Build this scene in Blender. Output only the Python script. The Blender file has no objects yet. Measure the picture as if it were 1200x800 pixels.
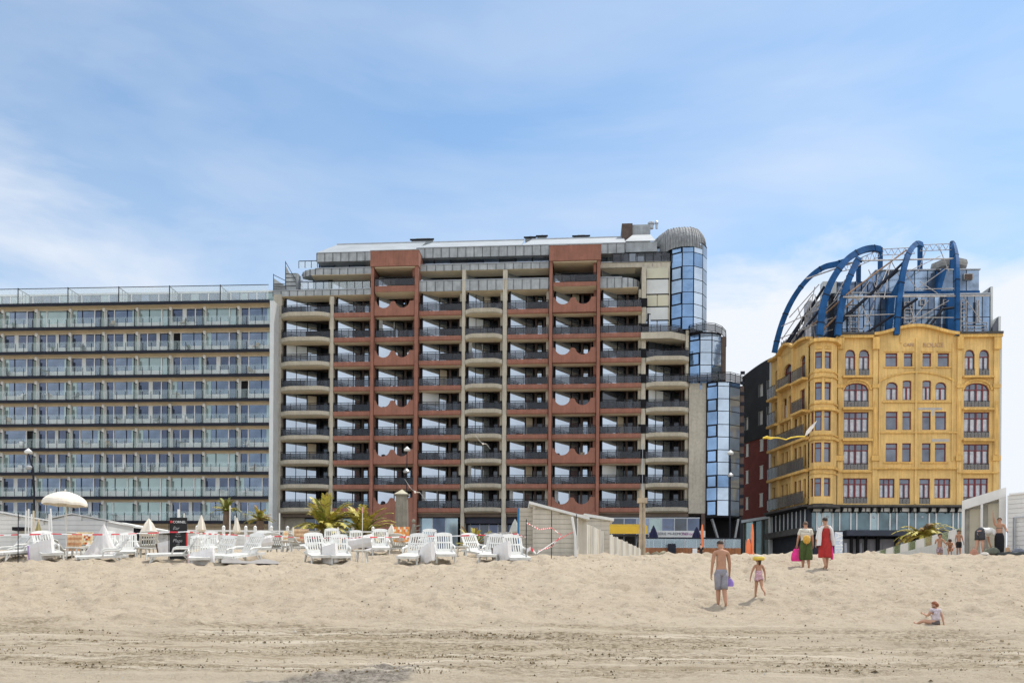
import bpy, bmesh, math, random
import numpy as np
from mathutils import Vector, Matrix
random.seed(7)
R = math.radians
SC = bpy.context.scene
COL = SC.collection
# ------------------------------------------------------------------ camera, sky, sun
EZ = 1.6                       # eye height above the wet sand
PHI = R(0.4)                   # slight camera roll
CP, SP = math.cos(PHI), math.sin(PHI)
cam_d = bpy.data.cameras.new('camera'); cam = bpy.data.objects.new('camera', cam_d); COL.objects.link(cam)
cam_d.sensor_width = 36; cam_d.lens = 30; cam_d.shift_x = 0; cam_d.shift_y = (705-400)/1200
cam_d.clip_start = 0.1; cam_d.clip_end = 8000
cam.matrix_world = Matrix(((CP, -SP, 0, 0), (0, 0, -1, 0), (SP, CP, 0, EZ), (0, 0, 0, 1)))
SC.camera = cam
SUN_AZ, SUN_EL = R(48), R(62)
W = bpy.data.worlds.new('World'); SC.world = W; W.use_nodes = True
nt = W.node_tree; nt.nodes.clear()
def nd(nt, t, **k):
    n = nt.nodes.new(t)
    for a, b in k.items(): setattr(n, a, b)
    return n
def math_n(nt, op, a, b=None, clamp=False):
    n = nd(nt, 'ShaderNodeMath', operation=op, use_clamp=clamp)
    for i, v in enumerate((a, b)):
        if v is None: continue
        if isinstance(v, (int, float)): n.inputs[i].default_value = v
        else: nt.links.new(v, n.inputs[i])
    return n.outputs[0]
def ramp(nt, src, stops):
    n = nd(nt, 'ShaderNodeValToRGB'); nt.links.new(src, n.inputs[0])
    e = n.color_ramp.elements
    while len(e) < len(stops): e.new(0.5)
    for i, (p, c) in enumerate(stops):
        e[i].position = p; e[i].color = (c, c, c, 1) if isinstance(c, (int, float)) else (*c, 1)
    return n.outputs[0]
def mixc(nt, fac, a, b, mode='MIX'):
    n = nd(nt, 'ShaderNodeMix', data_type='RGBA', blend_type=mode)
    for i, v in ((0, fac), (6, a), (7, b)):
        if isinstance(v, (int, float)): n.inputs[i].default_value = v
        elif isinstance(v, tuple): n.inputs[i].default_value = (*v, 1) if len(v) == 3 else v
        else: nt.links.new(v, n.inputs[i])
    return n.outputs[2]
def noise(nt, vec, scale, detail=4, rough=.5, dist=0.0):
    n = nd(nt, 'ShaderNodeTexNoise'); nt.links.new(vec, n.inputs['Vector'])
    n.inputs['Scale'].default_value = scale; n.inputs['Detail'].default_value = detail
    n.inputs['Roughness'].default_value = rough; n.inputs['Distortion'].default_value = dist
    return n.outputs['Fac']
def mapping(nt, vec, sc=(1, 1, 1), rot=(0, 0, 0), loc=(0, 0, 0)):
    n = nd(nt, 'ShaderNodeMapping'); nt.links.new(vec, n.inputs[0])
    n.inputs['Scale'].default_value = sc; n.inputs['Rotation'].default_value = rot; n.inputs['Location'].default_value = loc
    return n.outputs[0]
out = nd(nt, 'ShaderNodeOutputWorld'); bg = nd(nt, 'ShaderNodeBackground'); bg.inputs[1].default_value = 0.13
sky = nd(nt, 'ShaderNodeTexSky', sky_type='NISHITA', sun_disc=False, sun_elevation=SUN_EL, sun_rotation=SUN_AZ,
         air_density=1.0, dust_density=0.6, ozone_density=1.0)
tc = nd(nt, 'ShaderNodeTexCoord').outputs['Generated']
sep = nd(nt, 'ShaderNodeSeparateXYZ'); nt.links.new(tc, sep.inputs[0])
z = sep.outputs[2]; sx = sep.outputs[0]; sy = sep.outputs[1]
# thin veils of high cloud streaked along the horizon and low white cloud banks
veil = noise(nt, mapping(nt, tc, (1.2, 1.2, 4.5), rot=(0, R(-14), 0)), 1.5, 7, .52, .35)
veil = ramp(nt, veil, ((.44, 0.0), (.76, .75)))
low = ramp(nt, z, ((.0, 1.0), (.22, .75), (.42, .30), (.75, .12)))
puff = noise(nt, mapping(nt, tc, (1.6, 1.6, 5.0), loc=(0.35, .1, .1)), 1.9, 8, .56, .2)
leftm = ramp(nt, math_n(nt, 'ADD', math_n(nt, 'MULTIPLY', sx, -1.3), .25), ((.35, 0.0), (.85, 1.0)))
leftz = ramp(nt, z, ((.12, .0), (.25, 1.0), (.38, .9), (.52, .25)))
rightm = ramp(nt, sx, ((.10, 0.0), (.23, 1.0)))
rightz = ramp(nt, z, ((.25, 1.0), (.36, .75), (.44, .0)))
back = ramp(nt, sy, ((.30, 1.0), (.55, 0.0)))
# edges of the banks broken by noise
b1 = math_n(nt, 'MULTIPLY', math_n(nt, 'MULTIPLY', leftm, leftz), ramp(nt, puff, ((.36, .15), (.64, 1.0))))
zz = math_n(nt, 'ADD', z, math_n(nt, 'MULTIPLY', math_n(nt, 'SUBTRACT', puff, .5), .30))
b2 = math_n(nt, 'MULTIPLY', rightm, ramp(nt, zz, ((.325, 1.0), (.385, .0))))
b3 = math_n(nt, 'MULTIPLY', back, ramp(nt, puff, ((.38, .25), (.6, .95))))
m = math_n(nt, 'MULTIPLY', veil, math_n(nt, 'ADD', low, .35, True))
m = math_n(nt, 'MAXIMUM', m, math_n(nt, 'MULTIPLY', b1, .92))
m = math_n(nt, 'MAXIMUM', m, math_n(nt, 'MULTIPLY', b2, .97))
m = math_n(nt, 'ADD', m, ramp(nt, z, ((.0, .32), (.3, .20), (.5, .04))), True)
CLOUD = (5.15, 5.4, 5.8)
skyc = mixc(nt, 1.0, sky.outputs[0], (.76, .95, 1.0, 1), 'MULTIPLY')
front = mixc(nt, m, skyc, CLOUD)
# unseen bright cloud bank behind the camera, added to fill the shaded facades
nt.links.new(mixc(nt, math_n(nt, 'MULTIPLY', b3, .95), front, (9.3, 9.4, 9.8)), bg.inputs[0]); nt.links.new(bg.outputs[0], out.inputs[0])
sun_d = bpy.data.lights.new('sun', 'SUN'); sun_d.energy = 3.3; sun_d.angle = R(.5); sun_d.color = (1, .95, .87)
sun = bpy.data.objects.new('sun', sun_d); COL.objects.link(sun)
sdir = Vector((math.sin(SUN_AZ)*math.cos(SUN_EL), math.cos(SUN_AZ)*math.cos(SUN_EL), math.sin(SUN_EL)))
sun.rotation_euler = sdir.to_track_quat('Z', 'Y').to_euler(); sun.location = (20, 20, 90)
SC.view_settings.view_transform = 'Standard'; SC.view_settings.look = 'None'
SC.view_settings.exposure = 0.42; SC.view_settings.gamma = 1.0
SC.render.engine = 'CYCLES'
SC.cycles.max_bounces = 6; SC.cycles.transparent_max_bounces = 12

# ------------------------------------------------------------------ picking points of the place
def ray(px, py):
    dx, dy = (px-600)/1000, (705-py)/1000
    return dx*CP-dy*SP, dx*SP+dy*CP
def P(px, py, D):
    a, b = ray(px, py); return Vector((a*D, D, EZ+b*D))
class Fr:                       # a vertical facade plane: u along it, w behind it, z up
    def __init__(s, o, d):
        s.o = Vector(o[:2]); s.d = Vector(d[:2]).normalized(); s.n = Vector((-s.d.y, s.d.x))
        s.rot = math.atan2(s.d.y, s.d.x)
    def pt(s, u, w, z): q = s.o+s.d*u+s.n*w; return Vector((q.x, q.y, z))
    def hit(s, px, py, w=0):
        a, b = ray(px, py); ox, oy = s.o+s.n*w
        u = (a*oy-ox)/(s.d.x-a*s.d.y); Y = u*s.d.y+oy
        return u, EZ+b*Y
    def u(s, px, w=0, py=480): return s.hit(px, py, w)[0]
    def z(s, px, py, w=0): return s.hit(px, py, w)[1]

# ------------------------------------------------------------------ mesh helpers
class MB:
    def __init__(s): s.v = []; s.f = []; s.m = []; s.mats = []
    def mi(s, m):
        if m not in s.mats: s.mats.append(m)
        return s.mats.index(m)
    def poly(s, pts, m):
        i = len(s.v); s.v += [tuple(p) for p in pts]; s.f.append(tuple(range(i, i+len(pts)))); s.m.append(s.mi(m))
    def hexa(s, p, m):           # 8 points: bottom ring, top ring
        i = len(s.v); s.v += [tuple(q) for q in p]; k = s.mi(m)
        for f in ((3, 2, 1, 0), (4, 5, 6, 7), (0, 1, 5, 4), (1, 2, 6, 5), (2, 3, 7, 6), (3, 0, 4, 7)):
            s.f.append(tuple(i+j for j in f)); s.m.append(k)
    def box(s, x0, x1, y0, y1, z0, z1, m):
        s.hexa([(x0, y0, z0), (x1, y0, z0), (x1, y1, z0), (x0, y1, z0), (x0, y0, z1), (x1, y0, z1), (x1, y1, z1), (x0, y1, z1)], m)
    def fbox(s, F, u0, u1, w0, w1, z0, z1, m):
        s.hexa([F.pt(u0, w0, z0), F.pt(u1, w0, z0), F.pt(u1, w1, z0), F.pt(u0, w1, z0),
                F.pt(u0, w0, z1), F.pt(u1, w0, z1), F.pt(u1, w1, z1), F.pt(u0, w1, z1)], m)
    def prism(s, ring, z0, z1, m, cap=True, mtop=None):   # ring of (x, y)
        i = len(s.v); n = len(ring); k = s.mi(m)
        s.v += [(p[0], p[1], z0) for p in ring]+[(p[0], p[1], z1) for p in ring]
        for j in range(n): s.f.append((i+j, i+(j+1) % n, i+n+(j+1) % n, i+n+j)); s.m.append(k)
        if cap:
            s.f.append(tuple(i+n-1-j for j in range(n))); s.m.append(k)
            s.f.append(tuple(i+n+j for j in range(n))); s.m.append(s.mi(mtop) if mtop else k)
    def slab(s, pts, off, m):    # a flat outline given thickness by an offset vector
        i = len(s.v); n = len(pts); k = s.mi(m); off = Vector(off)
        s.v += [tuple(p) for p in pts]+[tuple(Vector(p)+off) for p in pts]
        for j in range(n): s.f.append((i+j, i+(j+1) % n, i+n+(j+1) % n, i+n+j)); s.m.append(k)
        s.f.append(tuple(i+n-1-j for j in range(n))); s.m.append(k)
        s.f.append(tuple(i+n+j for j in range(n))); s.m.append(k)
    def tube(s, pts, rad, m, n=6, cap=True, squash=None):
        pts = [Vector(p) for p in pts]; i0 = len(s.v); k = s.mi(m)
        if isinstance(rad, (int, float)): rad = [rad]*len(pts)
        up = None
        for j, p in enumerate(pts):
            t = (pts[min(j+1, len(pts)-1)]-pts[max(j-1, 0)])
            if t.length < 1e-9: t = Vector((0, 0, 1))
            t.normalize()
            if up is None: up = t.orthogonal().normalized()
            up = (up-t*up.dot(t)); up = up.normalized() if up.length > 1e-6 else t.orthogonal().normalized()
            sd = t.cross(up)
            for q in range(n):
                a = 2*math.pi*q/n
                s.v.append(tuple(p+(up*math.cos(a)+sd*math.sin(a))*rad[j]))
        for j in range(len(pts)-1):
            for q in range(n):
                s.f.append((i0+j*n+q, i0+j*n+(q+1) % n, i0+(j+1)*n+(q+1) % n, i0+(j+1)*n+q)); s.m.append(k)
        if cap:
            s.f.append(tuple(i0+n-1-q for q in range(n))); s.m.append(k)
            s.f.append(tuple(i0+(len(pts)-1)*n+q for q in range(n))); s.m.append(k)
    def bar(s, a, b, w, h, m):   # square bar between two points
        a, b = Vector(a), Vector(b); t = (b-a).normalized(); up = Vector((0, 0, 1)) if abs(t.z) < .95 else Vector((0, 1, 0))
        sd = t.cross(up).normalized(); up = sd.cross(t).normalized(); w /= 2; h /= 2
        s.hexa([a-sd*w-up*h, a+sd*w-up*h, a+sd*w+up*h, a-sd*w+up*h, b-sd*w-up*h, b+sd*w-up*h, b+sd*w+up*h, b-sd*w+up*h], m)
    def lathe(s, c, prof, m, n=12, sx=1, sy=1):
        i0 = len(s.v); k = s.mi(m)
        for r, zz in prof:
            for q in range(n):
                a = 2*math.pi*q/n; s.v.append((c[0]+r*math.cos(a)*sx, c[1]+r*math.sin(a)*sy, c[2]+zz))
        for j in range(len(prof)-1):
            for q in range(n):
                s.f.append((i0+j*n+q, i0+j*n+(q+1) % n, i0+(j+1)*n+(q+1) % n, i0+(j+1)*n+q)); s.m.append(k)
        s.f.append(tuple(i0+n-1-q for q in range(n))); s.m.append(k)
        s.f.append(tuple(i0+(len(prof)-1)*n+q for q in range(n))); s.m.append(k)
    def ball(s, c, r, m, n=10, k=6):
        if isinstance(r, (int, float)): r = (r, r, r)
        prof = [(max(math.sin(math.pi*j/k), .02), -math.cos(math.pi*j/k)) for j in range(k+1)]
        i0 = len(s.v); s.lathe((0, 0, 0), prof, m, n)
        for i in range(i0, len(s.v)):
            p = s.v[i]; s.v[i] = (c[0]+p[0]*r[0], c[1]+p[1]*r[1], c[2]+p[2]*r[2])
    def mesh(s, name, o=(0, 0, 0), smooth=False, recalc=True):
        me = bpy.data.meshes.new(name)
        me.from_pydata([(v[0]-o[0], v[1]-o[1], v[2]-o[2]) for v in s.v], [], s.f)
        for m_ in s.mats: me.materials.append(m_)
        me.polygons.foreach_set('material_index', s.m)
        if recalc:
            bm = bmesh.new(); bm.from_mesh(me); bmesh.ops.recalc_face_normals(bm, faces=bm.faces); bm.to_mesh(me); bm.free()
        if smooth: me.polygons.foreach_set('use_smooth', [True]*len(me.polygons))
        me.update(); return me
    def build(s, name, parent=None, smooth=False, loc=None, recalc=True):
        if parent is not None: o = wl(parent)
        else: o = Vector(loc) if loc is not None else Vector((0, 0, 0))
        ob = bpy.data.objects.new(name, s.mesh(name, o, smooth, recalc)); COL.objects.link(ob)
        if parent is not None: ob.parent = parent
        else: ob.location = o
        return ob
def wl(o):
    p = Vector(o.location)
    while o.parent: o = o.parent; p += Vector(o.location)
    return p
def put(me, name, parent, loc, rz=0.0, sc=None):
    ob = bpy.data.objects.new(name, me); COL.objects.link(ob)
    ob.location = Vector(loc)-(wl(parent) if parent else Vector((0, 0, 0))); ob.rotation_euler = (0, 0, rz)
    if sc: ob.scale = sc
    if parent: ob.parent = parent
    return ob
def tag(o, label, cat, group=None):
    o['label'] = label; o['category'] = cat
    if group: o['group'] = group
    return o
def thing(name, label, cat, loc=(0, 0, 0), group=None):
    o = bpy.data.objects.new(name, None); COL.objects.link(o); o.location = loc; o.empty_display_size = .3
    return tag(o, label, cat, group)
def struct(o, kind='structure'): o['kind'] = kind; return o
def dup(o, loc=None, rz=None, label=None, sc=None, parent=None, group=None):
    c = o.copy(); COL.objects.link(c)
    if parent: c.parent = parent
    if loc is not None: c.location = loc
    if rz is not None: c.rotation_euler = (0, 0, rz)
    if sc: c.scale = sc
    if label: c['label'] = label
    if group: c['group'] = group
    for ch in [x for x in COL.objects if x.parent == o]: dup(ch, parent=c)
    return c
def text(s, size, m, mw, parent, name='lettering', ext=.01, align='CENTER', shear=0):
    cu = bpy.data.curves.new(name, 'FONT'); cu.body = s; cu.size = size; cu.extrude = ext; cu.align_x = align; cu.align_y = 'CENTER'; cu.shear = shear
    cu.resolution_u = 3
    ob = bpy.data.objects.new(name, cu); COL.objects.link(ob)
    dg = bpy.context.evaluated_depsgraph_get(); me = bpy.data.meshes.new_from_object(ob.evaluated_get(dg))
    bpy.data.objects.remove(ob); me.name = name; me.materials.clear(); me.materials.append(m)
    me.transform(mw)
    if parent: me.transform(Matrix.Translation(-wl(parent)))
    o = bpy.data.objects.new(name, me); COL.objects.link(o)
    if parent: o.parent = parent
    return o
def facing(F, u, w, z): # matrix to stand text on a facade, reading from outside
    q = F.pt(u, w, z); return Matrix.Translation(q) @ Matrix.Rotation(F.rot, 4, 'Z') @ Matrix.Rotation(R(90), 4, 'X')

# ------------------------------------------------------------------ materials
MATS = {}
def mat(name, col, rough=.8, var=.18, scale=2.0, bump=0.0, metal=0.0, spec=.4, world=False, streak=0.0, fine=0.0):
    if name in MATS: return MATS[name]
    M = bpy.data.materials.new(name); M.use_nodes = True; t = M.node_tree; b = t.nodes['Principled BSDF']
    MATS[name] = M
    co = nd(t, 'ShaderNodeNewGeometry').outputs['Position'] if world else nd(t, 'ShaderNodeTexCoord').outputs['Object']
    n = noise(t, co, scale, 5, .6)
    lo = tuple(max(c*(1-var*1.3), 0) for c in col); hi = tuple(min(c*(1+var), 1) for c in col)
    c = mixc(t, ramp(t, n, ((.3, 0.0), (.7, 1.0))), lo, hi)
    if streak:
        s_ = ramp(t, noise(t, mapping(t, co, (3.5, 3.5, .25)), 1.6, 4, .6), ((.42, 0.0), (.72, 1.0)))
        c = mixc(t, math_n(t, 'MULTIPLY', s_, streak), c, tuple(q*.35 for q in col))
    if fine:
        c = mixc(t, fine, c, ramp(t, noise(t, co, scale*14, 3, .6), ((.3, .25), (.7, 1.0))), 'MULTIPLY')
    t.links.new(c, b.inputs['Base Color'])
    b.inputs['Roughness'].default_value = rough; b.inputs['Metallic'].default_value = metal
    b.inputs['Specular IOR Level'].default_value = spec
    if bump:
        bn = nd(t, 'ShaderNodeBump'); bn.inputs['Strength'].default_value = bump; bn.inputs['Distance'].default_value = .02
        t.links.new(noise(t, co, scale*8, 4, .6), bn.inputs['Height']); t.links.new(bn.outputs[0], b.inputs['Normal'])
    return M
def glass(name, col, metal=.5, rough=.06, var=.25, scale=.35, wav=.0):
    M = mat(name, col, rough, var, scale, 0, metal, .9)
    if wav:
        t = M.node_tree; b = t.nodes['Principled BSDF']; bn = nd(t, 'ShaderNodeBump'); bn.inputs['Strength'].default_value = wav; bn.inputs['Distance'].default_value = .05
        co = nd(t, 'ShaderNodeTexCoord').outputs['Object']
        t.links.new(noise(t, co, .8, 2, .5), bn.inputs['Height']); t.links.new(bn.outputs[0], b.inputs['Normal'])
    return M
def clear(name, col, fac):      # tinted see-through glass: fac = share that is not transparent
    if name in MATS: return MATS[name]
    M = bpy.data.materials.new(name); M.use_nodes = True; t = M.node_tree; b = t.nodes['Principled BSDF']; MATS[name] = M
    b.inputs['Base Color'].default_value = (*col, 1); b.inputs['Roughness'].default_value = .08; b.inputs['Metallic'].default_value = .25
    tr = nd(t, 'ShaderNodeBsdfTransparent'); mx = nd(t, 'ShaderNodeMixShader'); mx.inputs[0].default_value = fac
    t.links.new(tr.outputs[0], mx.inputs[1]); t.links.new(b.outputs[0], mx.inputs[2]); t.links.new(mx.outputs[0], t.nodes['Material Output'].inputs[0])
    return M
m_dark = mat('dark_metal', (.016, .019, .028), .6, .2, 3, spec=.15)
m_black = mat('black_paint', (.011, .011, .013), .7, .2, 3, spec=.15)
m_beige = mat('beige_render', (.55, .46, .33), .85, .1, .8, .1, streak=.12)
m_conc = mat('weathered_concrete', (.50, .46, .37), .9, .13, .7, .3, streak=.25, fine=.25)
m_concw = mat('board_marked_concrete', (.46, .425, .35), .9, .12, .25, .3, streak=.22, fine=.3)
m_sof = mat('painted_soffit', (.58, .50, .36), .9, .1, .7)
m_red = mat('red_brown_concrete', (.295, .132, .092), .9, .16, .9, .3, streak=.3, fine=.2)
m_brown = mat('dark_brown_joinery', (.085, .055, .042), .6, .25, 2)
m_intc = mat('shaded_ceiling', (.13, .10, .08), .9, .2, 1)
m_zinc = mat('zinc_cladding', (.34, .36, .365), .55, .2, 1.1, .1, .25, streak=.3)
m_zroof = mat('pale_zinc_roof', (.31, .335, .35), .6, .10, .5, 0, .1)
m_white = mat('white_paint', (.72, .72, .70), .55, .06, 1.5)
m_white2 = mat('offwhite_panel', (.56, .58, .57), .5, .08, .6)
m_plast = mat('white_plastic', (.60, .60, .565), .5, .12, 5, spec=.35)
m_alu = mat('grey_aluminium', (.36, .38, .40), .4, .1, 2, 0, .6)
m_gA = glass('window_glass_blue', (.145, .185, .25), .72, .05, .35, .3)
m_gB = glass('window_glass_curtained', (.27, .35, .34), .45, .12, .15, .5)
m_gC = glass('window_glass_dark', (.07, .09, .14), .7, .05, .4, .3)
m_gD = glass('window_glass_bright', (.37, .43, .50), .88, .04, .1, .3, wav=.05)
m_gE = glass('window_glass_smoky', (.045, .055, .07), .5, .07, .3, .5)
m_rail = clear('balustrade_glass', (.50, .62, .62), .13)
m_rail2 = clear('smoked_balustrade_glass', (.045, .05, .06), .5)
m_frost = mat('frosted_partition', (.33, .42, .38), .4, .12, .5)
# ------------------------------------------------------------------ the beach
TY = [-80, -12, 0, 10, 13, 16, 18.5, 21.7, 24.5, 27, 29]
TZ = [-4.5, -2.4, -1.6, -1.45, -1.24, -.96, -.53, -.10, .45, .92, 1.20]
LY, LZ = TY+[31, 36, 45, 60, 76, 80], TZ+[1.457, 2.0, 2.75, 3.75, 4.35, 4.38]
RY, RZ = TY+[31, 34, 45, 60, 76, 80], TZ+[1.45, 1.79, 2.36, 3.15, 3.95, 4.0]
def gz(x, y):
    x = np.asarray(x, float); y = np.asarray(y, float)
    t = np.clip((x/np.maximum(y, 1)+.03)/.08, 0, 1); t = t*t*(3-2*t)
    return EZ+np.interp(y, LY, LZ)*(1-t)+np.interp(y, RY, RZ)*t+math.tan(PHI)*np.clip(x, -60, 60)
def G(x, y): return float(gz(x, y))
rng = np.random.default_rng(3)
def vn(x, y, sc, seed):
    g = np.random.default_rng(seed).random((256, 256)); fx = x/sc; fy = y/sc
    ix = np.floor(fx).astype(int); iy = np.floor(fy).astype(int); tx = fx-ix; ty = fy-iy
    tx = tx*tx*(3-2*tx); ty = ty*ty*(3-2*ty); a = g[iy % 256, ix % 256]; b = g[iy % 256, (ix+1) % 256]
    c = g[(iy+1) % 256, ix % 256]; d = g[(iy+1) % 256, (ix+1) % 256]
    return (a*(1-tx)+b*tx)*(1-ty)+(c*(1-tx)+d*tx)*ty-.5
def axis(parts):
    o = []
    for a, b, s in parts: o += list(np.arange(a, b, s))
    return np.array(o)
gx = axis([(-600, -120, 60), (-120, -30, 6), (-30, -22.5, .5), (-22.5, 22.5, .085), (22.5, 32, .5), (32, 120, 6), (120, 601, 60)])
gy = axis([(-80, 0, 8), (0, 9, 1), (9, 12, .25), (12, 24, .075), (24, 36, .10), (36, 50, .3), (50, 80.1, 1)])
X, Y = np.meshgrid(gx, gy); Z = gz(X, Y)
kk = np.clip((Y-18.0)/2.0, 0, 1)*np.clip((44-Y)/10, 0, 1)           # trampled upper beach
rak = np.clip((19.3-Y)/1.0, 0, 1)*np.clip((Y-9)/2, 0, 1)             # raked lower strip
Z += kk*(vn(X, Y, 1.7, 1)*.13+vn(X, Y, .62, 2)*.17+vn(X, Y, .27, 4)*.13+vn(X, Y, .15, 14)*.055)+vn(X, Y, 7, 5)*.10*np.clip((60-Y)/20, 0, 1)*np.clip(Y/9, 0, 1)
yy = Y+.045*X+vn(X, Y*3, 6, 8)*.35                                   # tracks run almost parallel to the sea wall
Z += rak*(vn(X*.05, yy, .30, 6)*.15+vn(X*.12, yy, .13, 7)*.09+vn(X, Y, .16, 9)*.035)
for fx, fy, fr, fd in zip(rng.uniform(-22, 22, 9000), rng.uniform(18.6, 37, 9000), rng.uniform(.08, .17, 9000), rng.uniform(.03, .10, 9000)):
    i0, i1 = np.searchsorted(gx, (fx-.45, fx+.45)); j0, j1 = np.searchsorted(gy, (fy-.45, fy+.45))
    d2 = ((X[j0:j1, i0:i1]-fx)**2+(Y[j0:j1, i0:i1]-fy)**2)/fr**2
    Z[j0:j1, i0:i1] -= fd*(1.35*np.exp(-d2)-.75*np.exp(-d2/3.2))
# dark wet grit breaking through at the bottom edge
ex, ey = X+vn(X, Y, .5, 21)*.35+vn(X, Y, .12, 22)*.10, Y+vn(X, Y, .35, 23)*.22
gd = np.minimum.reduce([(13.0+(ex+3.95)*1.20-ey)/1.5, (-1.35-ex+(14.3-ey)*-.35)/.9, (15.05-.55*(ex+2.5)-ey)/1.0, ey-11.0])
GRIT = np.clip(gd*5+.1+vn(X, Y, .16, 24)*1.2, 0, 1)*(gd > -.15)
Z += GRIT*(vn(X, Y, .17, 25)*.09+vn(X, Y, .08, 26)*.05-.005)
nxg, nyg = len(gx), len(gy)
def GS(x, y): return float(Z[min(max(np.searchsorted(gy, y), 0), nyg-1), min(max(np.searchsorted(gx, x), 0), nxg-1)])   # height of the finished sand
co = np.stack([X, Y, Z], -1).reshape(-1, 3)
ii = (np.arange(nyg-1)[:, None]*nxg+np.arange(nxg-1)[None, :]).ravel()
fc = np.stack([ii, ii+1, ii+nxg+1, ii+nxg], -1)
me = bpy.data.meshes.new('sand'); me.vertices.add(len(co)); me.vertices.foreach_set('co', co.ravel().astype('f'))
me.loops.add(fc.size); me.loops.foreach_set('vertex_index', fc.ravel()); me.polygons.add(len(fc))
me.polygons.foreach_set('loop_start', np.arange(len(fc))*4); me.polygons.foreach_set('loop_total', np.full(len(fc), 4)); me.polygons.foreach_set('use_smooth', np.ones(len(fc), bool))
me.update(calc_edges=True)
at = me.attributes.new('grit', 'FLOAT', 'POINT'); at.data.foreach_set('value', GRIT.ravel().astype('f'))
sand = bpy.data.objects.new('sand', me); COL.objects.link(sand); struct(sand)
M = bpy.data.materials.new('beach_sand'); M.use_nodes = True; t = M.node_tree; b = t.nodes['Principled BSDF']; me.materials.append(M)
pos = nd(t, 'ShaderNodeNewGeometry').outputs['Position']; sp = nd(t, 'ShaderNodeSeparateXYZ'); t.links.new(pos, sp.inputs[0])
c = mixc(t, ramp(t, noise(t, pos, .55, 6, .65), ((.3, 0.), (.7, 1.))), (.385, .311, .219), (.465, .385, .282))
c = mixc(t, ramp(t, noise(t, pos, 24, 4, .8), ((.4, .0), (.62, .7))), c, (.50, .44, .35))
c = mixc(t, ramp(t, noise(t, pos, 7, 6, .78), ((.55, 0.), (.68, .65))), c, (.20, .15, .10))  # mottling, with darker spots in the colour adding to the footprints' shade
low_ = ramp(t, math_n(t, 'DIVIDE', sp.outputs[1], 40), ((.42, 1.), (.50, 0.)))       # firmer, greyer sand below the tracks
c = mixc(t, math_n(t, 'MULTIPLY', low_, .5), c, (.46, .40, .305))
yw = math_n(t, 'ADD', sp.outputs[1], math_n(t, 'MULTIPLY', sp.outputs[0], .045))
cb = nd(t, 'ShaderNodeCombineXYZ'); t.links.new(math_n(t, 'MULTIPLY', sp.outputs[0], .16), cb.inputs[0]); t.links.new(yw, cb.inputs[1])
band = noise(t, cb.outputs[0], 1.3, 4, .6)
spk = noise(t, mapping(t, pos, (1.0, 2.2, 2)), 7.5, 6, .8)
zone = ramp(t, math_n(t, 'DIVIDE', yw, 40), ((.33, .0), (.355, 1.), (.455, 1.), (.475, 0.)))
deb = math_n(t, 'MULTIPLY', math_n(t, 'MULTIPLY', ramp(t, band, ((.44, 0.), (.54, 1.))), ramp(t, spk, ((.47, 0.), (.56, 1.)))), zone)
c = mixc(t, math_n(t, 'MULTIPLY', deb, .9), c, (.13, .098, .055))
c = mixc(t, math_n(t, 'MULTIPLY', math_n(t, 'MULTIPLY', ramp(t, band, ((.40, 0.), (.62, .32))), zone), 1.0), c, (.33, .275, .18))
ga = nd(t, 'ShaderNodeAttribute', attribute_name='grit').outputs['Fac']
c = mixc(t, math_n(t, 'MULTIPLY', ga, .85), c, mixc(t, ramp(t, noise(t, pos, 9, 6, .8), ((.40, 0.), (.60, 1.))), (.10, .088, .075), (.34, .31, .27)))
cb2 = nd(t, 'ShaderNodeCombineXYZ'); t.links.new(math_n(t, 'MULTIPLY', sp.outputs[0], .03), cb2.inputs[0]); t.links.new(yw, cb2.inputs[1])
ln = noise(t, cb2.outputs[0], 4.6, 5, .7); brk = ramp(t, noise(t, mapping(t, pos, (.5, 1.5, 1)), 1.6, 5, .7), ((.35, .15), (.6, 1.)))
c = mixc(t, math_n(t, 'MULTIPLY', math_n(t, 'MULTIPLY', ramp(t, ln, ((.55, 0.), (.61, .70))), zone), brk), c, (.26, .205, .13))
c = mixc(t, math_n(t, 'MULTIPLY', ramp(t, ln, ((.36, .8), (.44, 0.))), zone), c, (.60, .53, .42))
t.links.new(c, b.inputs['Base Color']); b.inputs['Roughness'].default_value = .95; b.inputs['Specular IOR Level'].default_value = .15
bn = nd(t, 'ShaderNodeBump'); bn.inputs['Strength'].default_value = 1.0; bn.inputs['Distance'].default_value = .09
t.links.new(noise(t, pos, 9, 7, .78), bn.inputs['Height']); t.links.new(bn.outputs[0], b.inputs['Normal'])
# the sea behind the camera, reflected in the windows
mb = MB(); m_sea = mat('sea_water', (.10, .15, .15), .25, .2, .05, .5, world=True, spec=.6); mb.box(-2500, 2500, -3000, -8, -3, EZ-2.0, m_sea); struct(mb.build('sea_water'))
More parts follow.
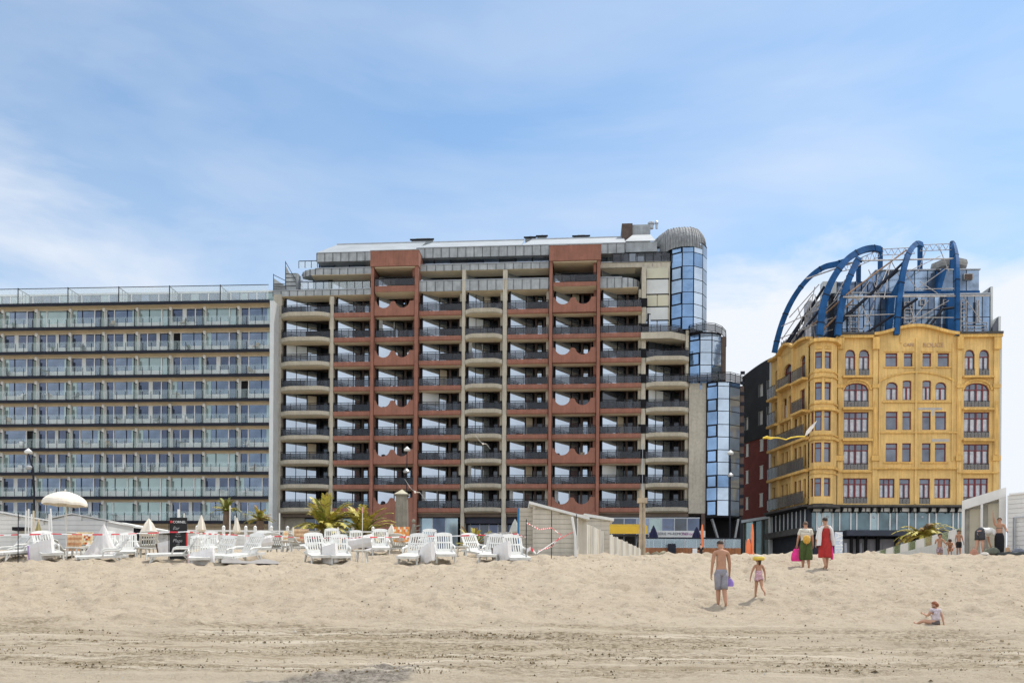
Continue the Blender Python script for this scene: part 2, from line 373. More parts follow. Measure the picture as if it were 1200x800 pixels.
# wrack line: dried weed and straw scattered on the tracks
mb = MB(); mw = [mat('dry_weed', (.10, .07, .035), .9, .4, 20), mat('dry_straw', (.24, .18, .09), .9, .3, 20), mat('broken_shell', (.55, .52, .46), .7, .3, 20)]
for q in range(19000):
    x = random.uniform(-16, 16)
    if random.random() < .86:
        y = random.choice([14.0, 14.35, 14.9, 15.3, 15.6, 15.8, 16.3, 16.9, 17.4])+random.gauss(0, .07)-.045*x
        if math.sin(x*.9+y*7)+math.sin(x*2.3+y*3) < random.uniform(-1.5, 1.2): continue
    else: y = random.uniform(12.5, 33)
    if y < 12.4: continue
    s_ = random.uniform(.005, .017)*(1.5 if random.random() < .1 else 1); zg = GS(x, y)+.006
    m_ = mw[0] if random.random() < .5 else mw[1]
    if random.random() < .05: m_ = mw[2]
    a = random.gauss(0, .6); dx, dy = math.cos(a)*s_*random.uniform(1, 2.6), math.sin(a)*s_
    px, py = -math.sin(a)*s_*.5, math.cos(a)*s_*.5; h = s_*random.uniform(.05, .25)
    i = len(mb.v); mb.v += [(x-dx, y-dy, zg-.03), (x+px, y+py, zg-.03), (x+dx, y+dy, zg-.03), (x-px, y-py, zg-.03), (x+px*.3, y+py*.3, zg+h)]
    k = mb.mi(m_)
    for f in ((0, 1, 4), (1, 2, 4), (2, 3, 4), (3, 0, 4)): mb.f.append(tuple(i+j for j in f)); mb.m.append(k)
struct(mb.build('dried_seaweed', recalc=False), 'stuff')
# promenade on top of the sea wall, running back under the buildings to the horizon
PZ = EZ+4.4
mb = MB(); m_pave = mat('promenade_paving', (.34, .31, .28), .9, .12, .6, .2, world=True, fine=.3)
mb.box(-1500, 1500, 80.0, 3500, PZ-5, PZ, m_pave); struct(mb.build('promenade'))
mb = MB(); m_cop = mat('white_coping', (.66, .65, .61), .8, .08, 1)
mb.box(-500, 13.4, 79.4, 80.003, PZ-6, PZ+.10, m_cop); mb.box(13.6, 17.3, 79.4, 80.003, PZ-6, PZ+.12, m_cop); mb.box(17.6, 21.9, 79.4, 80.003, PZ-6, PZ+.11, m_cop); mb.box(22.0, 500, 79.6, 80.003, PZ-6, PZ-.05, m_pave)
o = mb.build('sea_wall', loc=(0, 79.7, PZ)); tag(o, 'long low white sea wall along the sandy edge of the promenade', 'wall')

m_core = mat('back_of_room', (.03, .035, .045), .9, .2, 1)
# ------------------------------------------------------------------ left building: balconies of glass and dark steel
FL = Fr(P(155, 480, 98.5), (1, -.065))
LB = thing('apartment_building', 'long cream apartment block with stacked glass fronted balconies and dark slab edges at the left', 'building', FL.pt(0, 0, PZ))
lc = [FL.u(p) for p in (-121.6, -81.8, -42, -2.2, 37.6, 77.4, 117.2, 156.4, 195.8, 236, 276, 315.6)]
lz = [FL.z(155, 357.6+28.42*k-.2) for k in range(10)]      # underside of each dark slab edge
fh = lz[0]-lz[1]
mb = MB(); mb.fbox(FL, lc[0], lc[-1]+.02, 1.62, 14, PZ, lz[0]+.3, m_beige); mb.build('wall', LB)
mb = MB(); mb.fbox(FL, lc[-1]+.03, lc[-1]+.5, -.10, 14, PZ, lz[0]+.2, m_white2); mb.build('end_wall', LB)
def left_window(kind, flip, Wd):
    H = fh-.52; mb = MB(); f = lambda a, b, c, d, e, g, m: mb.box((Wd-b if flip else a), (Wd-a if flip else b), c, d, e, g, m)
    gl = {'blue': m_gA, 'curt': m_gB, 'dark': m_gC, 'open': m_gA}[kind]
    dW = .92
    f(.10, Wd-dW-.3, .06, .10, .0, H, gl)
    f(.10, Wd-dW-.3, .0, .05, .0, .72, m_white2)
    f(.02, .10, -.02, .12, 0, H, m_white); f(Wd-dW-.32, Wd-dW-.22, -.02, .12, 0, H, m_white)
    if random.random() < .5: f(Wd*.33, Wd*.33+.06, -.01, .11, .72, H, m_dark)
    f(Wd-dW-.22, Wd-.30, .08, .12, 0, H, m_black if kind == 'open' else (m_gC if kind != 'curt' else m_gB))
    f(Wd-.30, Wd-.05, -.04, .12, 0, H, m_white2); f(.02, Wd-.05, -.01, .10, H-.06, H, m_white)
    if kind == 'blue': f(.14, .75, .03, .055, .72, H-.06, m_gB)
    if kind == 'dark': f(Wd*.33, Wd*.45, .03, .055, .72, H-.06, m_white2)
    return mb.mesh('window')
Wb = lc[6]-lc[5]
lw = [left_window(k, fl, Wb) for k in ('blue', 'dark', 'curt', 'open', 'blue', 'dark') for fl in (0, 1)]
mbp = MB(); mbp.box(-.03, .03, .12, .70, .08, fh-.95, m_frost)
mbp.box(-.05, .05, .06, .12, .0, fh-.80, m_dark); mbp.box(-.05, .05, .06, .72, fh-.93, fh-.86, m_dark); mbp.box(-.15, .15, .64, 1.0, 0, fh-.38, m_white)
part_me = mbp.mesh('partition')
r2 = random.Random(11)
for k in range(9):
    zt, zb = lz[k], lz[k+1]+.34     # opening between slab k above and slab k+1 below
    for b_ in range(len(lc)-1):
        r_ = r2.random(); kind = 0 if r_ < .34 else 2 if r_ < .62 else 4 if r_ < .80 else 6 if r_ < .9 else 8 if r_ < .95 else 10
        put(lw[kind+((b_+1) % 2 if r2.random() < .85 else b_ % 2)], 'window', LB, FL.pt(lc[b_], .85, zb), FL.rot)
        if 0 < b_: put(part_me, 'partition', LB, FL.pt(lc[b_], 0, zb), FL.rot)
for k in range(10):
    mb = MB(); zb = lz[k]
    mb.fbox(FL, lc[0], lc[-1]-.03, -.12, 0, zb, zb+.34, m_dark); mb.fbox(FL, lc[0], lc[-1]-.03, .003, 1.7, zb+.05, zb+.30, m_beige)
    mb.fbox(FL, lc[0], lc[-1]-.05, .72, 1.66, zb-.20, zb+.047, m_beige)
    mb.build('balcony_slab', LB)
    if k == 0: continue
    mb = MB(); mb.fbox(FL, lc[0], lc[-1]-.06, -.03, -.015, zb+.40, zb+.34+1.08, m_rail)
    u = lc[0]+.3
    while u < lc[-1]-.06: mb.fbox(FL, u-.022, u+.022, -.075, -.032, zb+.34, zb+1.24, m_dark); u += (lc[6]-lc[5])/4
    mb.fbox(FL, lc[-1]-.06, lc[-1]-.03, -.03, 1.4, zb+.34, zb+1.42, m_rail)
    mb.build('balustrade', LB)
# roof terraces with tall glass wind screens
zr = lz[0]+.34; ztop = FL.z(20, 338.5)
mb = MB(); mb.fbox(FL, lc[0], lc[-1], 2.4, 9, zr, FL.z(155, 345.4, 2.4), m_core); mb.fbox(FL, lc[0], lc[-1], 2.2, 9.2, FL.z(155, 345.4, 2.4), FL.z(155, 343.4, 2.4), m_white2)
mb.build('penthouse', LB)
us = [FL.u(p) for p in (-98, -39, 20, 78.5, 138, 197.5, 257, 314)]
zps = FL.z(155, 345.4, 2.4)
for i in range(len(us)-1):
    mb = MB(); mb.fbox(FL, us[i], us[i+1]-.06, .03, .045, zr, ztop-.03, clear('screen_glass', (.62, .70, .72), .28)); mb.fbox(FL, us[i]-.04, us[i]+.04, .0, .08, zr, ztop+.10, m_dark)
    mb.fbox(FL, us[i]+.041, us[i+1]-.041, .0, .07, ztop-.03, ztop+.03, m_dark); mb.build('wind_screen', LB)
    mb = MB(); mb.slab([FL.pt(us[i], .15, zr), FL.pt(us[i], 2.15, zr), FL.pt(us[i], 2.15, zps), FL.pt(us[i], .15, ztop)], (.03, 0, 0), clear('screen_glass', (.62, .70, .72), .28))
    mb.bar(FL.pt(us[i], .15, ztop), FL.pt(us[i], 2.15, zps), .07, .07, m_dark)
    for w_ in (.8, 1.4, 2.1): mb.fbox(FL, us[i]-.03, us[i]+.03, w_, w_+.06, zr, ztop+(zps-ztop)*w_/2.2, m_dark)
    mb.build('side_screen', LB)
    mb = MB(); n_ = 5; dx = (us[i+1]-us[i]-.5)/n_
    for j in range(n_):
        a = us[i]+.35+dx*j; g_ = r2.choice([m_gA, m_gC, m_gB, m_gA]); mb.fbox(FL, a+.05, a+dx-.05, 2.32, 2.36, zr, zps-.06, g_)
        mb.fbox(FL, a-.05, a+.05, 2.25, 2.38, zr, zps-.03, m_dark if j % 3 else m_white)
    mb.build('terrace_window', LB)

# ------------------------------------------------------------------ central building: red and beige concrete balconies
FC = Fr(P(555, 450, 97.2), (1, -.08))
CB = thing('balcony_tower_block', 'tall red brown and beige apartment building with sawtooth balconies, zinc penthouses and glazed stair towers', 'building', FC.pt(0, 0, PZ))
bays = [(329.5, 386, 'b'), (391, 434, 'r'), (438.5, 485.5, 'w'), (490.5, 540, 'r'), (545, 588, 'b'), (594, 642, 'r'), (647, 698, 'w'), (703, 751, 'r'), (757, 807, 'b')]
cz = [FC.z(555, y) for y in (363.6, 393, 421.9, 451.2, 480.4, 509.3, 538.2, 567.1, 594.9)]
ch = cz[0]-cz[1]
def UC(p, w=0): return FC.u(p, w, 470)
uL, uR = UC(319.5), UC(828)
mb = MB(); mb.fbox(FC, uL, uR, 4.3, 15, PZ, cz[0]+2.4, m_concw); mb.build('wall', CB)
mb = MB(); mb.fbox(FC, uL, UC(329.2), 0, 4.297, PZ, FC.z(325, 345), m_concw); mb.fbox(FC, UC(329.2)+.003, UC(353), 1.5, 4.29, PZ, cz[8]-.5, m_concw); mb.build('end_wall', CB)
mb = MB(); mb.fbox(FC, UC(808), uR, .3, 4.297, cz[8]-.6, FC.z(815, 448), m_concw); mb.build('concrete_wall', CB)
# piers
def pier(p0, p1, m, ztop, w0=-.15, w1=2.6, zb=PZ, name='pier'):
    mb = MB(); mb.fbox(FC, UC(p0), UC(p1), w0, w1, zb, ztop, m); return mb.build(name, CB)
zz0 = FC.z(555, 347)
pier(386, 390.2, m_conc, FC.z(388, 347), .05); pier(540.5, 544.5, m_conc, FC.z(540, 316), .05); pier(588.5, 593.5, m_conc, FC.z(590, 316), .05); pier(751.5, 756.5, m_conc, FC.z(753, 312), .25)
for a, b_, yt in ((434.8, 438.2, 297), (486, 490, 297), (643, 646.6, 291), (698.6, 702.4, 291)): pier(a, b_, m_red, FC.z((a+b_)/2, yt+1.2), -.45, 3.2, name='red_pier')
# one balcony cell: sawtooth window wall
m_net0 = mat('pale_curtain', (.40, .41, .40), .9, .2, 3)
def cell(Wd, kind, blind, dark=False):
    mb = MB(); H = ch-.5
    a, b_ = Vector((Wd*.05, .45)), Vector((Wd*(.62 if kind != 'b' else .64), 1.95)); d = (b_-a)
    g = m_gE if dark else m_gD
    nrm = Vector((d.y, -d.x)).normalized()
    def wp(t0, t1, z0, z1, off, th, m):
        p0 = a+d*t0+nrm*off; p1 = a+d*t1+nrm*off; q = nrm*th
        mb.hexa([(p0.x, p0.y, z0), (p1.x, p1.y, z0), (p1.x-q.x, p1.y-q.y, z0), (p0.x-q.x, p0.y-q.y, z0), (p0.x, p0.y, z1), (p1.x, p1.y, z1), (p1.x-q.x, p1.y-q.y, z1), (p0.x-q.x, p0.y-q.y, z1)], m)
    wp(0, 1, .06, H-.02, 0, .04, g); wp(-.02, .03, 0, H, .05, .12, m_black); wp(.97, 1.0, 0, H, .05, .12, m_black); wp(.66, .69, .0, H, .04, .1, m_black); wp(0, 1, 0, .07, .04, .1, m_black); wp(0, 1, H-.09, H, .045, .1, m_black)
    if kind == 'b': wp(.33, .35, .0, H, .04, .1, m_black)
    if blind == 1: wp(.03, .66, H*.35, H-.1, .01, .008, m_white2)
    if blind == 3: wp(.69, .97, .1, H-.1, .01, .008, m_beige)
    if blind == 4: wp(.03, .18, .1, H-.1, .01, .008, m_net0); wp(.60, .66, .1, H-.1, .01, .008, m_net0)
    mb.box(b_.x, Wd*.97, 2.52, 2.56, 0, H, m_gE)
    for u in (.68, .84): mb.box(Wd*u, Wd*u+.12, 2.35, 2.51, 0, H, m_brown)
    if blind == 2: mb.box(Wd*.72, Wd*.82, 1.9, 1.95, .3, H-.2, m_gD)
    mb.box(Wd*.655, Wd*.71, 1.75, 2.35, 0, H, m_brown if kind != 'b' else m_black)
    return mb.mesh('sawtooth_window')
def rail(Wd, solid):
    mb = MB(); mb.box(.02, Wd-.02, -.02, .0, .08, .82, m_rail2); mb.box(0, Wd, -.05, .02, .96, 1.02, m_black); mb.box(0, Wd, -.04, .01, .80, .84, m_black)
    for i in range(6): mb.box(Wd*i/5-.02, Wd*i/5+.02, -.03, .015, 0, 1.0, m_black)
    if solid: mb.box(Wd*.02, Wd*.5, -.012, .012, .06, .84, m_rail2) if solid == 1 else mb.box(Wd*.5, Wd*.98, -.012, .012, .06, .84, m_black)
    return mb.mesh('balcony_railing')
def slabm(Wd, kind):
    mb = MB(); mf = m_conc if kind == 'b' else m_red; bow = .62 if kind == 'b' else .0; fhh = .50 if kind == 'b' else .56
    # front edge with a coved, slightly bowed belly that lights up from the sand below
    n = 10; prof = [(-.12, 0), (-.14, -fhh*.8), (-.05, -fhh), (.35, -fhh-.07), (.95, -fhh-.07), (1.1, -fhh+.12)]
    k = [(-min(1, min(i, n-i)/1.6))*bow for i in range(n+1)]
    for i in range(n):
        u0, u1 = Wd*i/n, Wd*(i+1)/n
        for j in range(len(prof)-1):
            m_ = mf if j < 2 else m_sof
            s0 = k[i] if j < 3 else 0; s1 = k[i+1] if j < 3 else 0
            w0a, w1a = prof[j][0]+(k[i]*(1-j/5)), prof[j+1][0]+(k[i]*(1-(j+1)/5)); w0b, w1b = prof[j][0]+(k[i+1]*(1-j/5)), prof[j+1][0]+(k[i+1]*(1-(j+1)/5))
            mb.poly([(u0, w0a, prof[j][1]), (u1, w0b, prof[j][1]), (u1, w1b, prof[j+1][1]), (u0, w1a, prof[j+1][1])], m_)
        mb.poly([(u0, -.12+k[i], 0), (u0, 4.2, 0), (u1, 4.2, 0), (u1, -.12+k[i+1], 0)], mf)
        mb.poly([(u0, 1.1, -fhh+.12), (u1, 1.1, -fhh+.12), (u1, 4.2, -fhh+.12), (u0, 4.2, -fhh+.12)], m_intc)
    for e in (0, Wd): mb.poly([(e, p[0]+k[0]*(1-i/5), p[1]) for i, p in enumerate(prof)]+[(e, 1.1, 0)], mf)
    return mb.mesh('balcony_slab', recalc=False)
def wave(Wd):
    mb = MB(); Hh = 1.18; n = 60
    def top(x):
        t = x/Wd; c = Hh
        for cc, rr in ((.235, .175), (.70, .175)):
            if abs(t-cc) < rr: c = min(c, Hh*1.0-math.sqrt(max(0, 1-((t-cc)/rr)**2))*.80*1.0+(.0))
        if .41 < t < .525: c = Hh-.02-abs(t-.467)*1.2
        return max(c, .32)
    for i in range(n):
        x0, x1 = Wd*i/n, Wd*(i+1)/n; mb.hexa([(x0, -.3, -.5), (x1, -.3, -.5), (x1, -.12, -.5), (x0, -.12, -.5), (x0, -.3, top(x0)), (x1, -.3, top(x1)), (x1, -.12, top(x1)), (x0, -.12, top(x0))], m_red)
    return mb.mesh('wavy_parapet')
for bi, (pa, pb, kind) in enumerate(bays):
    u0, u1 = UC(pa), UC(pb); Wd = u1-u0; kk_ = 'b' if kind == 'b' else 'r'
    cells = [cell(Wd, kk_, 0), cell(Wd, kk_, 2), cell(Wd, kk_, 1), cell(Wd, kk_, 0, True), cell(Wd, kk_, 3), cell(Wd, kk_, 4)]; rails = [rail(Wd, s_) for s_ in (0, 1, 2)]; sl = slabm(Wd, kk_)
    wv = wave(Wd) if kind == 'w' else None
    for i, zf in enumerate(cz):
        if bi == 8 and i < 2:
            if i == 1: put(cells[0], 'sawtooth_window', CB, FC.pt(u0, .3, zf), FC.rot)
            continue
        w_in = .25 if kind == 'w' else (.3 if bi == 8 else .1)
        put(sl, 'balcony_slab', CB, FC.pt(u0, w_in-.1, zf), FC.rot)
        c_ = cells[3] if r2.random() < .06 else cells[1] if (bi in (1, 2, 5, 6) and r2.random() < .8) else cells[2] if r2.random() < .09 else cells[4] if r2.random() < .12 else cells[5] if r2.random() < .25 else cells[0]
        if not (bi == 8 and i == 0): put(c_, 'sawtooth_window', CB, FC.pt(u0, w_in, zf), FC.rot)
        if wv and i % 2 == 0: put(wv, 'wavy_parapet', CB, FC.pt(u0, 0, zf), FC.rot)
        else: put(r2.choice(rails), 'balcony_railing', CB, FC.pt(u0, w_in-.1, zf), FC.rot)
        if kind == 'b' and bi < 8 or bi in (3, 5):   # dark side bins between bays
            pass
    # side walls of each bay
    mb = MB(); mb.fbox(FC, u0-.05, u0+.10, .4 if kind == 'w' else 1.1, 4.2, cz[8], cz[0]+2.2, m_brown); mb.fbox(FC, u1-.62, u1-.45, 1.6, 4.2, cz[8], cz[0]+2.2, m_brown)
    mb.fbox(FC, u1-.28, u1+.03, .6, 4.19, cz[8], cz[0]+2.2, m_conc if kind in 'b' or bi in (3, 5, 7) else m_red); mb.build('side_wall', CB)
# dark planters at the piers
mb = MB()
for p0, p1 in ((383, 391), (537, 547), (586, 596), (748.5, 758)):
    for i, zf in enumerate(cz):
        mbb = MB(); mbb.fbox(FC, UC(p0), UC(p1), .06 if p0 < 700 else .2, .5, zf+.05, zf+1.05, m_black); mbb.build('privacy_screen', CB)
# upper levels -------------------------------------------------------
m_seam = mat('zinc_seam', (.10, .105, .11), .6)
def band(p0, p1, y0, y1, w0, name='zinc_parapet', m=None, curveL=0, curveR=0, th=.35, py=None):
    """upright zinc strip with standing seams; the ends may curve back"""
    pm = (p0+p1)/2; z1, z0 = FC.z(pm, y0, w0), FC.z(pm, y1, w0); ua, ub = FC.u(p0, w0, 330), FC.u(p1, w0, 330)
    pts = []
    if curveL: pts += [(ua+curveL-curveL*math.cos(t), w0+curveL-curveL*math.sin(t)) for t in np.linspace(0, math.pi/2, 6)]
    else: pts += [(ua, w0)]
    if curveR: pts += [(ub-curveR+curveR*math.sin(t), w0+curveR-curveR*math.cos(t)) for t in np.linspace(0, math.pi/2, 6)]
    else: pts += [(ub, w0)]
    mb = MB(); ring = [FC.pt(u, w, 0) for u, w in pts]+[FC.pt(ub, w0+4, 0), FC.pt(ua, w0+4, 0)]
    mb.prism([(q.x, q.y) for q in ring], z0, z1, m or m_zinc); L = 0
    for (ua_, wa), (ub_, wb) in zip(pts[:-1], pts[1:]):
        Ls = math.hypot(ub_-ua_, wb-wa); k = max(1, round(Ls/.98))
        for i in range(k+1):
            u, w = ua_+(ub_-ua_)*i/k, wa+(wb-wa)*i/k; mb.fbox(FC, u-.035, u+.035, w-.05, w+.02, z0, z1, m_seam if m is None else m)
    mb.fbox(FC, ua+curveL, ub-curveR, w0-.08, w0+.3, z1+.003, z1+.07, m_alu)
    mb.build(name, CB); return z0, z1, ua, ub
def strip(p0, p1, y0, y1, w, n, name='window_strip', gl=None, frame=None):
    pm = (p0+p1)/2; z1, z0 = FC.z(pm, y0, w), FC.z(pm, y1, w); ua, ub = FC.u(p0, w, 330), FC.u(p1, w, 330); mb = MB(); dx = (ub-ua)/n
    for i in range(n):
        mb.fbox(FC, ua+dx*i+.05, ua+dx*(i+1)-.05, w+.03, w+.08, z0, z1, (gl or [m_gA, m_gC, m_gD])[i % len(gl or [1, 1, 1])]); mb.fbox(FC, ua+dx*i-.06, ua+dx*i+.06, w-.03, w+.1, z0, z1, m_dark)
    mb.fbox(FC, ua-.05, ub+.05, w+.09, w+3, z0, z1, m_core); mb.build(name, CB); return z0, z1
def belly(p0, p1, y, w0, w1, name='soffit'):
    pm = (p0+p1)/2; z1 = FC.z(pm, y, w0); ua, ub = FC.u(p0, w0, 330), FC.u(p1, w0, 330); mb = MB()
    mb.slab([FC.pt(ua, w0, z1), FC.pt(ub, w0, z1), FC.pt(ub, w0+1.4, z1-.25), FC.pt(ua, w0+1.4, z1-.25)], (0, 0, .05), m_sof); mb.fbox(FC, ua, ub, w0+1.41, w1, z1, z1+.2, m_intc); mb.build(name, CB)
# centre: between the red frames
band(490, 642.8, 328, 340, .1); belly(490, 642.8, 340, .12, 3.2)
band(490, 642.8, 309, 316, .6); belly(490, 642.8, 316.2, .62, 3.6)
mb = MB()
for i, (a, b_) in enumerate(((492, 538), (545, 587), (596, 640))):
    ua, ub = FC.u(a, 1.4, 330), FC.u(b_, 1.4, 330); zt_, zb_ = FC.z(565, 317, 1.4), FC.z(565, 330, 1.4); mbw = MB()
    mbw.slab([FC.pt(ua, 1.4, zb_), FC.pt(ua+(ub-ua)*.75, 3.6, zb_), FC.pt(ua+(ub-ua)*.75, 3.6, zt_+.1), FC.pt(ua, 1.4, zt_+.1)], (0, .05, 0), m_gD)
    mbw.fbox(FC, ua, ub, 3.75, 3.8, zb_, zt_, m_gE); mbw.build('sawtooth_window', CB)
strip(490, 643, 299.6, 308.6, 2.2, 8, gl=[m_gA, m_gA, m_gE, m_gC, m_gA, m_gE])
z0, z1, ua, ub = band(488, 732, 288, 299.5, 1.4, th=.3)
band(371, 437, 296, 306, 1.4)
def roof_slope(p0, p1, yb, yt, w0, w1, name='roof_slope'):
    pm = (p0+p1)/2; za, zb_ = FC.z(pm, yb, w0), FC.z(pm, yt, w1); a0, a1 = FC.u(p0, w0, 300), FC.u(p1, w0, 300); mb = MB()
    mb.slab([FC.pt(a0, w0, za), FC.pt(a1, w0, za), FC.pt(a1, w1, zb_), FC.pt(a0+.9, w1, zb_)], (0, 0, .08), m_zroof); mb.fbox(FC, a0+.9, a1, w1-.05, w1+.1, zb_+.085, zb_+.2, m_alu)
    mb.fbox(FC, a0+1, a1-.1, w0+1.6, 14, za-.9, za-.1, m_zinc); mb.build(name, CB)
roof_slope(371.5, 489, 295.2, 286.7, 1.5, 6.5); roof_slope(489.0, 611, 289.2, 284.0, 1.5, 6.5); roof_slope(611.0, 733, 286.3, 280.4, 1.5, 6.5)
# left upper terraces
band(320, 436, 339.8, 346, .1); belly(330, 436, 346.2, .12, 3.4)
band(348, 436, 314.5, 321.5, .9, curveL=2.2); belly(365, 436, 322, .92, 3.4)
strip(374, 427, 306, 314.5, 2.6, 3, gl=[m_gA, m_gD, m_gA]); strip(350, 385, 323, 338, 1.9, 2, gl=[m_gD, m_gA])
mb = MB(); ua, ub = FC.u(390, 2.0, 330), FC.u(425, 2.0, 330); zt_, zb_ = FC.z(400, 322.5, 2), FC.z(400, 340, 2)
mb.slab([FC.pt(ua, 2.0, zb_), FC.pt(ub, 4.2, zb_), FC.pt(ub, 4.2, zt_), FC.pt(ua, 2.0, zt_)], (0, .05, 0), m_gD); mb.fbox(FC, ua-.5, ua, 1.9, 2.2, zb_, zt_, m_black); mb.fbox(FC, ua, ub+1, 4.3, 4.4, zb_, zt_, m_core); mb.build('sawtooth_window', CB)
def screen_rail(p0, p1, y0, y1, w, n=4, name='terrace_railing', gl=m_rail2):
    pm = (p0+p1)/2; z1, z0 = FC.z(pm, y0, w), FC.z(pm, y1, w); ua, ub = FC.u(p0, w, 330), FC.u(p1, w, 330); mb = MB()
    mb.fbox(FC, ua, ub, w, w+.03, z0, z1-.03, gl); mb.fbox(FC, ua, ub, w-.03, w+.05, z1, z1+.06, m_black)
    for i in range(n+1): u = ua+(ub-ua)*i/n; mb.fbox(FC, u-.025, u+.025, w-.028, w+.048, z0, z1, m_black)
    mb.build(name, CB)
screen_rail(352, 434, 330, 339, .25, 9, gl=clear('screen_glass', (.62, .70, .72), .28)); screen_rail(350, 372, 306, 314, 1.6, 3, gl=clear('screen_glass', (.62, .70, .72), .28))
for (x0, x1, y0, y1, w_) in ((334.5, 347, 316, 340, .8), (320.5, 334, 331, 340, .5)):       # stepped divider walls with raking tops
    za, zb_, zc = FC.z(x0, y1, w_), FC.z(x0, y0, w_), FC.z(x1, y1-5, w_); ua, ub = FC.u(x0, w_, 330), FC.u(x1, w_, 330)
    mb = MB(); mb.fbox(FC, ua, ub, w_+.6, w_+3, za, zb_-.2, m_zinc)
    mb.slab([FC.pt(ua, w_, za), FC.pt(ub, w_, za), FC.pt(ub, w_, za+.5), FC.pt(ua, w_, zb_+.5)], FC.n.to_3d()*.12, m_zinc)
    for i in range(5): mb.bar(FC.pt(ua, w_-.02, za+(zb_-za)*(i/5)), FC.pt(ub, w_-.02, za+(zb_-za)*(i/5)), .05, .05, m_dark)
    mb.bar(FC.pt(ua, w_, zb_+.9), FC.pt(ub, w_, za+1.1), .06, .06, m_dark); mb.bar(FC.pt(ua, w_, za), FC.pt(ua, w_, zb_+1.0), .06, .06, m_dark)
    mb.build('terrace_divider', CB)
# red frames' heads
for (a, b_, yt, ye, yb2, yb3) in ((435, 490, 296, 314, 336, 343), (643.3, 702.4, 289.5, 307.5, 331.5, 336.5)):
    ua, ub = UC(a), UC(b_); pm = (a+b_)/2; zt_, ze = FC.z(pm, yt), FC.z(pm, ye); zr_, zs = FC.z(pm, yb2), FC.z(pm, yb3)
    mb = MB(); mb.fbox(FC, ua-.06, ub+.06, -.6, 4.8, ze, zt_, m_red); mb.fbox(FC, ua-.1, ub+.1, -.64, 4.9, zt_+.003, zt_+.08, m_zinc); mb.fbox(FC, ua+.4, ub-.4, -.4, 3, ze-.12, ze-.004, m_sof)
    mb.build('red_frame_head', CB)
    mb = MB(); mb.fbox(FC, ua+.4, ub-.4, -.35, 3.2, zs, zr_, m_red); mb.slab([FC.pt(ua+.4, -.3, zs-.01), FC.pt(ub-.4, -.3, zs-.01), FC.pt(ub-.4, 1.2, zs-.3), FC.pt(ua+.4, 1.2, zs-.3)], (0, 0, .005), m_sof)
    mb.build('balcony_slab', CB); me_ = rail(ub-ua-.8, 2); put(me_, 'balcony_railing', CB, FC.pt(ua+.4, -.3, zr_), FC.rot)
    mb = MB(); mb.fbox(FC, ua+.4, ub-.4, 3.3, 3.4, zs, ze, m_core); mb.slab([FC.pt(ua+.6, .8, zr_), FC.pt(ub-1.6, 3.2, zr_), FC.pt(ub-1.6, 3.2, zr_+1.5), FC.pt(ua+.6, .8, zr_+1.5)], (0, .04, 0), m_gD); mb.fbox(FC, ub-.75, ub-.45, 0, 3.2, zs, ze, m_red); mb.build('sawtooth_window', CB)
# right upper terraces
band(703, 752, 325, 337, .1, curveR=2.2); belly(703, 748, 337.2, .12, 3.2)
band(703, 785, 307, 313, 1.0, m=m_conc); belly(703, 745, 313, 1.02, 3.2)
mb = MB(); ua, ub = FC.u(705, 1.6, 330), FC.u(735, 1.6, 330); zt_, zb_ = FC.z(720, 313.5, 1.6), FC.z(720, 326, 1.6)
mb.slab([FC.pt(ua, 1.6, zb_), FC.pt(ub, 3.9, zb_), FC.pt(ub, 3.9, zt_), FC.pt(ua, 1.6, zt_)], (0, .05, 0), m_gD); mb.fbox(FC, ua, FC.u(750, 4), 4.0, 4.1, zb_, zt_, m_core); mb.build('sawtooth_window', CB)
strip(703, 745, 294.5, 306.5, 2.6, 5, gl=[m_gA, m_gD, m_gE, m_gE, m_gD]); strip(745, 785, 294.5, 306.5, 3.0, 4, gl=[m_gD, m_gE, m_gE, m_gA])
screen_rail(718, 785, 296.5, 306.8, .9, 7)
mb = MB(); mb.fbox(FC, FC.u(732, 4.5, 300), FC.u(768, 4.5, 300), 2.4, 7, FC.z(750, 295, 2.4), FC.z(750, 283.5, 2.4), m_zinc)
mb.slab([FC.pt(FC.u(732, 2.4, 300), 2.3, FC.z(750, 283.3, 2.4)), FC.pt(FC.u(768, 2.4, 300), 2.3, FC.z(750, 283.3, 2.4)), FC.pt(FC.u(762, 5, 300), 5, FC.z(750, 276, 5)), FC.pt(FC.u(741, 5, 300), 5, FC.z(750, 276, 5))], (0, 0, .08), m_zroof); mb.build('roof_dormer', CB)
mb = MB(); mb.fbox(FC, FC.u(728.5, 6, 270), FC.u(741, 6, 270), 5.6, 11, FC.z(735, 284, 6), FC.z(735, 263.5, 6), m_brown); mb.fbox(FC, FC.u(741, 6, 270)+.003, FC.u(762, 6, 270), 5.8, 11, FC.z(735, 284, 6), FC.z(735, 264.5, 6), m_zinc); mb.build('lift_housing', CB)
def chimney(px, y0, y1, w, r_, n=8, name='roof_vent'):
    mb = MB(); u = FC.u(px, w, 270); zb_, zt_ = FC.z(px, y1, w), FC.z(px, y0, w); q = FC.pt(u, w, 0); h = zt_-zb_
    mb.lathe((q.x, q.y, zb_), [(r_*.7, 0), (r_*.7, h*.6), (r_, h*.62), (r_, h*.85), (r_*.5, h)], m_alu, n); mb.build(name, CB)
chimney(763, 260, 268, 7, .42); chimney(769.5, 259, 268, 7, .2)
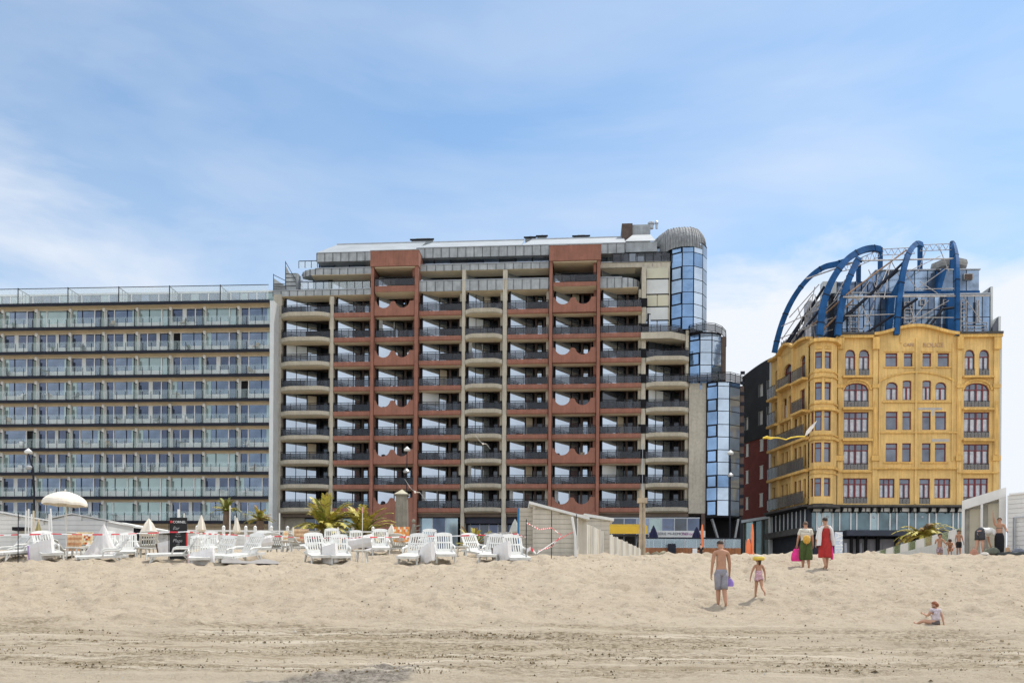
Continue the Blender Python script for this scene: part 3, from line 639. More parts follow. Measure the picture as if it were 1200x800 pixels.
for (a, b_, y0, y1) in ((484, 509, 281.5, 286.5), (616, 628, 279, 282.5), (630, 641, 277.5, 282), (672, 690, 277.5, 281)):
    mb = MB(); ua, ub = FC.u(a, 9, 280), FC.u(b_, 9, 280); za, zb_ = FC.z((a+b_)/2, y1+3, 9), FC.z((a+b_)/2, y0, 9)
    mb.fbox(FC, ua, ub, 8, 11, za, zb_-.3, m_zroof); mb.fbox(FC, ua+.5, ub-.5, 8.5, 10.5, zb_-.297, zb_+.05, m_alu); mb.fbox(FC, ua-.15, ub+.15, 7.8, 7.99, zb_-.45, zb_-.3, m_dark); mb.build('roof_vent', CB)
# cream spandrel panels between balconies and tower
mb = MB(); ua, ub = FC.u(752.5, .9, 340), FC.u(785, .9, 340); zt_ = FC.z(768, 308, .9); mb.fbox(FC, ua, ub, .95, 5, FC.z(768, 395, .9), zt_, m_conc)
ys = [313.5, 327, 345, 359.5, 375.5, 389]; pc = [mat('cream_panel', (.52, .50, .38), .5, .08, .5), m_white2, MATS['cream_panel'], m_white2, m_gD]
for i in range(5):
    n_ = 2 if i in (2, 4) else 1
    for j in range(n_):
        a0, a1 = ua+.45+(ub-ua-.6)*j/n_, ua+.45+(ub-ua-.6)*(j+1)/n_; mb.fbox(FC, a0+.06, a1-.06, .86, .948, FC.z(768, ys[i+1]-.8, .9), FC.z(768, ys[i]+.8, .9), pc[i])
    mb.fbox(FC, ua+.42, ub-.1, .90, .947, FC.z(768, ys[i+1]-.8, .9)+.01, FC.z(768, ys[i+1]+.8, .9)-.01, m_black)
mb.build('panel_wall', CB)
# glazed stair towers
gt = [glass('tower_glass_blue', (.15, .25, .40), .7, .05, .3, .3, wav=.35), glass('tower_glass_pale', (.38, .46, .55), .7, .08, .2, .3, wav=.35), glass('tower_glass_mid', (.25, .34, .45), .65, .07, .3, .3, wav=.35)]
def tower(name, facets, y0, y1, rows, frames, backw=6, pal=None, half=None, seed=1):
    """facets: list of (px, w); rows: pixel rows of the transoms"""
    rr = random.Random(seed); pts = [(FC.u(p, w, 450), w) for p, w in facets]; pm = facets[len(facets)//2][0]
    zt_, zb_ = FC.z(pm, y0, pts[0][1]), FC.z(pm, y1, pts[0][1]); mb = MB()
    ring = [FC.pt(u, w+.06, 0) for u, w in pts]+[FC.pt(pts[-1][0], backw, 0), FC.pt(pts[0][0], backw, 0)]
    mb.prism([(q.x, q.y) for q in ring], zb_, zt_, m_black); zr_ = [FC.z(pm, y, pts[0][1]) for y in rows]
    for i in range(len(pts)-1):
        a, b_ = Vector(pts[i]), Vector(pts[i+1]); d = (b_-a); L = d.length; d = d/L
        for j in range(len(zr_)-1):
            z1, z0 = zr_[j]-.04, zr_[j+1]+.04
            if z1 < zb_ or z0 > zt_: continue
            g = pal[i % len(pal)] if pal else gt[1]
            if rr.random() < .15: g = rr.choice(gt)
            if isinstance(g, int): g = gt[g]
            ins = .06
            if i == 0 and j % 2 == 0 and frames: ins = .16; z1 -= .1; z0 += .1
            p0 = a+d*ins; p1 = b_-d*ins; nn = Vector((d.y, -d.x))*.02
            mb.hexa([FC.pt(p0.x+nn.x, p0.y+nn.y, z0), FC.pt(p1.x+nn.x, p1.y+nn.y, z0), FC.pt(p1.x-nn.x, p1.y-nn.y+.05, z0), FC.pt(p0.x-nn.x, p0.y-nn.y+.05, z0),
                     FC.pt(p0.x+nn.x, p0.y+nn.y, z1), FC.pt(p1.x+nn.x, p1.y+nn.y, z1), FC.pt(p1.x-nn.x, p1.y-nn.y+.05, z1), FC.pt(p0.x-nn.x, p0.y-nn.y+.05, z1)], g)
    mb.build(name, CB); return ring, zb_, zt_
tower('glazed_stair_tower', [(828.5, .0), (841, -.55), (855, -.35), (867.5, .7)], 447, 606, [448+i*15.0 for i in range(1)]+[453.5, 468, 482.5, 498, 512.5, 527.5, 542, 557, 571.5, 586.5, 604.5], True, pal=[0, 1, 1], seed=3)
mb = MB(); mb.fbox(FC, FC.u(867.5, .7), FC.u(872, .7), .75, 8, cz[8]-.8, FC.z(868, 452, .7), m_brown)
for i in range(14): zq = cz[8]+i*1.15; mb.fbox(FC, FC.u(867.5, .7), FC.u(872.6, .7), .65, .74, zq, zq+.35, m_dark)
mb.build('louvred_side', CB)
tower('glazed_stair_tower', [(807, .9), (820, .3), (834, .4), (845, 1.2)], 390, 447.5, [392, 400, 414.5, 429, 443, 458], True, pal=[0, 1, 1], seed=5)
mb = MB(); mb.fbox(FC, FC.u(845, 1.2), FC.u(850.5, 1.2), 1.3, 8, FC.z(845, 450, 1.2), FC.z(845, 394, 1.2), m_brown); mb.build('louvred_side', CB)
tower('glazed_stair_tower', [(785.5, 1.2), (798.5, .5), (812, .5), (822.5, 1.3), (827.5, 2.6)], 284, 388.5, [286, 298.5, 314.5, 329.5, 344.5, 358.5, 373.5, 388], True, pal=[0, 0, 1, 2], seed=9, backw=9)
def rail_poly(fac, y0, y1, name='terrace_railing'):
    mb = MB(); pm = fac[len(fac)//2][0]; z1, z0 = FC.z(pm, y0, fac[0][1]), FC.z(pm, y1, fac[0][1]); pts = [(FC.u(p, w, 400), w) for p, w in fac]
    for (ua, wa), (ub, wb) in zip(pts[:-1], pts[1:]):
        A, B = FC.pt(ua, wa, 0), FC.pt(ub, wb, 0); mb.slab([(A.x, A.y, z0+.12), (B.x, B.y, z0+.12), (B.x, B.y, z1-.18), (A.x, A.y, z1-.18)], (0, .02, 0), m_rail2)
        for zq in (z1, z1-.16, z0+.1): mb.bar((A.x, A.y, zq), (B.x, B.y, zq), .05, .05, m_black)
        k = max(1, round((B-A).length/1.1))
        for i in range(k+1): q = A.lerp(B, i/k); mb.bar((q.x, q.y, z0), (q.x, q.y, z1), .05, .05, m_black)
    mb.build(name, CB)
rail_poly([(752, -.3), (785, -.4), (806, 1.0), (808, 0), (825, -.9), (838, -.4), (846, .7), (850.5, 2.2), (851, 5)], 379.5, 390)
rail_poly([(806, -.2), (829, -.5), (842, -1.1), (856, -.8), (868, .4), (872, 1.5), (873, 5)], 437.5, 448)
mb = MB(); ring = [FC.pt(FC.u(p, w, 400), w, 0) for p, w in ((751, -.35), (786, -.45), (807.5, .95), (807.5, 4), (751, 4))]; mb.prism([(q.x, q.y) for q in ring], FC.z(775, 397.5), FC.z(775, 390), m_conc); mb.build('balcony_slab', CB)
m_dome = mat('weathered_dome_zinc', (.25, .26, .265), .7, .3, 1.2, .1, 0, .2, streak=.3); m_domes = mat('dome_seam', (.17, .175, .18), .75, .3, 2, spec=.2)
# ribbed zinc dome over the top tower
mb = MB(); plan = [(757, 7.5), (762, 5.4), (768, 4.0), (774, 2.9), (780, 1.9), (785.5, 1.1), (792, .6), (798.5, .35), (805, .3), (812, .35), (817, .7), (822.5, 1.15), (825.5, 1.9), (827.6, 2.6), (827.0, 4.5), (826, 8), (790, 10), (757, 10)]
pts = [(FC.u(p, w, 280), w) for p, w in plan]; zb_, zt_ = FC.z(800, 289.5, .5), FC.z(800, 264.5, 3.5); cu0, cu1, cw = FC.u(781, 5, 280), FC.u(806, 5, 280), 6.5; n_ = 10
for i in range(len(pts)):
    a, b_ = pts[i], pts[(i+1) % len(pts)]
    for j in range(n_):
        t0, t1 = j/n_*math.pi/2, (j+1)/n_*math.pi/2
        def q(p, t_): s_ = max(math.cos(t_)**.8, .02); c_u = min(max(p[0], cu0), cu1); return FC.pt(c_u+(p[0]-c_u)*s_, cw+(p[1]-cw)*s_, zb_+(zt_-zb_)*math.sin(t_)**.9)
        mb.poly([q(a, t0), q(b_, t0), q(b_, t1), q(a, t1)], m_dome)
        mb.bar(q(a, t0), q(a, t1), .10, .12, m_domes)
        mid = ((a[0]+b_[0])/2, (a[1]+b_[1])/2); mb.bar(q(mid, t0), q(mid, t1), .06, .09, m_domes)
mb.build('zinc_dome', CB)
mb = MB(); ua, ub = FC.u(768, 3, 300), FC.u(786, 3, 300); mb.fbox(FC, ua, ub, 3.2, 8, FC.z(780, 308, 3), FC.z(780, 288, 3), m_core); mb.fbox(FC, ua+.2, ub-.1, 3.1, 3.19, FC.z(780, 306, 3), FC.z(780, 291, 3), m_gA); mb.build('terrace_window', CB)
# ground floor
zg = cz[8]-.62
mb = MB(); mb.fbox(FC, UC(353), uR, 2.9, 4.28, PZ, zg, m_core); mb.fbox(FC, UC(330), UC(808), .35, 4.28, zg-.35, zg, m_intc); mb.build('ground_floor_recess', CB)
def shop(p0, p1, y0, y1, w, n, gl, name='shop_window', lines=1):
    mb = MB(); ua, ub = FC.u(p0, w, 620), FC.u(p1, w, 620); z1 = FC.z((p0+p1)/2, y0, w); z0 = FC.z((p0+p1)/2, y1, w) if y1 else PZ; dx = (ub-ua)/n
    for i in range(n): mb.fbox(FC, ua+dx*i+.05, ua+dx*(i+1)-.05, w, w+.05, z0, z1, gl[i % len(gl)]); mb.fbox(FC, ua+dx*i-.05, ua+dx*i+.05, w-.05, w+.07, z0, z1, m_alu if lines else m_dark)
    mb.fbox(FC, ua, ub, w-.04, w+.06, z1+.003, z1+.15, m_alu); mb.build(name, CB)
shop(354, 434, 602, None, 1.6, 5, [m_gE, m_gC, m_gE, m_gB]); shop(492, 537, 604, None, 1.2, 3, [glass('shop_glass_pale', (.33, .42, .47), .5, .1), m_gC]); shop(541, 605, 612, None, 2.0, 6, [m_gE, m_gC])
shop(702, 820, 607.5, 626, .5, 8, [m_gC, m_gE, m_gC, m_gA, m_gB]); shop(702, 820, 628, None, 2.0, 8, [m_gE])
mb = MB(); mb.fbox(FC, UC(538), UC(643), .9, 2.9, FC.z(590, 612), FC.z(590, 603), mat('navy_fascia', (.015, .018, .04), .5)); mb.build('shop_fascia', CB)
# arched red wall under each red frame
for a, b_ in ((434, 490), (643, 702)):
    mb = MB(); ua, ub = UC(a), UC(b_); zt_ = cz[8]-.5; c_ = (ua+ub)/2+.1; rr_ = (ub-ua)*.40; zc_ = PZ+.9; n_ = 24; zb_ = PZ
    for i in range(n_):
        t0, t1 = math.pi*i/n_, math.pi*(i+1)/n_; x0, x1 = c_-rr_*math.cos(t0), c_-rr_*math.cos(t1)
        mb.hexa([FC.pt(x0, -.4, zc_+rr_*math.sin(t0)), FC.pt(x1, -.4, zc_+rr_*math.sin(t1)), FC.pt(x1, .4, zc_+rr_*math.sin(t1)), FC.pt(x0, .4, zc_+rr_*math.sin(t0)), FC.pt(x0, -.4, zt_), FC.pt(x1, -.4, zt_), FC.pt(x1, .4, zt_), FC.pt(x0, .4, zt_)], m_red)
    mb.fbox(FC, ua, c_-rr_, -.4, .4, zb_, zt_, m_red); mb.fbox(FC, c_+rr_, ub, -.4, .4, zb_, zt_, m_red); mb.build('arched_wall', CB)
# raking struts under the glazed tower
mb = MB(); mb.fbox(FC, FC.u(829, 3, 620), FC.u(868, 3, 620), 3.5, 8, PZ, FC.z(850, 606), m_black)
mb.bar(FC.pt(FC.u(835, .5), .5, FC.z(835, 607)), FC.pt(FC.u(850, 1.5), 1.5, PZ+.5), .22, .22, m_alu); mb.bar(FC.pt(FC.u(866, .6), .6, FC.z(866, 607)), FC.pt(FC.u(858, 1.5), 1.5, PZ+.5), .22, .22, m_alu)
mb.fbox(FC, FC.u(822, .2, 620), uR-.01, .31, .8, PZ, cz[8]-.61, m_brown); mb.build('tower_undercroft', CB)
# ------------------------------------------------------------------ yellow art nouveau building
m_yel = mat('ochre_render', (.74, .50, .19), .85, .17, .35, .2, streak=.36, fine=.12)
m_yel2 = mat('ochre_moulding', (.70, .44, .14), .85, .18, .8, .1, streak=.55)
m_burg = mat('burgundy_frame', (.16, .018, .022), .5, .15, 3)
m_net = mat('net_curtain', (.50, .52, .56), .9, .2, 3)
m_win = glass('yellow_house_glass', (.13, .15, .19), .45, .06, .3, .6)
m_iron = clear('grey_iron_balustrade', (.19, .18, .17), .72)
m_ledge = mat('dark_ledge', (.07, .065, .06), .8, .3, 1.5, .2)
FY = Fr(P(1060, 480, 92.4), (1, -.045))
YB = thing('hotel', 'ochre yellow art nouveau corner building with burgundy windows and blue arches over its glass roof', 'building', FY.pt(0, 0, PZ))
nearc = P(947, 500, 92.6); farc = P(903.5, 510, 101.4)
FS = Fr((farc.x, farc.y), (nearc.x-farc.x, nearc.y-farc.y))           # side facade, left end far away
LS = (Vector(nearc[:2])-Vector(farc[:2])).length
def arcz(u0, u1, z1, rise, u): c = (u0+u1)/2; h = (u1-u0)/2; return z1-rise+rise*math.sqrt(max(0, 1-((u-c)/h)**2))
def facade(F, u0, u1, z0, z1, holes, m, w=0, depth=.35, top=None):
    """wall sheet with real openings: holes = (ua, ub, za, zb, rise)"""
    us_ = sorted({u0, u1, *[h[0] for h in holes], *[h[1] for h in holes]}); zs_ = sorted({z0, z1, *[h[2] for h in holes], *[h[3] for h in holes]}); mb = MB()
    for a, b_ in zip(us_[:-1], us_[1:]):
        for c_, d_ in zip(zs_[:-1], zs_[1:]):
            if any(h[0]-1e-6 <= a and b_ <= h[1]+1e-6 and h[2]-1e-6 <= c_ and d_ <= h[3]+1e-6 for h in holes): continue
            mb.poly([F.pt(a, w, c_), F.pt(b_, w, c_), F.pt(b_, w, d_), F.pt(a, w, d_)], m)
    for (a, b_, c_, d_, r_) in holes:
        for p, q in (((a, c_), (a, d_-r_)), ((b_, c_), (b_, d_-r_)), ((a, c_), (b_, c_))): mb.poly([F.pt(p[0], w, p[1]), F.pt(q[0], w, q[1]), F.pt(q[0], w+depth, q[1]), F.pt(p[0], w+depth, p[1])], m)
        n_ = 10 if r_ else 1
        for i in range(n_):
            x0, x1 = a+(b_-a)*i/n_, a+(b_-a)*(i+1)/n_; y0, y1 = (arcz(a, b_, d_, r_, x0), arcz(a, b_, d_, r_, x1)) if r_ else (d_, d_)
            mb.poly([F.pt(x0, w, y0), F.pt(x1, w, y1), F.pt(x1, w+depth, y1), F.pt(x0, w+depth, y0)], m)
            if r_: mb.poly([F.pt(x0, w, y0), F.pt(x1, w, y1), F.pt(x1, w, d_), F.pt(x0, w, d_)], m)
    return mb
def window(F, a, b_, c_, d_, r_, w, mull=1, transom=.7, curtain=1, base=0.0, parent=None, n=8):
    mb = MB(); t = .075; wf = w+.16
    def top(u): return arcz(a, b_, d_, r_, u) if r_ else d_
    ns = n if r_ else 1
    for i in range(ns):          # glass follows the arch
        x0, x1 = a+(b_-a)*i/ns, a+(b_-a)*(i+1)/ns; mb.poly([F.pt(x0, wf+.06, c_), F.pt(x1, wf+.06, c_), F.pt(x1, wf+.06, top(x1)), F.pt(x0, wf+.06, top(x0))], m_win)
        mb.bar(F.pt(x0, wf+.02, top(x0)-t/2), F.pt(x1, wf+.02, top(x1)-t/2), t, t*1.3, m_burg)
    mb.fbox(F, a, a+t, wf, wf+.05, c_, d_-r_, m_burg); mb.fbox(F, b_-t, b_, wf, wf+.05, c_, d_-r_, m_burg); mb.fbox(F, a+t, b_-t, wf, wf+.05, c_, c_+t, m_burg)
    zt = c_+(d_-c_)*transom; zt = min(zt, d_-r_ if r_ else zt)
    mb.fbox(F, a+t, b_-t, wf-.01, wf+.04, zt-.05, zt+.05, m_burg)
    for i in range(1, mull+1):
        u = a+(b_-a)*i/(mull+1); k = .05 if mull < 3 or i != 2 else .09
        mb.fbox(F, u-k, u+k, wf-.004, wf+.045, c_+t, (zt-.05) if (mull == 1) else min(top(u)-.02, d_), m_burg)
    if base: mb.fbox(F, a+t, b_-t, wf+.0, wf+.03, c_+base-.03, c_+base+.03, m_burg)
    if curtain:
        g = (b_-a)/(mull+1)
        for i in range(mull+1):
            if curtain == 2 and i not in (0, mull): continue
            x0 = a+g*i+t+.03; x1 = a+g*(i+1)-.07; mb.fbox(F, x0, x0+(x1-x0)*(.75 if i % 2 == 0 else .7), wf+.045, wf+.055, c_+t, zt-.06, m_net)
    return mb.build('window', parent or YB)
def HY(px0, px1, y0, y1, rise=0, F=FY, w=0):
    pm = (px0+px1)/2; ua, z1 = F.hit(px0, y0, w); ub, _ = F.hit(px1, y0, w); z0 = F.z(pm, y1, w); z1 = F.z(pm, y0, w)
    ua = F.u(px0, w, 480); ub = F.u(px1, w, 480); return (ua, ub, z0, z1, rise)
def UY(p, w=0): return FY.u(p, w, 480)
zled = FY.z(1060, 592); zroof = FY.z(1075, 393)
holes = []; wins = []
def addw(h, **k): holes.append(h); wins.append((h, k))
for x0, x1 in ((990, 1002), (1006, 1018.5), (1130, 1142), (1147, 1159)): addw(HY(x0, x1, 409.5, 439.5, .55), mull=1, transom=.72, base=.55)
for x0, x1 in ((988.8, 1018), (1129.5, 1159.5)):
    addw(HY(x0, x1, 448.5, 476.5, .75), mull=3, transom=.72, base=.5)
    addw(HY(x0, x1, 482.5, 512.5), mull=3, transom=.75, base=.7); addw(HY(x0, x1, 520, 550), mull=3, transom=.75, base=.7); addw(HY(x0, x1-1, 560, 589.6), mull=3, transom=.76, base=.7)
for i, (x0, x1) in enumerate(((1037.3, 1051.3), (1058.8, 1069), (1080.6, 1091), (1098.6, 1112))): addw(HY(x0, x1, 413.5, 429.3), mull=0, transom=.72, curtain=0)
for i, (x0, x1) in enumerate(((1038.3, 1052), (1057.6, 1068), (1080.8, 1091), (1096, 1109))):
    addw(HY(x0, x1, 445.5 if 0 < i < 3 else 447.5, 468.5, .12 if 0 < i < 3 else .45), mull=1 if i in (1, 2) else 1, transom=.66, curtain=1)
    addw(HY(x0, x1, 482, 503.5), mull=0, transom=.72, curtain=0); addw(HY(x0, x1, 519, 540.8), mull=0, transom=.72, curtain=0)
addw(HY(1031, 1049, 560.5, 583), mull=2, transom=.70); addw(HY(1054.5, 1067, 560.5, 590.2), mull=1, transom=.78, base=.7); addw(HY(1078, 1090.5, 560.5, 590.2), mull=1, transom=.78, base=.7); addw(HY(1095.5, 1114.5, 560.5, 583.5), mull=2, transom=.70)
uA, uB = UY(980.5), UY(1171.5)
facade(FY, uA, uB, zled, zroof, holes, m_yel).build('wall', YB)
for h, k in wins: window(FY, *h, 0, **k)
# gable with a curved head
mb = MB(); n_ = 24; ua, ub = UY(1022), UY(1122); zg_ = FY.z(1075, 383.5)
def gtop(t): return zroof+(zg_-zroof)*(.5-.5*math.cos(2*math.pi*t))**.85
for i in range(n_):
    t0, t1 = i/n_, (i+1)/n_; x0, x1 = ua+(ub-ua)*t0, ua+(ub-ua)*t1
    mb.hexa([FY.pt(x0, 0, zroof), FY.pt(x1, 0, zroof), FY.pt(x1, .5, zroof), FY.pt(x0, .5, zroof), FY.pt(x0, 0, gtop(t0)), FY.pt(x1, 0, gtop(t1)), FY.pt(x1, .5, gtop(t1)), FY.pt(x0, .5, gtop(t0))], m_yel)
    mb.bar(FY.pt(x0, -.05, gtop(t0)+.1), FY.pt(x1, -.05, gtop(t1)+.1), .9, .3, m_yel2)
mb.build('gable', YB)
for a, b_ in ((980.5, 1022), (1122, 1172.5)):
    mb = MB(); mb.fbox(FY, UY(a), UY(b_), -.55, .5, zroof+.02, zroof+.26, m_ledge); mb.fbox(FY, UY(a), UY(b_), -.42, .5, zroof-.3, zroof+.017, m_yel2); mb.build('cornice', YB)
# body of the building behind the sheets
mb = MB(); q = [FY.pt(UY(983), .9, 0), FY.pt(uB-.05, .9, 0), FY.pt(uB-.05, 10.5, 0), FS.pt(.1, .9, 0), FS.pt(LS-.6, .9, 0)]
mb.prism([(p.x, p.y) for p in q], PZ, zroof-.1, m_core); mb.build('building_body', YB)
mb = MB(); mb.fbox(FY, uB+.003, uB+.35, .3, 11, PZ, zroof+.2, m_white2); mb.fbox(FY, uB-.0, uB+.36, .5, 4, zroof+.203, zroof+.5, m_alu); mb.build('party_wall', YB)
# pilasters, ledges, sills
def piece(p0, p1, y0, y1, w0, w1, m, name, F=FY):
    mb = MB(); pm = (p0+p1)/2; mb.fbox(F, F.u(p0, 0, 480), F.u(p1, 0, 480), w0, w1, F.z(pm, y1), F.z(pm, y0), m); return mb.build(name, YB)
for a, b_ in ((981, 986.5), (1022.3, 1027.5), (1121, 1126), (1163.8, 1169.5)):
    mb = MB(); ua, ub = UY(a), UY(b_); pm = (a+b_)/2
    mb.fbox(FY, ua, ub, -.18, -.003, zled, zroof-.3, m_yel); mb.fbox(FY, ua-.12, ub+.12, -.30, -.185, FY.z(pm, 455), FY.z(pm, 450.5), m_yel2); mb.fbox(FY, ua-.1, ub+.1, -.42, -.185, FY.z(pm, 410), FY.z(pm, 396), m_yel2)
    mb.fbox(FY, ua-.15, ub+.15, -.36, -.185, FY.z(pm, 540), FY.z(pm, 534), m_yel2); mb.fbox(FY, ua+.1, ub-.1, -.24, -.185, FY.z(pm, 533), FY.z(pm, 470), m_yel2); mb.build('pilaster', YB)
for (a, b_, y) in ((986, 1021, 441), (986, 1021, 478.5), (986, 1021, 515), (1127.5, 1163, 441), (1127.5, 1163, 478.8), (1127.5, 1163, 515.2)): piece(a, b_, y, y+2.2, -.5, -.004, m_yel2, 'balcony_sill')
for (a, b_, y) in ((981, 1021, 552), (1122, 1170, 553), (1022, 1122, 548.2), (1028, 1121, 506), (1034, 1114, 470.2)): piece(a, b_, y, y+1.6, -.32 if y > 540 else -.16, -.006, m_yel2, 'string_course')
for (a, b_, y) in ((1035, 1053, 429.8), (1056.5, 1071, 429.8), (1079, 1093, 429.8), (1096.5, 1114, 429.8), (1036, 1054, 541.5), (1055.5, 1070, 541.5), (1079, 1093, 541.5), (1094, 1111, 541.5)): piece(a, b_, y, y+1.2, -.14, -.006, m_yel2, 'sill')
for (a, b_, y) in ((1035.5, 1053, 411.3), (1057, 1070.5, 411.3), (1079, 1092.5, 411.3), (1097, 1113.5, 411.3)): piece(a, b_, y, y+1.0, -.10, -.006, m_yel2, 'window_hood')
for (a, b_, y0, y1) in ((1072, 1074.5, 396, 590), (1054, 1056, 393, 402), (1099, 1101, 393, 402), (1029.5, 1031, 402, 540), (1115, 1116.6, 402, 540)): piece(a, b_, y0, y1, -.12, -.005, m_yel, 'fluted_strip')
m_cplast = mat('fresh_cement', (.42, .40, .38), .9)
for (a, b_, y0, y1) in ((1076, 1104, 477.5, 480), (1092, 1112, 514.2, 517.4), (1092, 1095, 480, 487)): piece(a, b_, y0, y1, -.02, -.003, m_cplast, 'cement_repair')
def arch_hood(px0, px1, y0, rise, name='arch_moulding'):
    mb = MB(); ua, ub = UY(px0), UY(px1); z1 = FY.z((px0+px1)/2, y0); n_ = 14; c_ = (ua+ub)/2; h = (ub-ua)/2; pts = []
    for i in range(n_+1): t = -1+2*i/n_; pts.append((c_+h*t, z1-rise+rise*math.sqrt(max(0, 1-t*t))))
    for a, b_ in zip(pts[:-1], pts[1:]): mb.bar(FY.pt(a[0], -.09, a[1]), FY.pt(b_[0], -.09, b_[1]), .18, .22, m_yel2)
    mb.build(name, YB)
arch_hood(986.5, 1020.5, 445, 1.1); arch_hood(1127, 1162, 445, 1.1)
mb = MB(); pts = []
for i in range(25): t = i/24; px = 1030+88*t; pts.append(FY.pt(UY(px), -.06, FY.z(px, 447-11*math.sin(math.pi*t)**.7)))
for a, b_ in zip(pts[:-1], pts[1:]): mb.bar(a, b_, .14, .18, m_yel2)
mb.build('arch_moulding', YB)
m_let = mat('faded_lettering', (.45, .30, .21), .8, .25, 6)
def ytext(s_, px, py, size, w=-.04): return text(s_, size, m_let, facing(FY, UY(px), w, FY.z(px, py)), YB, ext=.02)
ytext('CAFE', 1064.3, 404.2, .50); ytext('ROUGE', 1093.0, 404.6, .66)
# ironwork in front of the tall windows
def irons(F, a, b_, za, zb, w, name='iron_balustrade', parent=None):
    mb = MB(); mb.fbox(F, a, b_, w, w+.03, za, zb-.05, m_iron); mb.fbox(F, a, b_, w-.03, w+.05, zb, zb+.05, m_ledge); n_ = max(3, int((b_-a)/.35))
    for i in range(n_+1): u = a+(b_-a)*i/n_; mb.fbox(F, u-.015, u+.015, w-.02, w-.003, za, zb, m_ledge)
    mb.build(name, parent or YB)
for h, k in wins:
    if k.get('base'): irons(FY, h[0]+.02, h[1]-.02, h[2], h[2]+.62, .02)
# corner bay: three faceted sides
cb_pts = [(945.5, 94.6), (949.5, 92.0), (954, 91.2), (965, 90.9), (976, 91.2), (980.8, 92.3)]
cbw = [Vector(P(px, 480, D)[:2]) for px, D in cb_pts]
zcb1 = P(965, 397, 91)[2]
def facet(i, specs, parts=('wall', 'window')):
    F = Fr(cbw[i], cbw[i+1]-cbw[i]); L = (cbw[i+1]-cbw[i]).length; hs = []
    for (ta, tb, y0, y1) in specs: z1 = P(965, y0, 91)[2]; z0 = P(965, y1, 91)[2]; hs.append((L*ta, L*tb, z0, z1, 0))
    facade(F, 0, L, zled, zcb1, hs, m_yel, depth=.2).build('bay_wall', YB)
    for h in hs: window(F, *h, 0, mull=0, transom=.72, curtain=0)
rows = [(411.5, 431.5), (447.5, 468.5), (481, 504), (518, 541), (559.5, 581)]
facet(0, [(.2, .8, a, b_) for a, b_ in rows]); facet(1, [(.15, .85, a, b_) for a, b_ in rows[2:]]); facet(2, [(.08, .80, a, b_) for a, b_ in rows]); facet(3, [(.10, .82, a, b_) for a, b_ in rows]); facet(4, [])
mb = MB(); C2 = Vector((sum(p.x for p in cbw)/6, sum(p.y for p in cbw)/6+1.2))
def cring(s_): return [tuple(C2+(p-C2)*s_) for p in cbw]+[(cbw[-1].x, cbw[-1].y+2), (cbw[0].x+1, cbw[0].y+1.5)]
for y, h_, s_ in ((397, .35, 1.22), (434, .18, 1.06), (440.5, .15, 1.08), (471, .18, 1.06), (477.5, .3, 1.14), (508, .15, 1.06), (512, .28, 1.12), (546, .3, 1.12), (553, .15, 1.06), (590.8, .3, 1.2)):
    zq = P(965, y, 91)[2]; mb = MB(); mb.prism(cring(s_), zq-h_, zq, m_yel2 if y < 585 else m_ledge); mb.build('bay_moulding', YB)
for y in (405, 443.5):
    for a, b_ in ((2, .44), (3, .46)):
        F = Fr(cbw[a], cbw[a+1]-cbw[a]); L = (cbw[a+1]-cbw[a]).length; zq = P(965, y, 91)[2]; mb = MB(); mb.fbox(F, L*.1, L*.8, -.1, -.003, zq-.35, zq, m_yel2); mb.build('window_hood', YB)
# side facade: five storeys, receding to the left
def ZS(y): return FS.z(925, y)
def sdz(yn, z_=None): return P(946, yn, 92.8)[2]        # a height read at the near end
rs = [(413, 440), (453, 478), (484.5, 507.5), (520, 545.5), (560, 582)]
holes = []; wins = []
zbot = sdz(590); ztop_s = sdz(399)
for k, (ya, yb) in enumerate(rs):
    z1, z0 = sdz(ya), sdz(yb)
    if k >= 2:
        for i in range(8): a = .35+i*(LS-.5)/8; addw((a+.12, a+(LS-.5)/8-.28, z0-.0, z1, 0), mull=0, transom=.7, curtain=0)
    elif k == 0: addw((.9, 1.9, z0, z1, .4), mull=0, curtain=0); addw((3.0, 5.2, z0, z1, .9), mull=1, curtain=0); addw((LS-1.9, LS-.7, z0, z1, .4), mull=0, curtain=0)
    else: addw((.9, 1.7, z0, z1, 0), mull=0, curtain=0); addw((2.9, 3.9, z0, z1, .25), mull=0, curtain=2); addw((4.3, 5.3, z0, z1, .25), mull=0, curtain=2); addw((LS-1.9, LS-.8, z0, z1, 0), mull=0, curtain=0)
facade(FS, 0, LS, zbot, ztop_s, holes, m_yel, depth=.4).build('side_wall', YB)
for h, k in wins: window(FS, *h, .1, **k)
for ya in (484, 519, 559): pass
for yl, w_ in ((480.5, -.3), (512.5, -.55), (550, -.55)):
    mb = MB(); mb.fbox(FS, 0, LS+.2, w_, -.003, sdz(yl)-.28, sdz(yl), m_yel2); mb.build('string_course', YB)
for yl, yh in ((512.5, 497.5), (550, 536), (589, 575.5)): irons(FS, .1, LS-.1, sdz(yl)+.02, sdz(yh), -.5)
for a, b_, yl, yh in ((.3, 2.3, 448, 434), (2.8, 5.5, 441, 431), (LS-2.6, LS-.1, 442.5, 430), (.3, 2.3, 482, 467), (LS-2.6, LS-.1, 480, 467)):
    mb = MB(); mb.fbox(FS, a-.1, b_+.1, -.75, -.004, sdz(yl)-.25, sdz(yl), m_yel2); mb.build('balcony_slab', YB); irons(FS, a, b_, sdz(yl)+.02, sdz(yh), -.68)
mb = MB()
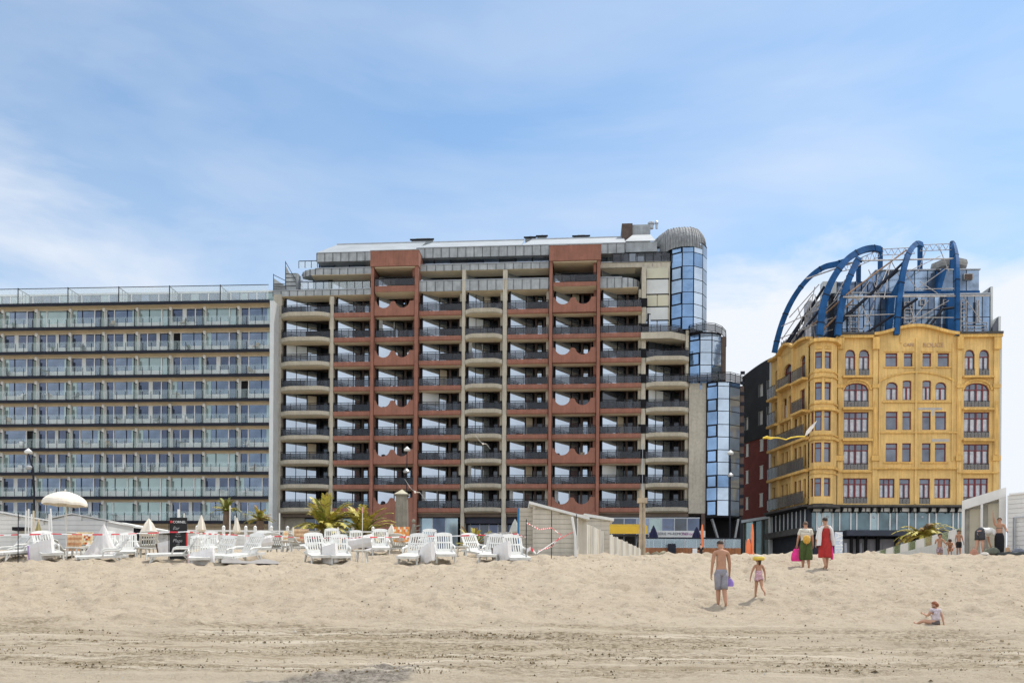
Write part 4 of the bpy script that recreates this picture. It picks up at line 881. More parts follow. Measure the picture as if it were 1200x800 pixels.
for a, b_, t_ in ((0, 2.0, .0), (2.0, 5.9, .8), (5.9, LS+.3, .2)):
    n_ = 8
    for i in range(n_):
        x0, x1 = a+(b_-a)*i/n_, a+(b_-a)*(i+1)/n_; h0 = ztop_s+t_*math.sin(math.pi*i/n_); h1 = ztop_s+t_*math.sin(math.pi*(i+1)/n_)
        mb.hexa([FS.pt(x0, 0, ztop_s-.1), FS.pt(x1, 0, ztop_s-.1), FS.pt(x1, .5, ztop_s-.1), FS.pt(x0, .5, ztop_s-.1), FS.pt(x0, 0, h0+.05), FS.pt(x1, 0, h1+.05), FS.pt(x1, .5, h1+.05), FS.pt(x0, .5, h0+.05)], m_yel)
        mb.bar(FS.pt(x0, -.1, h0+.15), FS.pt(x1, -.1, h1+.15), .8, .25, m_yel2)
mb.build('cornice', YB)
mb = MB(); mb.fbox(FS, -.42, -.003, -.05, 8, PZ, ztop_s+.3, m_white2); mb.build('party_wall', YB)
mb = MB(); mb.fbox(FS, 5.65, 5.95, -.35, -.003, zbot, ztop_s, m_yel); mb.fbox(FS, 2.2, 2.55, -.35, -.004, zbot, ztop_s, m_yel); mb.build('pilaster', YB)
# ground and first floors: glass shopfronts under a dark ledge
zl2 = FY.z(1060, 600); zl3 = FY.z(1060, 622); zl4 = FY.z(1060, 628.5)
mb = MB(); mb.fbox(FY, UY(950), uB+.1, -.75, .9, zled-.22, zled, m_ledge); mb.fbox(FS, 0, LS+.4, -.9, .9, zled-.23, zled-.003, m_ledge); mb.build('ledge', YB)
mb = MB(); mb.fbox(FY, UY(950), uB, -.1, .6, zl2, zled-.225, m_ledge)
px = 952.5; i = 0
while px < 1165: w_ = 11.6 if i % 2 == 0 else 6; mb.fbox(FY, UY(px), UY(min(px+w_, 1168)), -.16, -.103, zl2+.08, zled-.3, m_cop); px += w_+1.7; i += 1
mb.build('frieze', YB)
for i, px in enumerate([951, 964, 977, 986, 999, 1008, 1021, 1030, 1044, 1053, 1066.5, 1075, 1089, 1098, 1111, 1120, 1133]):
    mb = MB(); mb.hexa([FY.pt(UY(px)-.09, -.65, zled-.5), FY.pt(UY(px)+.09, -.65, zled-.5), FY.pt(UY(px)+.09, -.16, zl2-.1), FY.pt(UY(px)-.09, -.16, zl2-.1), FY.pt(UY(px)-.09, -.65, zled-.23), FY.pt(UY(px)+.09, -.65, zled-.23), FY.pt(UY(px)+.09, -.16, zled-.23), FY.pt(UY(px)-.09, -.16, zled-.23)], m_black); mb.build('bracket', YB)
gs = [glass('salon_glass', (.10, .16, .18), .4, .08, .4, .6), glass('salon_glass_pale', (.32, .42, .44), .35, .12, .2, .6)]
for i, (a, b_) in enumerate([(950, 958), (958, 965), (965, 977), (977, 985), (985, 998), (998, 1005), (1005, 1021), (1021, 1030), (1030, 1044), (1044, 1052), (1052, 1066), (1066, 1074), (1074, 1090), (1090, 1098), (1098, 1118), (1118, 1124), (1124, 1150), (1150, 1170)]):
    mb = MB(); mb.fbox(FY, UY(a)+.06, UY(b_)-.06, .12, .16, zl3, zl2, gs[1] if i in (1, 2, 7) else gs[0]); mb.fbox(FY, UY(a)-.06, UY(a)+.06, .0, .2, zl3, zl2, m_white); mb.fbox(FY, UY(a)+.3, UY(b_)-.35, .17, .2, zl3, zl3+.9+(i % 3)*.3, m_net) if i % 3 else None
    if i % 5 == 2: mb.ball(FY.pt(UY((a+b_)/2), .1, zl2-.5), .14, m_net, 8, 5)
    mb.build('salon_window', YB)
mb = MB(); mb.fbox(FY, UY(988), uB, -1.4, .3, zl4, zl3-.004, mat('navy_awning_box', (.03, .037, .055), .6, .2)); mb.fbox(FY, UY(950), UY(988), -.3, .3, zl4+.2, zl3-.004, m_ledge); mb.build('awning_box', YB)
m_gr = mat('grey_shutter', (.17, .16, .165), .7, .15, 1.5)
for i, (a, b_) in enumerate([(988, 997.5), (999, 1005), (1007, 1014.5), (1017, 1028), (1033, 1050), (1054, 1070), (1075, 1095), (1100, 1125)]):
    mb = MB(); mb.fbox(FY, UY(a), UY(b_), .2, .3, PZ, zl4-.25, m_gr); mb.fbox(FY, UY(a)+.3, UY(b_)-.3, .15, .197, PZ+.3, zl4-.7, m_net if i in (0, 2, 5) else m_gr); mb.fbox(FY, UY(b_), UY(b_)+.25, -.1, .4, PZ, zl4, m_black); mb.build('shopfront_panel', YB)
zs1, zs2, zs3 = sdz(596), sdz(618), sdz(625)
mb = MB(); mb.fbox(FS, 0, LS, -.6, .5, zs1, zled-.235, m_black); mb.fbox(FS, 0, LS, .1, .5, zs2, zs1, m_core); mb.fbox(FS, 0, LS+.3, -.8, .5, zs3, zs2, m_ledge); mb.fbox(FS, 0, LS, .3, .6, PZ, zs3, m_core)
for i in range(9): a = .3+i*LS/9; mb.fbox(FS, a, a+.09, .0, .097, zs2, zs1, m_white2)
mb.build('side_shopfront', YB)
m_slate2 = mat('slate_cladding', (.10, .11, .13), .6, .15, 1)
# --- steel and glass rooftop
m_blue = mat('blue_painted_steel', (.018, .085, .225), .7, .3, .8, .05, spec=.12, streak=.25)
m_steel = mat('weathered_white_steel', (.40, .38, .37), .6, .3, 3, metal=.2)
m_rust = mat('rusty_steel', (.28, .17, .10), .8, .35, 4)
gp_ = [glass('roof_glass_a', (.16, .24, .36), .55, .12, .5, .35), glass('roof_glass_b', (.24, .33, .45), .55, .12, .5, .35), glass('roof_glass_c', (.10, .15, .24), .5, .1, .5, .4)]
zr0 = zroof+.27
def ghouse(p0, p1, y0, w, cols, rws, name, z0=None, depth=6, dark=0.0, seed=1, bar=None):
    rr = random.Random(seed); ua, ub = FY.u(p0, w, 350), FY.u(p1, w, 350); z1 = FY.z((p0+p1)/2, y0, w); z0 = z0 if z0 is not None else zr0; mb = MB(); mb.fbox(FY, ua, ub, w+.08, w+depth, z0, z1-.05, gp_[0])
    dx = (ub-ua)/cols; dz = (z1-z0)/rws
    for i in range(cols):
        for j in range(rws): mb.fbox(FY, ua+dx*i+.04, ua+dx*(i+1)-.04, w, w+.07, z0+dz*j+.04, z0+dz*(j+1)-.04, gp_[2] if rr.random() < dark else rr.choice(gp_[:2]))
        mb.fbox(FY, ua+dx*i-.035, ua+dx*i+.035, w-.03, w+.05, z0, z1, bar or m_dark)
    mb.fbox(FY, ua-.1, ub+.1, w-.12, w+depth, z1, z1+.14, m_alu)
    for j in range(1, rws): mb.fbox(FY, ua, ub, w-.028, w+.04, z0+dz*j-.03, z0+dz*j+.03, bar or m_dark)
    mb.build(name, YB); return ua, ub, z0, z1
ghouse(981, 1012, 344, 2.6, 5, 4, 'glass_penthouse', seed=2); ghouse(1012.5, 1058, 344, 2.9, 7, 3, 'glass_penthouse', dark=.2, seed=3); ghouse(1058.5, 1124, 346, 2.3, 9, 3, 'glass_penthouse', dark=.15, seed=4); ghouse(1124.5, 1160, 345, 2.5, 4, 2, 'glass_penthouse', seed=5)
u_a, u_b, za_, zb_ = ghouse(1026.5, 1147.5, 317, 5.2, 8, 1, 'upper_penthouse', z0=FY.z(1087, 345, 5.2), seed=6)
mb = MB(); mb.fbox(FY, u_a, u_b, 5.05, 5.17, za_-.3, za_+.35, m_blue); mb.build('blue_plinth', YB)
mb = MB(); ua = FY.u(1135, 5, 320); mb.fbox(FY, ua-.5, ua+.5, 5.0, 5.19, FY.z(1135, 327.5, 5), FY.z(1135, 320.5, 5), m_steel); mb.fbox(FY, ua-.4, ua+.4, 4.9, 4.99, FY.z(1135, 327, 5), FY.z(1135, 321.5, 5), m_brown); mb.build('air_grille', YB)
mb = MB(); q = FY.pt(FY.u(1111.5, 8, 315), 8, FY.z(1111, 317, 8)); mb.lathe(q, [(2.0, 0), (2.1, .35), (2.0, .75), (1.4, 1.0), (.2, 1.02)], mat('grey_roof_cap', (.25, .25, .24), .8), 8); mb.build('roof_turret', YB)
mb = MB(); q0, q1 = FY.u(982, 5, 340), FY.u(1026, 5, 340); mb.fbox(FY, q0, q1, 5.5, 9, zr0+3, FY.z(1000, 330, 5.5), gp_[2])
for i in range(7): u = q0+(q1-q0)*i/6; mb.fbox(FY, u-.04, u+.04, 5.4, 5.49, zr0+3, FY.z(1000, 330, 5.5), m_dark)
mb.build('rear_penthouse', YB)
# stepped party wall pieces on the right
for (a, b_, y0, y1, w_) in ((1157, 1163, 337, 392, 3), (1163.3, 1172.5, 372, 391, 2.2)):
    mb = MB(); ua, ub = FY.u(a, w_, 360), FY.u(b_, w_, 360); z0, z1 = zr0-.1, FY.z(a, y0, w_)
    mb.slab([FY.pt(ua, w_, z0), FY.pt(ub-.25, w_, z0), FY.pt(ub-.25, w_, z1), FY.pt(ua, w_, z1-1.1)], (0, .3, 0), m_slate2); mb.fbox(FY, ub-.247, ub, w_-.1, w_+3, z0, z1+.1, m_white2); mb.build('party_wall', YB)
# white window frames and cross bars on the penthouse
def frame(px0, px1, y0, y1, w=2.1, rows=2):
    mb = MB(); a, b_ = FY.u(px0, w, 360), FY.u(px1, w, 360); pm = (px0+px1)/2; z1, z0 = FY.z(pm, y0, w), FY.z(pm, y1, w)
    for u in (a, b_): mb.fbox(FY, u-.05, u+.05, w-.06, w+.06, z0, z1, m_steel)
    for j in range(rows+1): zq = z0+(z1-z0)*j/rows; mb.fbox(FY, a-.05, b_+.05, w-.055, w+.055, zq-.035, zq+.035, m_steel)
    mb.build('white_window_frame', YB)
frame(996, 1006, 357, 391, rows=5); frame(1126, 1132, 352, 391, rows=8); frame(1145, 1147, 352, 378, rows=1); frame(1060, 1070, 354, 378, rows=6); frame(1078.5, 1084, 351, 357, rows=1); frame(1105.5, 1112, 351, 357, rows=1); frame(1104.5, 1111, 386, 391, rows=1); frame(1040, 1042, 352, 391, rows=6); frame(1132.5, 1157, 378, 386, rows=2)
frame(997, 1007, 387, 391, w=2.0, rows=1)
# blue arches: feet along the front, heads back on the ridge
def arch(pts, name='blue_arch', wdt=.62):
    """pts: (px, py, depth) read along the arch"""
    ctl = [P(*p) for p in pts]; out_ = []
    for i in range(len(ctl)-1):
        p0, p1, p2, p3 = ctl[max(i-1, 0)], ctl[i], ctl[i+1], ctl[min(i+2, len(ctl)-1)]
        for j in range(5):
            t = j/5; out_.append(.5*((2*p1)+(p2-p0)*t+(2*p0-5*p1+4*p2-p3)*t*t+(3*p1-p0-3*p2+p3)*t**3))
    out_.append(ctl[-1]); mb = MB()
    # solid box section swept along the curve, its depth across the building
    side = Vector((0, 1, 0)); ring = []
    for i, p in enumerate(out_):
        t = (out_[min(i+1, len(out_)-1)]-out_[max(i-1, 0)]).normalized(); n_ = t.cross(side).normalized(); sd = n_.cross(t).normalized(); a = wdt/2; d = .22
        ring.append([p-n_*a-sd*d, p+n_*a-sd*d, p+n_*a+sd*d, p-n_*a+sd*d])
    for r0, r1 in zip(ring[:-1], ring[1:]): mb.hexa([*r0, *r1], m_blue)
    for q_ in range(4, len(ring)-1, 8):
        c_ = sum(ring[q_], Vector())/4; mb.hexa([c_+(p-c_)*1.12 for p in ring[q_]]+[c_+(p-c_)*1.12+(out_[q_+1]-out_[q_]).normalized()*.12 for p in ring[q_]], m_dark)
    mb.build(name, YB); return out_
A1 = arch([(907.5, 413, 99), (911, 397, 98.8), (917, 377, 98.5), (926, 356, 98.2), (938, 337, 98), (952, 322, 97.8), (966, 313, 97.6), (980, 309.5, 97.5), (991, 306, 97.5)], wdt=.56)
A2 = arch([(960.5, 393, 92.5), (962, 375, 92.6), (965.5, 355, 92.9), (972, 335, 93.4), (982, 317, 94.2), (994, 303, 95.2), (1008, 294.5, 96.4), (1021, 291.2, 97.4), (1031, 292.5, 98)], wdt=.66)
A3 = arch([(981.5, 393, 92), (983.5, 376, 92.1), (986.5, 357, 92.4), (991, 338, 92.9), (996, 324, 93.4), (1001, 313, 94), (1006, 303, 94.6)], wdt=.62)
A4 = arch([(1050.5, 392, 92), (1052, 368, 92.1), (1054.5, 343, 92.5), (1058.5, 318, 93.2), (1064, 299, 94.4), (1070, 289, 95.8), (1075, 285.8, 97), (1080, 287.5, 98)], wdt=.54)
A5 = arch([(1121.5, 393, 92), (1121.5, 370, 92.1), (1121.6, 340, 92.5), (1121.3, 315, 93.2), (1120.2, 300, 94.6), (1118, 290, 96.2), (1116, 285, 98)], wdt=.40)
for (px, y0, y1, D) in ((1031.5, 292, 318, 98.2), (1006, 312, 332, 98.2), (1078, 287, 318, 98.2), (1115.5, 285, 318, 98.2), (1098.5, 318, 342, 96.8)):
    mb = MB(); a, b_ = P(px, y1, D), P(px, y0, D); b_.x = a.x; mb.bar(a, b_, .42, .42, m_blue); mb.ball(b_, .3, m_dark, 8, 5); mb.build('blue_post', YB)
mb = MB(); mb.bar(P(1043.5, 352, 94.5), P(1055, 330, 94), .5, .5, m_blue); mb.bar(P(1040.5, 393, 94), P(1044, 350, 94.2), .7, .5, m_blue); mb.build('blue_strut', YB)
mb = MB(); mb.bar(P(1113, 393, 94), P(1113, 347, 94.2), .7, .5, m_blue); mb.bar(P(1098, 344, 96), P(1106, 316, 96), .5, .5, m_blue); mb.build('blue_strut', YB)
def truss(a, b_, h=.7, n=10, name='lattice_girder', m=None):
    a, b_ = Vector(a), Vector(b_); mb = MB(); m = m or m_steel; dn = Vector((0, 0, -h)); mb.tube([a, b_], .05, m, 5); mb.tube([a+dn, b_+dn], .05, m, 5)
    for i in range(n): p = a.lerp(b_, i/n); q = a.lerp(b_, (i+1)/n); mb.tube([p, q+dn] if i % 2 else [p+dn, q], .035, m, 4)
    mb.build(name, YB)
truss(P(1033, 292, 98), P(1072, 290, 98)); truss(P(1078, 287, 98), P(1116, 285.5, 98)); truss(P(1001, 305.5, 96), P(1031, 292.5, 98), .8); truss(P(985, 310, 97), P(1005, 306, 96), .8, 6)
def rod(a, b_, r_=.06, m=None, name='brace'):
    mb = MB(); mb.tube([P(*a), P(*b_)], r_, m or m_steel, 5); mb.build(name, YB)
def rail3(a, b_, m=None): rod(a, b_, .09, m, 'tie_rail')
rail3((988, 348, 92.3), (1160, 346.5, 92.4)); rail3((1006, 305.5, 94.5), (1121, 303, 94.5)); rail3((944, 327, 97), (1006, 305.5, 94.8)); rail3((990, 349, 92.5), (1010, 349, 92.5))
for a, b_ in (((991, 346, 92.4), (1062, 293, 97)), ((955, 396, 93.5), (999, 352, 93)), ((925, 405, 97), (998, 340, 93.6))): rod(a, b_, .10, m_rust)
for a, b_ in (((985, 378, 92.5), (1058, 308, 94)), ((1012, 392, 92.5), (1075, 350, 93)), ((1083, 390, 92.6), (1105, 362, 93.2)), ((1105, 362, 93.2), (1121, 360, 93.2)), ((986, 374, 93), (1052, 317, 95)), ((924, 402, 97), (966, 336, 97)), ((920, 404, 98), (958, 348, 98)), ((930, 402, 96), (975, 345, 96))): rod(a, b_, .15, m_dark, 'dark_brace')
for a, b_ in (((1056, 322, 94.6), (1102, 300, 96)), ((1073, 340, 95), (1112, 312, 95)), ((1058, 316, 95), (1075, 339, 95)), ((1072, 339, 94.6), (1118, 338, 94.6)), ((1060, 382, 92.6), (1112, 352, 92.7)), ((1078, 330, 95), (1108, 350, 95)), ((996, 342, 93), (1008, 352, 93)), ((1003, 352, 93), (1018, 330, 93)), ((1024, 352, 93), (1029, 322, 95)), ((1036, 350, 93), (1044, 305, 96)), ((1044, 305, 96), (1060, 335, 95)), ((1024, 350, 94), (1036, 330, 94)), ((985, 337, 93), (1006, 352, 93)), ((958, 372, 94), (983, 348, 93)), ((914, 383, 98.5), (960, 362, 95)), ((912, 397, 99), (958, 380, 95))): rod(a, b_, .05)
for q in ((955, 330), (950, 345), (946, 356), (940, 366)): rod((q[0], q[1]+6, 96), (q[0]-6, q[1]+34, 97), .05, m_steel)
rod((1001, 306, 94.6), (1010, 306, 94.6), .2, m_dark, 'coupling')
mb = MB(); mb.fbox(FY, FY.u(962, 5), FY.u(978, 5), 4.6, 5.6, zr0, FY.z(970, 331, 5), m_white2); mb.fbox(FY, FY.u(946, 6), FY.u(961, 6), 6.2, 7.6, zr0, FY.z(955, 352, 6), m_net); mb.build('white_plant_room', YB)
rods = [((916, 398, 99), (952, 345, 97.5)), ((928, 400, 98), (965, 350, 96)), ((936, 398, 97), (950, 360, 97)), ((950, 362, 96), (968, 352, 95)), ((942, 372, 97), (972, 340, 95)), ((948, 350, 97), (955, 396, 96)), ((955, 345, 97), (962, 392, 95)), ((935, 360, 98), (946, 398, 97)), ((970, 340, 95), (985, 318, 95)), ((977, 352, 94), (990, 328, 95)), ((1018, 316, 95), (1030, 346, 94)), ((1064, 352, 93), (1075, 386, 92.8)), ((1088, 352, 93), (1062, 384, 92.8)), ((1010, 358, 93), (1024, 390, 92.7)), ((1024, 358, 93), (1010, 390, 92.7)), ((1128, 346, 92.6), (1150, 376, 92.6)), ((925, 372, 98.5), (960, 333, 97)), ((1048, 296, 97.5), (1034, 330, 95)), ((1086, 290, 97.5), (1076, 318, 96.5)), ((1100, 288, 97.5), (1112, 318, 96.5))]
for a, b_ in rods: rod(a, b_, .055)
for a, b_ in (((934, 388, 97.2), (976, 372, 94)), ((930, 398, 97.6), (976, 386, 93.5)), ((990, 370, 92.5), (1050, 368, 92.3)), ((1055, 372, 92.4), (1118, 372, 92.3))): rod(a, b_, .045, m_steel, 'hand_rail')
# roof deck and glass behind the side facade
mb = MB(); q = [FS.pt(.2, 1.0, 0), FS.pt(LS-1.5, 1.0, 0), FS.pt(LS-1.5, 5.5, 0), FS.pt(1.5, 5.5, 0)]; zc0 = ztop_s+.1
mb.prism([(p.x, p.y) for p in q], zc0, zc0+.05, m_alu)
for i in range(12):
    a = .4+i*(LS-2)/12; mb.fbox(FS, a+.05, a+(LS-2)/12-.05, 1.1, 1.16, zc0+.06, zc0+2.0, m_net if i % 3 else gp_[2]); mb.fbox(FS, a-.04, a+.04, 1.0, 1.1, zc0+.06, zc0+2.3, m_steel)
mb.fbox(FS, .4, LS-1.6, 1.0, 1.25, zc0+2.02, zc0+2.15, m_steel); mb.build('roof_terrace_glazing', YB)
mb = MB(); mb.fbox(FY, FY.u(972, 4), FY.u(985, 4), 3.6, 6, zr0, FY.z(978, 345, 4), m_core); mb.fbox(FY, FY.u(958, 4), FY.u(972, 4), 4.2, 6, zr0, FY.z(965, 358, 4), gp_[2]); mb.build('rear_penthouse', YB)

# ------------------------------------------------------------------ red and dark grey building in the side street
m_brick = mat('red_brick', (.155, .035, .028), .9, .18, 1.2, .3, fine=.3)
m_slate = mat('dark_standing_seam', (.13, .14, .145), .7, .15, .6, .1)
f2 = P(870.5, 530, 107.5); n2 = P(904, 530, 101.6); FR = Fr((f2.x, f2.y), (n2.x-f2.x, n2.y-f2.y)); LR = (Vector(n2[:2])-Vector(f2[:2])).length
RB = thing('brick_building', 'narrow red brick building with a dark standing seam upper half in the side street', 'building', FR.pt(0, 0, PZ))
def zf(y): return P(871.5, y, 107.3)[2]
zA, zB, zC_ = zf(609), zf(519.5), zf(441)
hb = []; hs2 = []
for (ua, ub, y0, y1) in ((.15, .30, 548, 564), (.15, .30, 518+4, 534+3), (.15, .30, 577, 593)): pass
def hz(px0, px1, y0, y1): u0 = FR.u(px0, 0, 530); u1 = FR.u(px1, 0, 530); pm = (px0+px1)/2; return (u0, u1, FR.z(pm, y1), FR.z(pm, y0), 0)
hb = [hz(873.3, 877.6, 520, 535), hz(873.3, 877.6, 551, 566.5), hz(873.3, 877.6, 582, 597), hz(889.5, 894.8, 545, 561), hz(889.5, 894.8, 577.5, 593.5), hz(889.5, 894.8, 514.2, 528.5)]
hs2 = [hz(873.5, 877.3, 489, 504), hz(889.5, 894.5, 450, 465), hz(889.5, 894.5, 481.5, 498), hz(899.5, 902.8, 476, 495), hz(899.5, 902.8, 445, 463)]
facade(FR, 0, LR, zA, zB, hb, m_brick).build('wall', RB)
facade(FR, 0, LR, zB+.004, zC_, hs2, m_slate, w=-.12).build('upper_wall', RB)
mb = MB(); n_ = 20
def rt(t): return zC_+ (FR.z(903, 420)-zC_)*math.sin(t*math.pi/2)**1.0
for i in range(n_):
    t0, t1 = i/n_, (i+1)/n_; mb.hexa([FR.pt(LR*t0, -.12, zC_), FR.pt(LR*t1, -.12, zC_), FR.pt(LR*t1, 5, zC_), FR.pt(LR*t0, 5, zC_), FR.pt(LR*t0, -.12, rt(t0)), FR.pt(LR*t1, -.12, rt(t1)), FR.pt(LR*t1, 5, rt(t1)), FR.pt(LR*t0, 5, rt(t0))], m_slate)
mb.build('curved_roof_wall', RB)
mb = MB()
for i in range(26):
    u = LR*(i+.5)/26; top_ = rt((i+.5)/26); segs = [(zB, top_)]
    for h in hs2:
        if h[0]-.05 < u < h[1]+.05: segs = [s2 for s1 in segs for s2 in ((s1[0], min(s1[1], h[2])), (max(s1[0], h[3]), s1[1])) if s2[1]-s2[0] > .1]
    for s1 in segs: mb.fbox(FR, u-.025, u+.025, -.19, -.123, s1[0], s1[1], m_dark)
mb.build('standing_seams', RB)
for h in hb+hs2:
    mb = MB(); w_ = .0; mb.fbox(FR, h[0], h[1], .14, .2, h[2], h[3], m_gE); mb.fbox(FR, h[0]+.05, h[1]-.25, .08, .137, h[2], h[3], m_white2)
    mb.fbox(FR, h[0], h[1], .04, .08, h[2], h[2]+.07, m_white); mb.fbox(FR, h[0], h[1], .04, .08, h[3]-.07, h[3], m_white); mb.build('window', RB)
mb = MB(); mb.fbox(FR, 0, LR, .5, 8, PZ, zC_-.1, m_core); mb.fbox(FR, 0, LR, -.15, .5, zA-.35, zA-.003, m_alu); mb.build('building_body', RB)
for i, (a, b_) in enumerate(((.05, .35), (.40, .66), (.70, .96))):
    mb = MB(); mb.fbox(FR, LR*a, LR*b_, .2, .3, PZ, zA-.4, [gs[1], gs[0], gs[0]][i]); mb.fbox(FR, LR*a-.12, LR*a, .0, .32, PZ, zA-.38, mat('olive_grey_frame', (.15, .16, .13), .7)); mb.build('shop_window', RB)
mb = MB(); mb.fbox(FR, LR*.1, LR*.3, .05, .15, PZ+1.6, PZ+3.6, m_net); mb.build('poster', RB)
mb = MB(); mb.fbox(FR, -4.5, -.01, 1.0, 9, PZ, zB+2, m_core); mb.build('rear_wing', RB)
# ------------------------------------------------------------------ beach furniture
def at(px, D, py=655):          # a spot on the sand
    a, b_ = ray(px, py); x = a*D; return Vector((x, D, GS(x, D)))
m_pshade = m_plast
m_cush = mat('white_cushion_cover', (.64, .62, .60), .85, .06, 2, .2)
m_cushs = mat('grey_cushion_side', (.36, .33, .31), .85, .2, 4)
def lounger_proto():
    root = thing('sun_lounger', 'proto', 'sun lounger', group='white plastic sun loungers on the sand')
    mb = MB()
    mb.box(-.30, .30, -.95, .25, .30, .345, m_plast)
    for sx in (-1, 1): mb.box(sx*.335-.035, sx*.335+.035, -1.0, .75, .275, .36, m_plast)
    mb.box(-.37, .37, -1.05, -.952, .26, .355, m_plast); mb.box(-.30, .30, .60, .70, .28, .33, m_plast)
    mb.build('seat', root)
    mb = MB(); c, s_ = math.cos(R(50)), math.sin(R(50)); y0, z0 = .26, .35
    def bp(x, l, o=0): return (x, y0+l*c+o*s_, z0+l*s_-o*c)
    def bslab(x0, x1, l0, l1, th=.03): mb.hexa([bp(x0, l0), bp(x1, l0), bp(x1, l0, th), bp(x0, l0, th), bp(x0, l1), bp(x1, l1), bp(x1, l1, th), bp(x0, l1, th)], m_plast)
    bslab(-.33, .33, 0, .12); 
    for i in range(7): x = -.27+i*.09; bslab(x-.022, x+.022, .12, .40); bslab(x-.022, x+.022, .46, .74)
    bslab(-.31, .31, .40, .46)
    for sx in (-1, 1): bslab(sx*.325-.025, sx*.325+.025, .12, .78)
    n_ = 10; pts = []
    for i in range(n_+1): a = math.pi*i/n_; pts.append((-.35*math.cos(a), .78+.13*math.sin(a)**.7))
    ring = [bp(x, l) for x, l in pts]+[bp(.35, .74), bp(-.35, .74)]
    mb.slab(ring, Vector(bp(0, 0, .03))-Vector(bp(0, 0)), m_plast); mb.build('backrest', root)
    for sx in (-1, 1):
        for yy_, k in ((-.85, -.10), (.45, .12)):
            mb = MB(); mb.tube([(sx*.33, yy_, .29), (sx*.345, yy_+k*.4, .15), (sx*.36, yy_+k, .0)], [.045, .035, .03], m_plast, 7); mb.tube([(sx*.33, yy_-k*1.5, .29), (sx*.345, yy_-k*.2, .12), (sx*.36, yy_+k, .02)], [.03, .02, .02], m_plast, 6); mb.build('leg', root)
        mb = MB(); mb.tube([(sx*.37, -.15, .34), (sx*.39, -.10, .52), (sx*.39, .02, .56), (sx*.38, .45, .55), (sx*.35, .52, .60)], [.03, .03, .038, .038, .03], m_plast, 7); mb.build('armrest', root)
    return root
LP = lounger_proto()
def table_proto():
    root = thing('side_table', 'proto', 'side table', group='low white plastic tables on the sand'); mb = MB(); mb.lathe((0, 0, .44), [(.27, 0), (.30, .01), (.30, .045), (.28, .05)], m_plast, 16); mb.build('table_top', root)
    for k in range(4): a = math.pi/4+k*math.pi/2; mb = MB(); mb.tube([(.22*math.cos(a), .22*math.sin(a), .44), (.24*math.cos(a), .24*math.sin(a), .2), (.29*math.cos(a), .29*math.sin(a), 0)], [.035, .025, .022], m_plast, 6); mb.build('leg', root)
    return root
TPr = table_proto()
LNG = [  # px, depth, heading, label
 (8, 31.5, -35, 'white lounger cut off at the left edge, in front of the slatted hut'),
 (27, 31.2, -28, 'white lounger left of the rainbow edged cushion, its seat crossed by a thin marker pole'),
 (56, 31.2, 38, 'white lounger right of the rainbow edged cushion, left of the parasol stand'),
 (74, 32.8, 175, 'white lounger seen from behind with its grey shaded back under the open parasol'),
 (125, 30.8, -60, 'low white lounger in front of the white cloth covered heap'),
 (150, 32.6, 20, 'white lounger with raised slatted back just right of the white cloth heap'),
 (173, 35.0, -150, 'white lounger with sun on its slanting slats behind the round table'),
 (207, 30.6, -70, 'white lounger standing in front of the black menu board'),
 (235, 30.5, 18, 'white lounger with the big cushion leaning on its left arm, right of the menu board'),
 (258, 31.2, -12, 'white lounger with a tall grey slatted back between two leaning cushions'),
 (286, 30.6, -22, 'white lounger beside the mattress lying flat on the sand'),
 (309, 37.0, 15, 'small white lounger behind, holding a rumpled white cushion'),
 (326, 38.0, 178, 'white lounger with solid grey back turned to the sea, far side of the gap'),
 (351, 38.0, 150, 'white lounger with an orange brown towel hung over its back'),
 (372, 30.9, 22, 'white lounger left of the square cushion, below the large palm'),
 (399, 30.9, 14, 'white lounger right of the square cushion, below the large palm'),
 (446, 35.5, 10, 'white lounger behind the round table with the thin red tipped pole'),
 (470, 37.0, 170, 'white lounger with a yellow and orange towel over its back'),
 (485, 30.8, -8, 'white lounger left of the striped upright cushion, in front of the towel lounger'),
 (521, 30.8, 8, 'tall backed white lounger right of the striped upright cushion'),
 (558, 34.5, 28, 'white lounger tilted back in front of the small orange and green plant'),
 (577, 30.6, -10, 'white lounger left of the dark edged cushion near the windbreak cloth'),
 (604, 30.4, 10, 'white lounger right of the dark edged cushion, last one before the slatted hut'),
 (100, 38.5, 165, 'white lounger half hidden behind the orange patterned towel'),
 (388, 39.0, 8, 'white lounger in the back row under the pink and white tape'),
 (418, 41.0, 12, 'white lounger in the back row beside the white cushions'),
 (500, 40.0, -5, 'white lounger in the back row between the stone pillar and the shop window'),
 (246, 40.0, 12, 'white lounger in the back row behind the menu board'),
 (128, 40.0, 25, 'white lounger in the back row behind the cloth covered heap'),
]
for i, (px, D, hd, lab) in enumerate(LNG):
    q = at(px, D); o = LP if i == 0 else dup(LP)
    o.location = q-Vector((0, 0, .02)); o.rotation_euler = (R(8.5)*math.cos(R(hd)), -R(8.5)*math.sin(R(hd)), R(hd)); o['label'] = lab; o.scale = [.95, .89, .99, .92][i % 4:i % 4+1]*3
for i, (px, D, lab) in enumerate([(87, 31.2, 'round white table below the open parasol, beside the grey backed lounger'), (168, 31.6, 'round white table right of the cloth covered heap'),
                                 (424, 30.6, 'round white table in front of the thin red tipped pole'), (336, 36.5, 'round white table at the gap in front of the white fence'), (541, 33.8, 'round white table right of the tall backed lounger')]):
    o = TPr if i == 0 else dup(TPr); o.location = at(px, D)-Vector((0, 0, .02)); o['label'] = lab
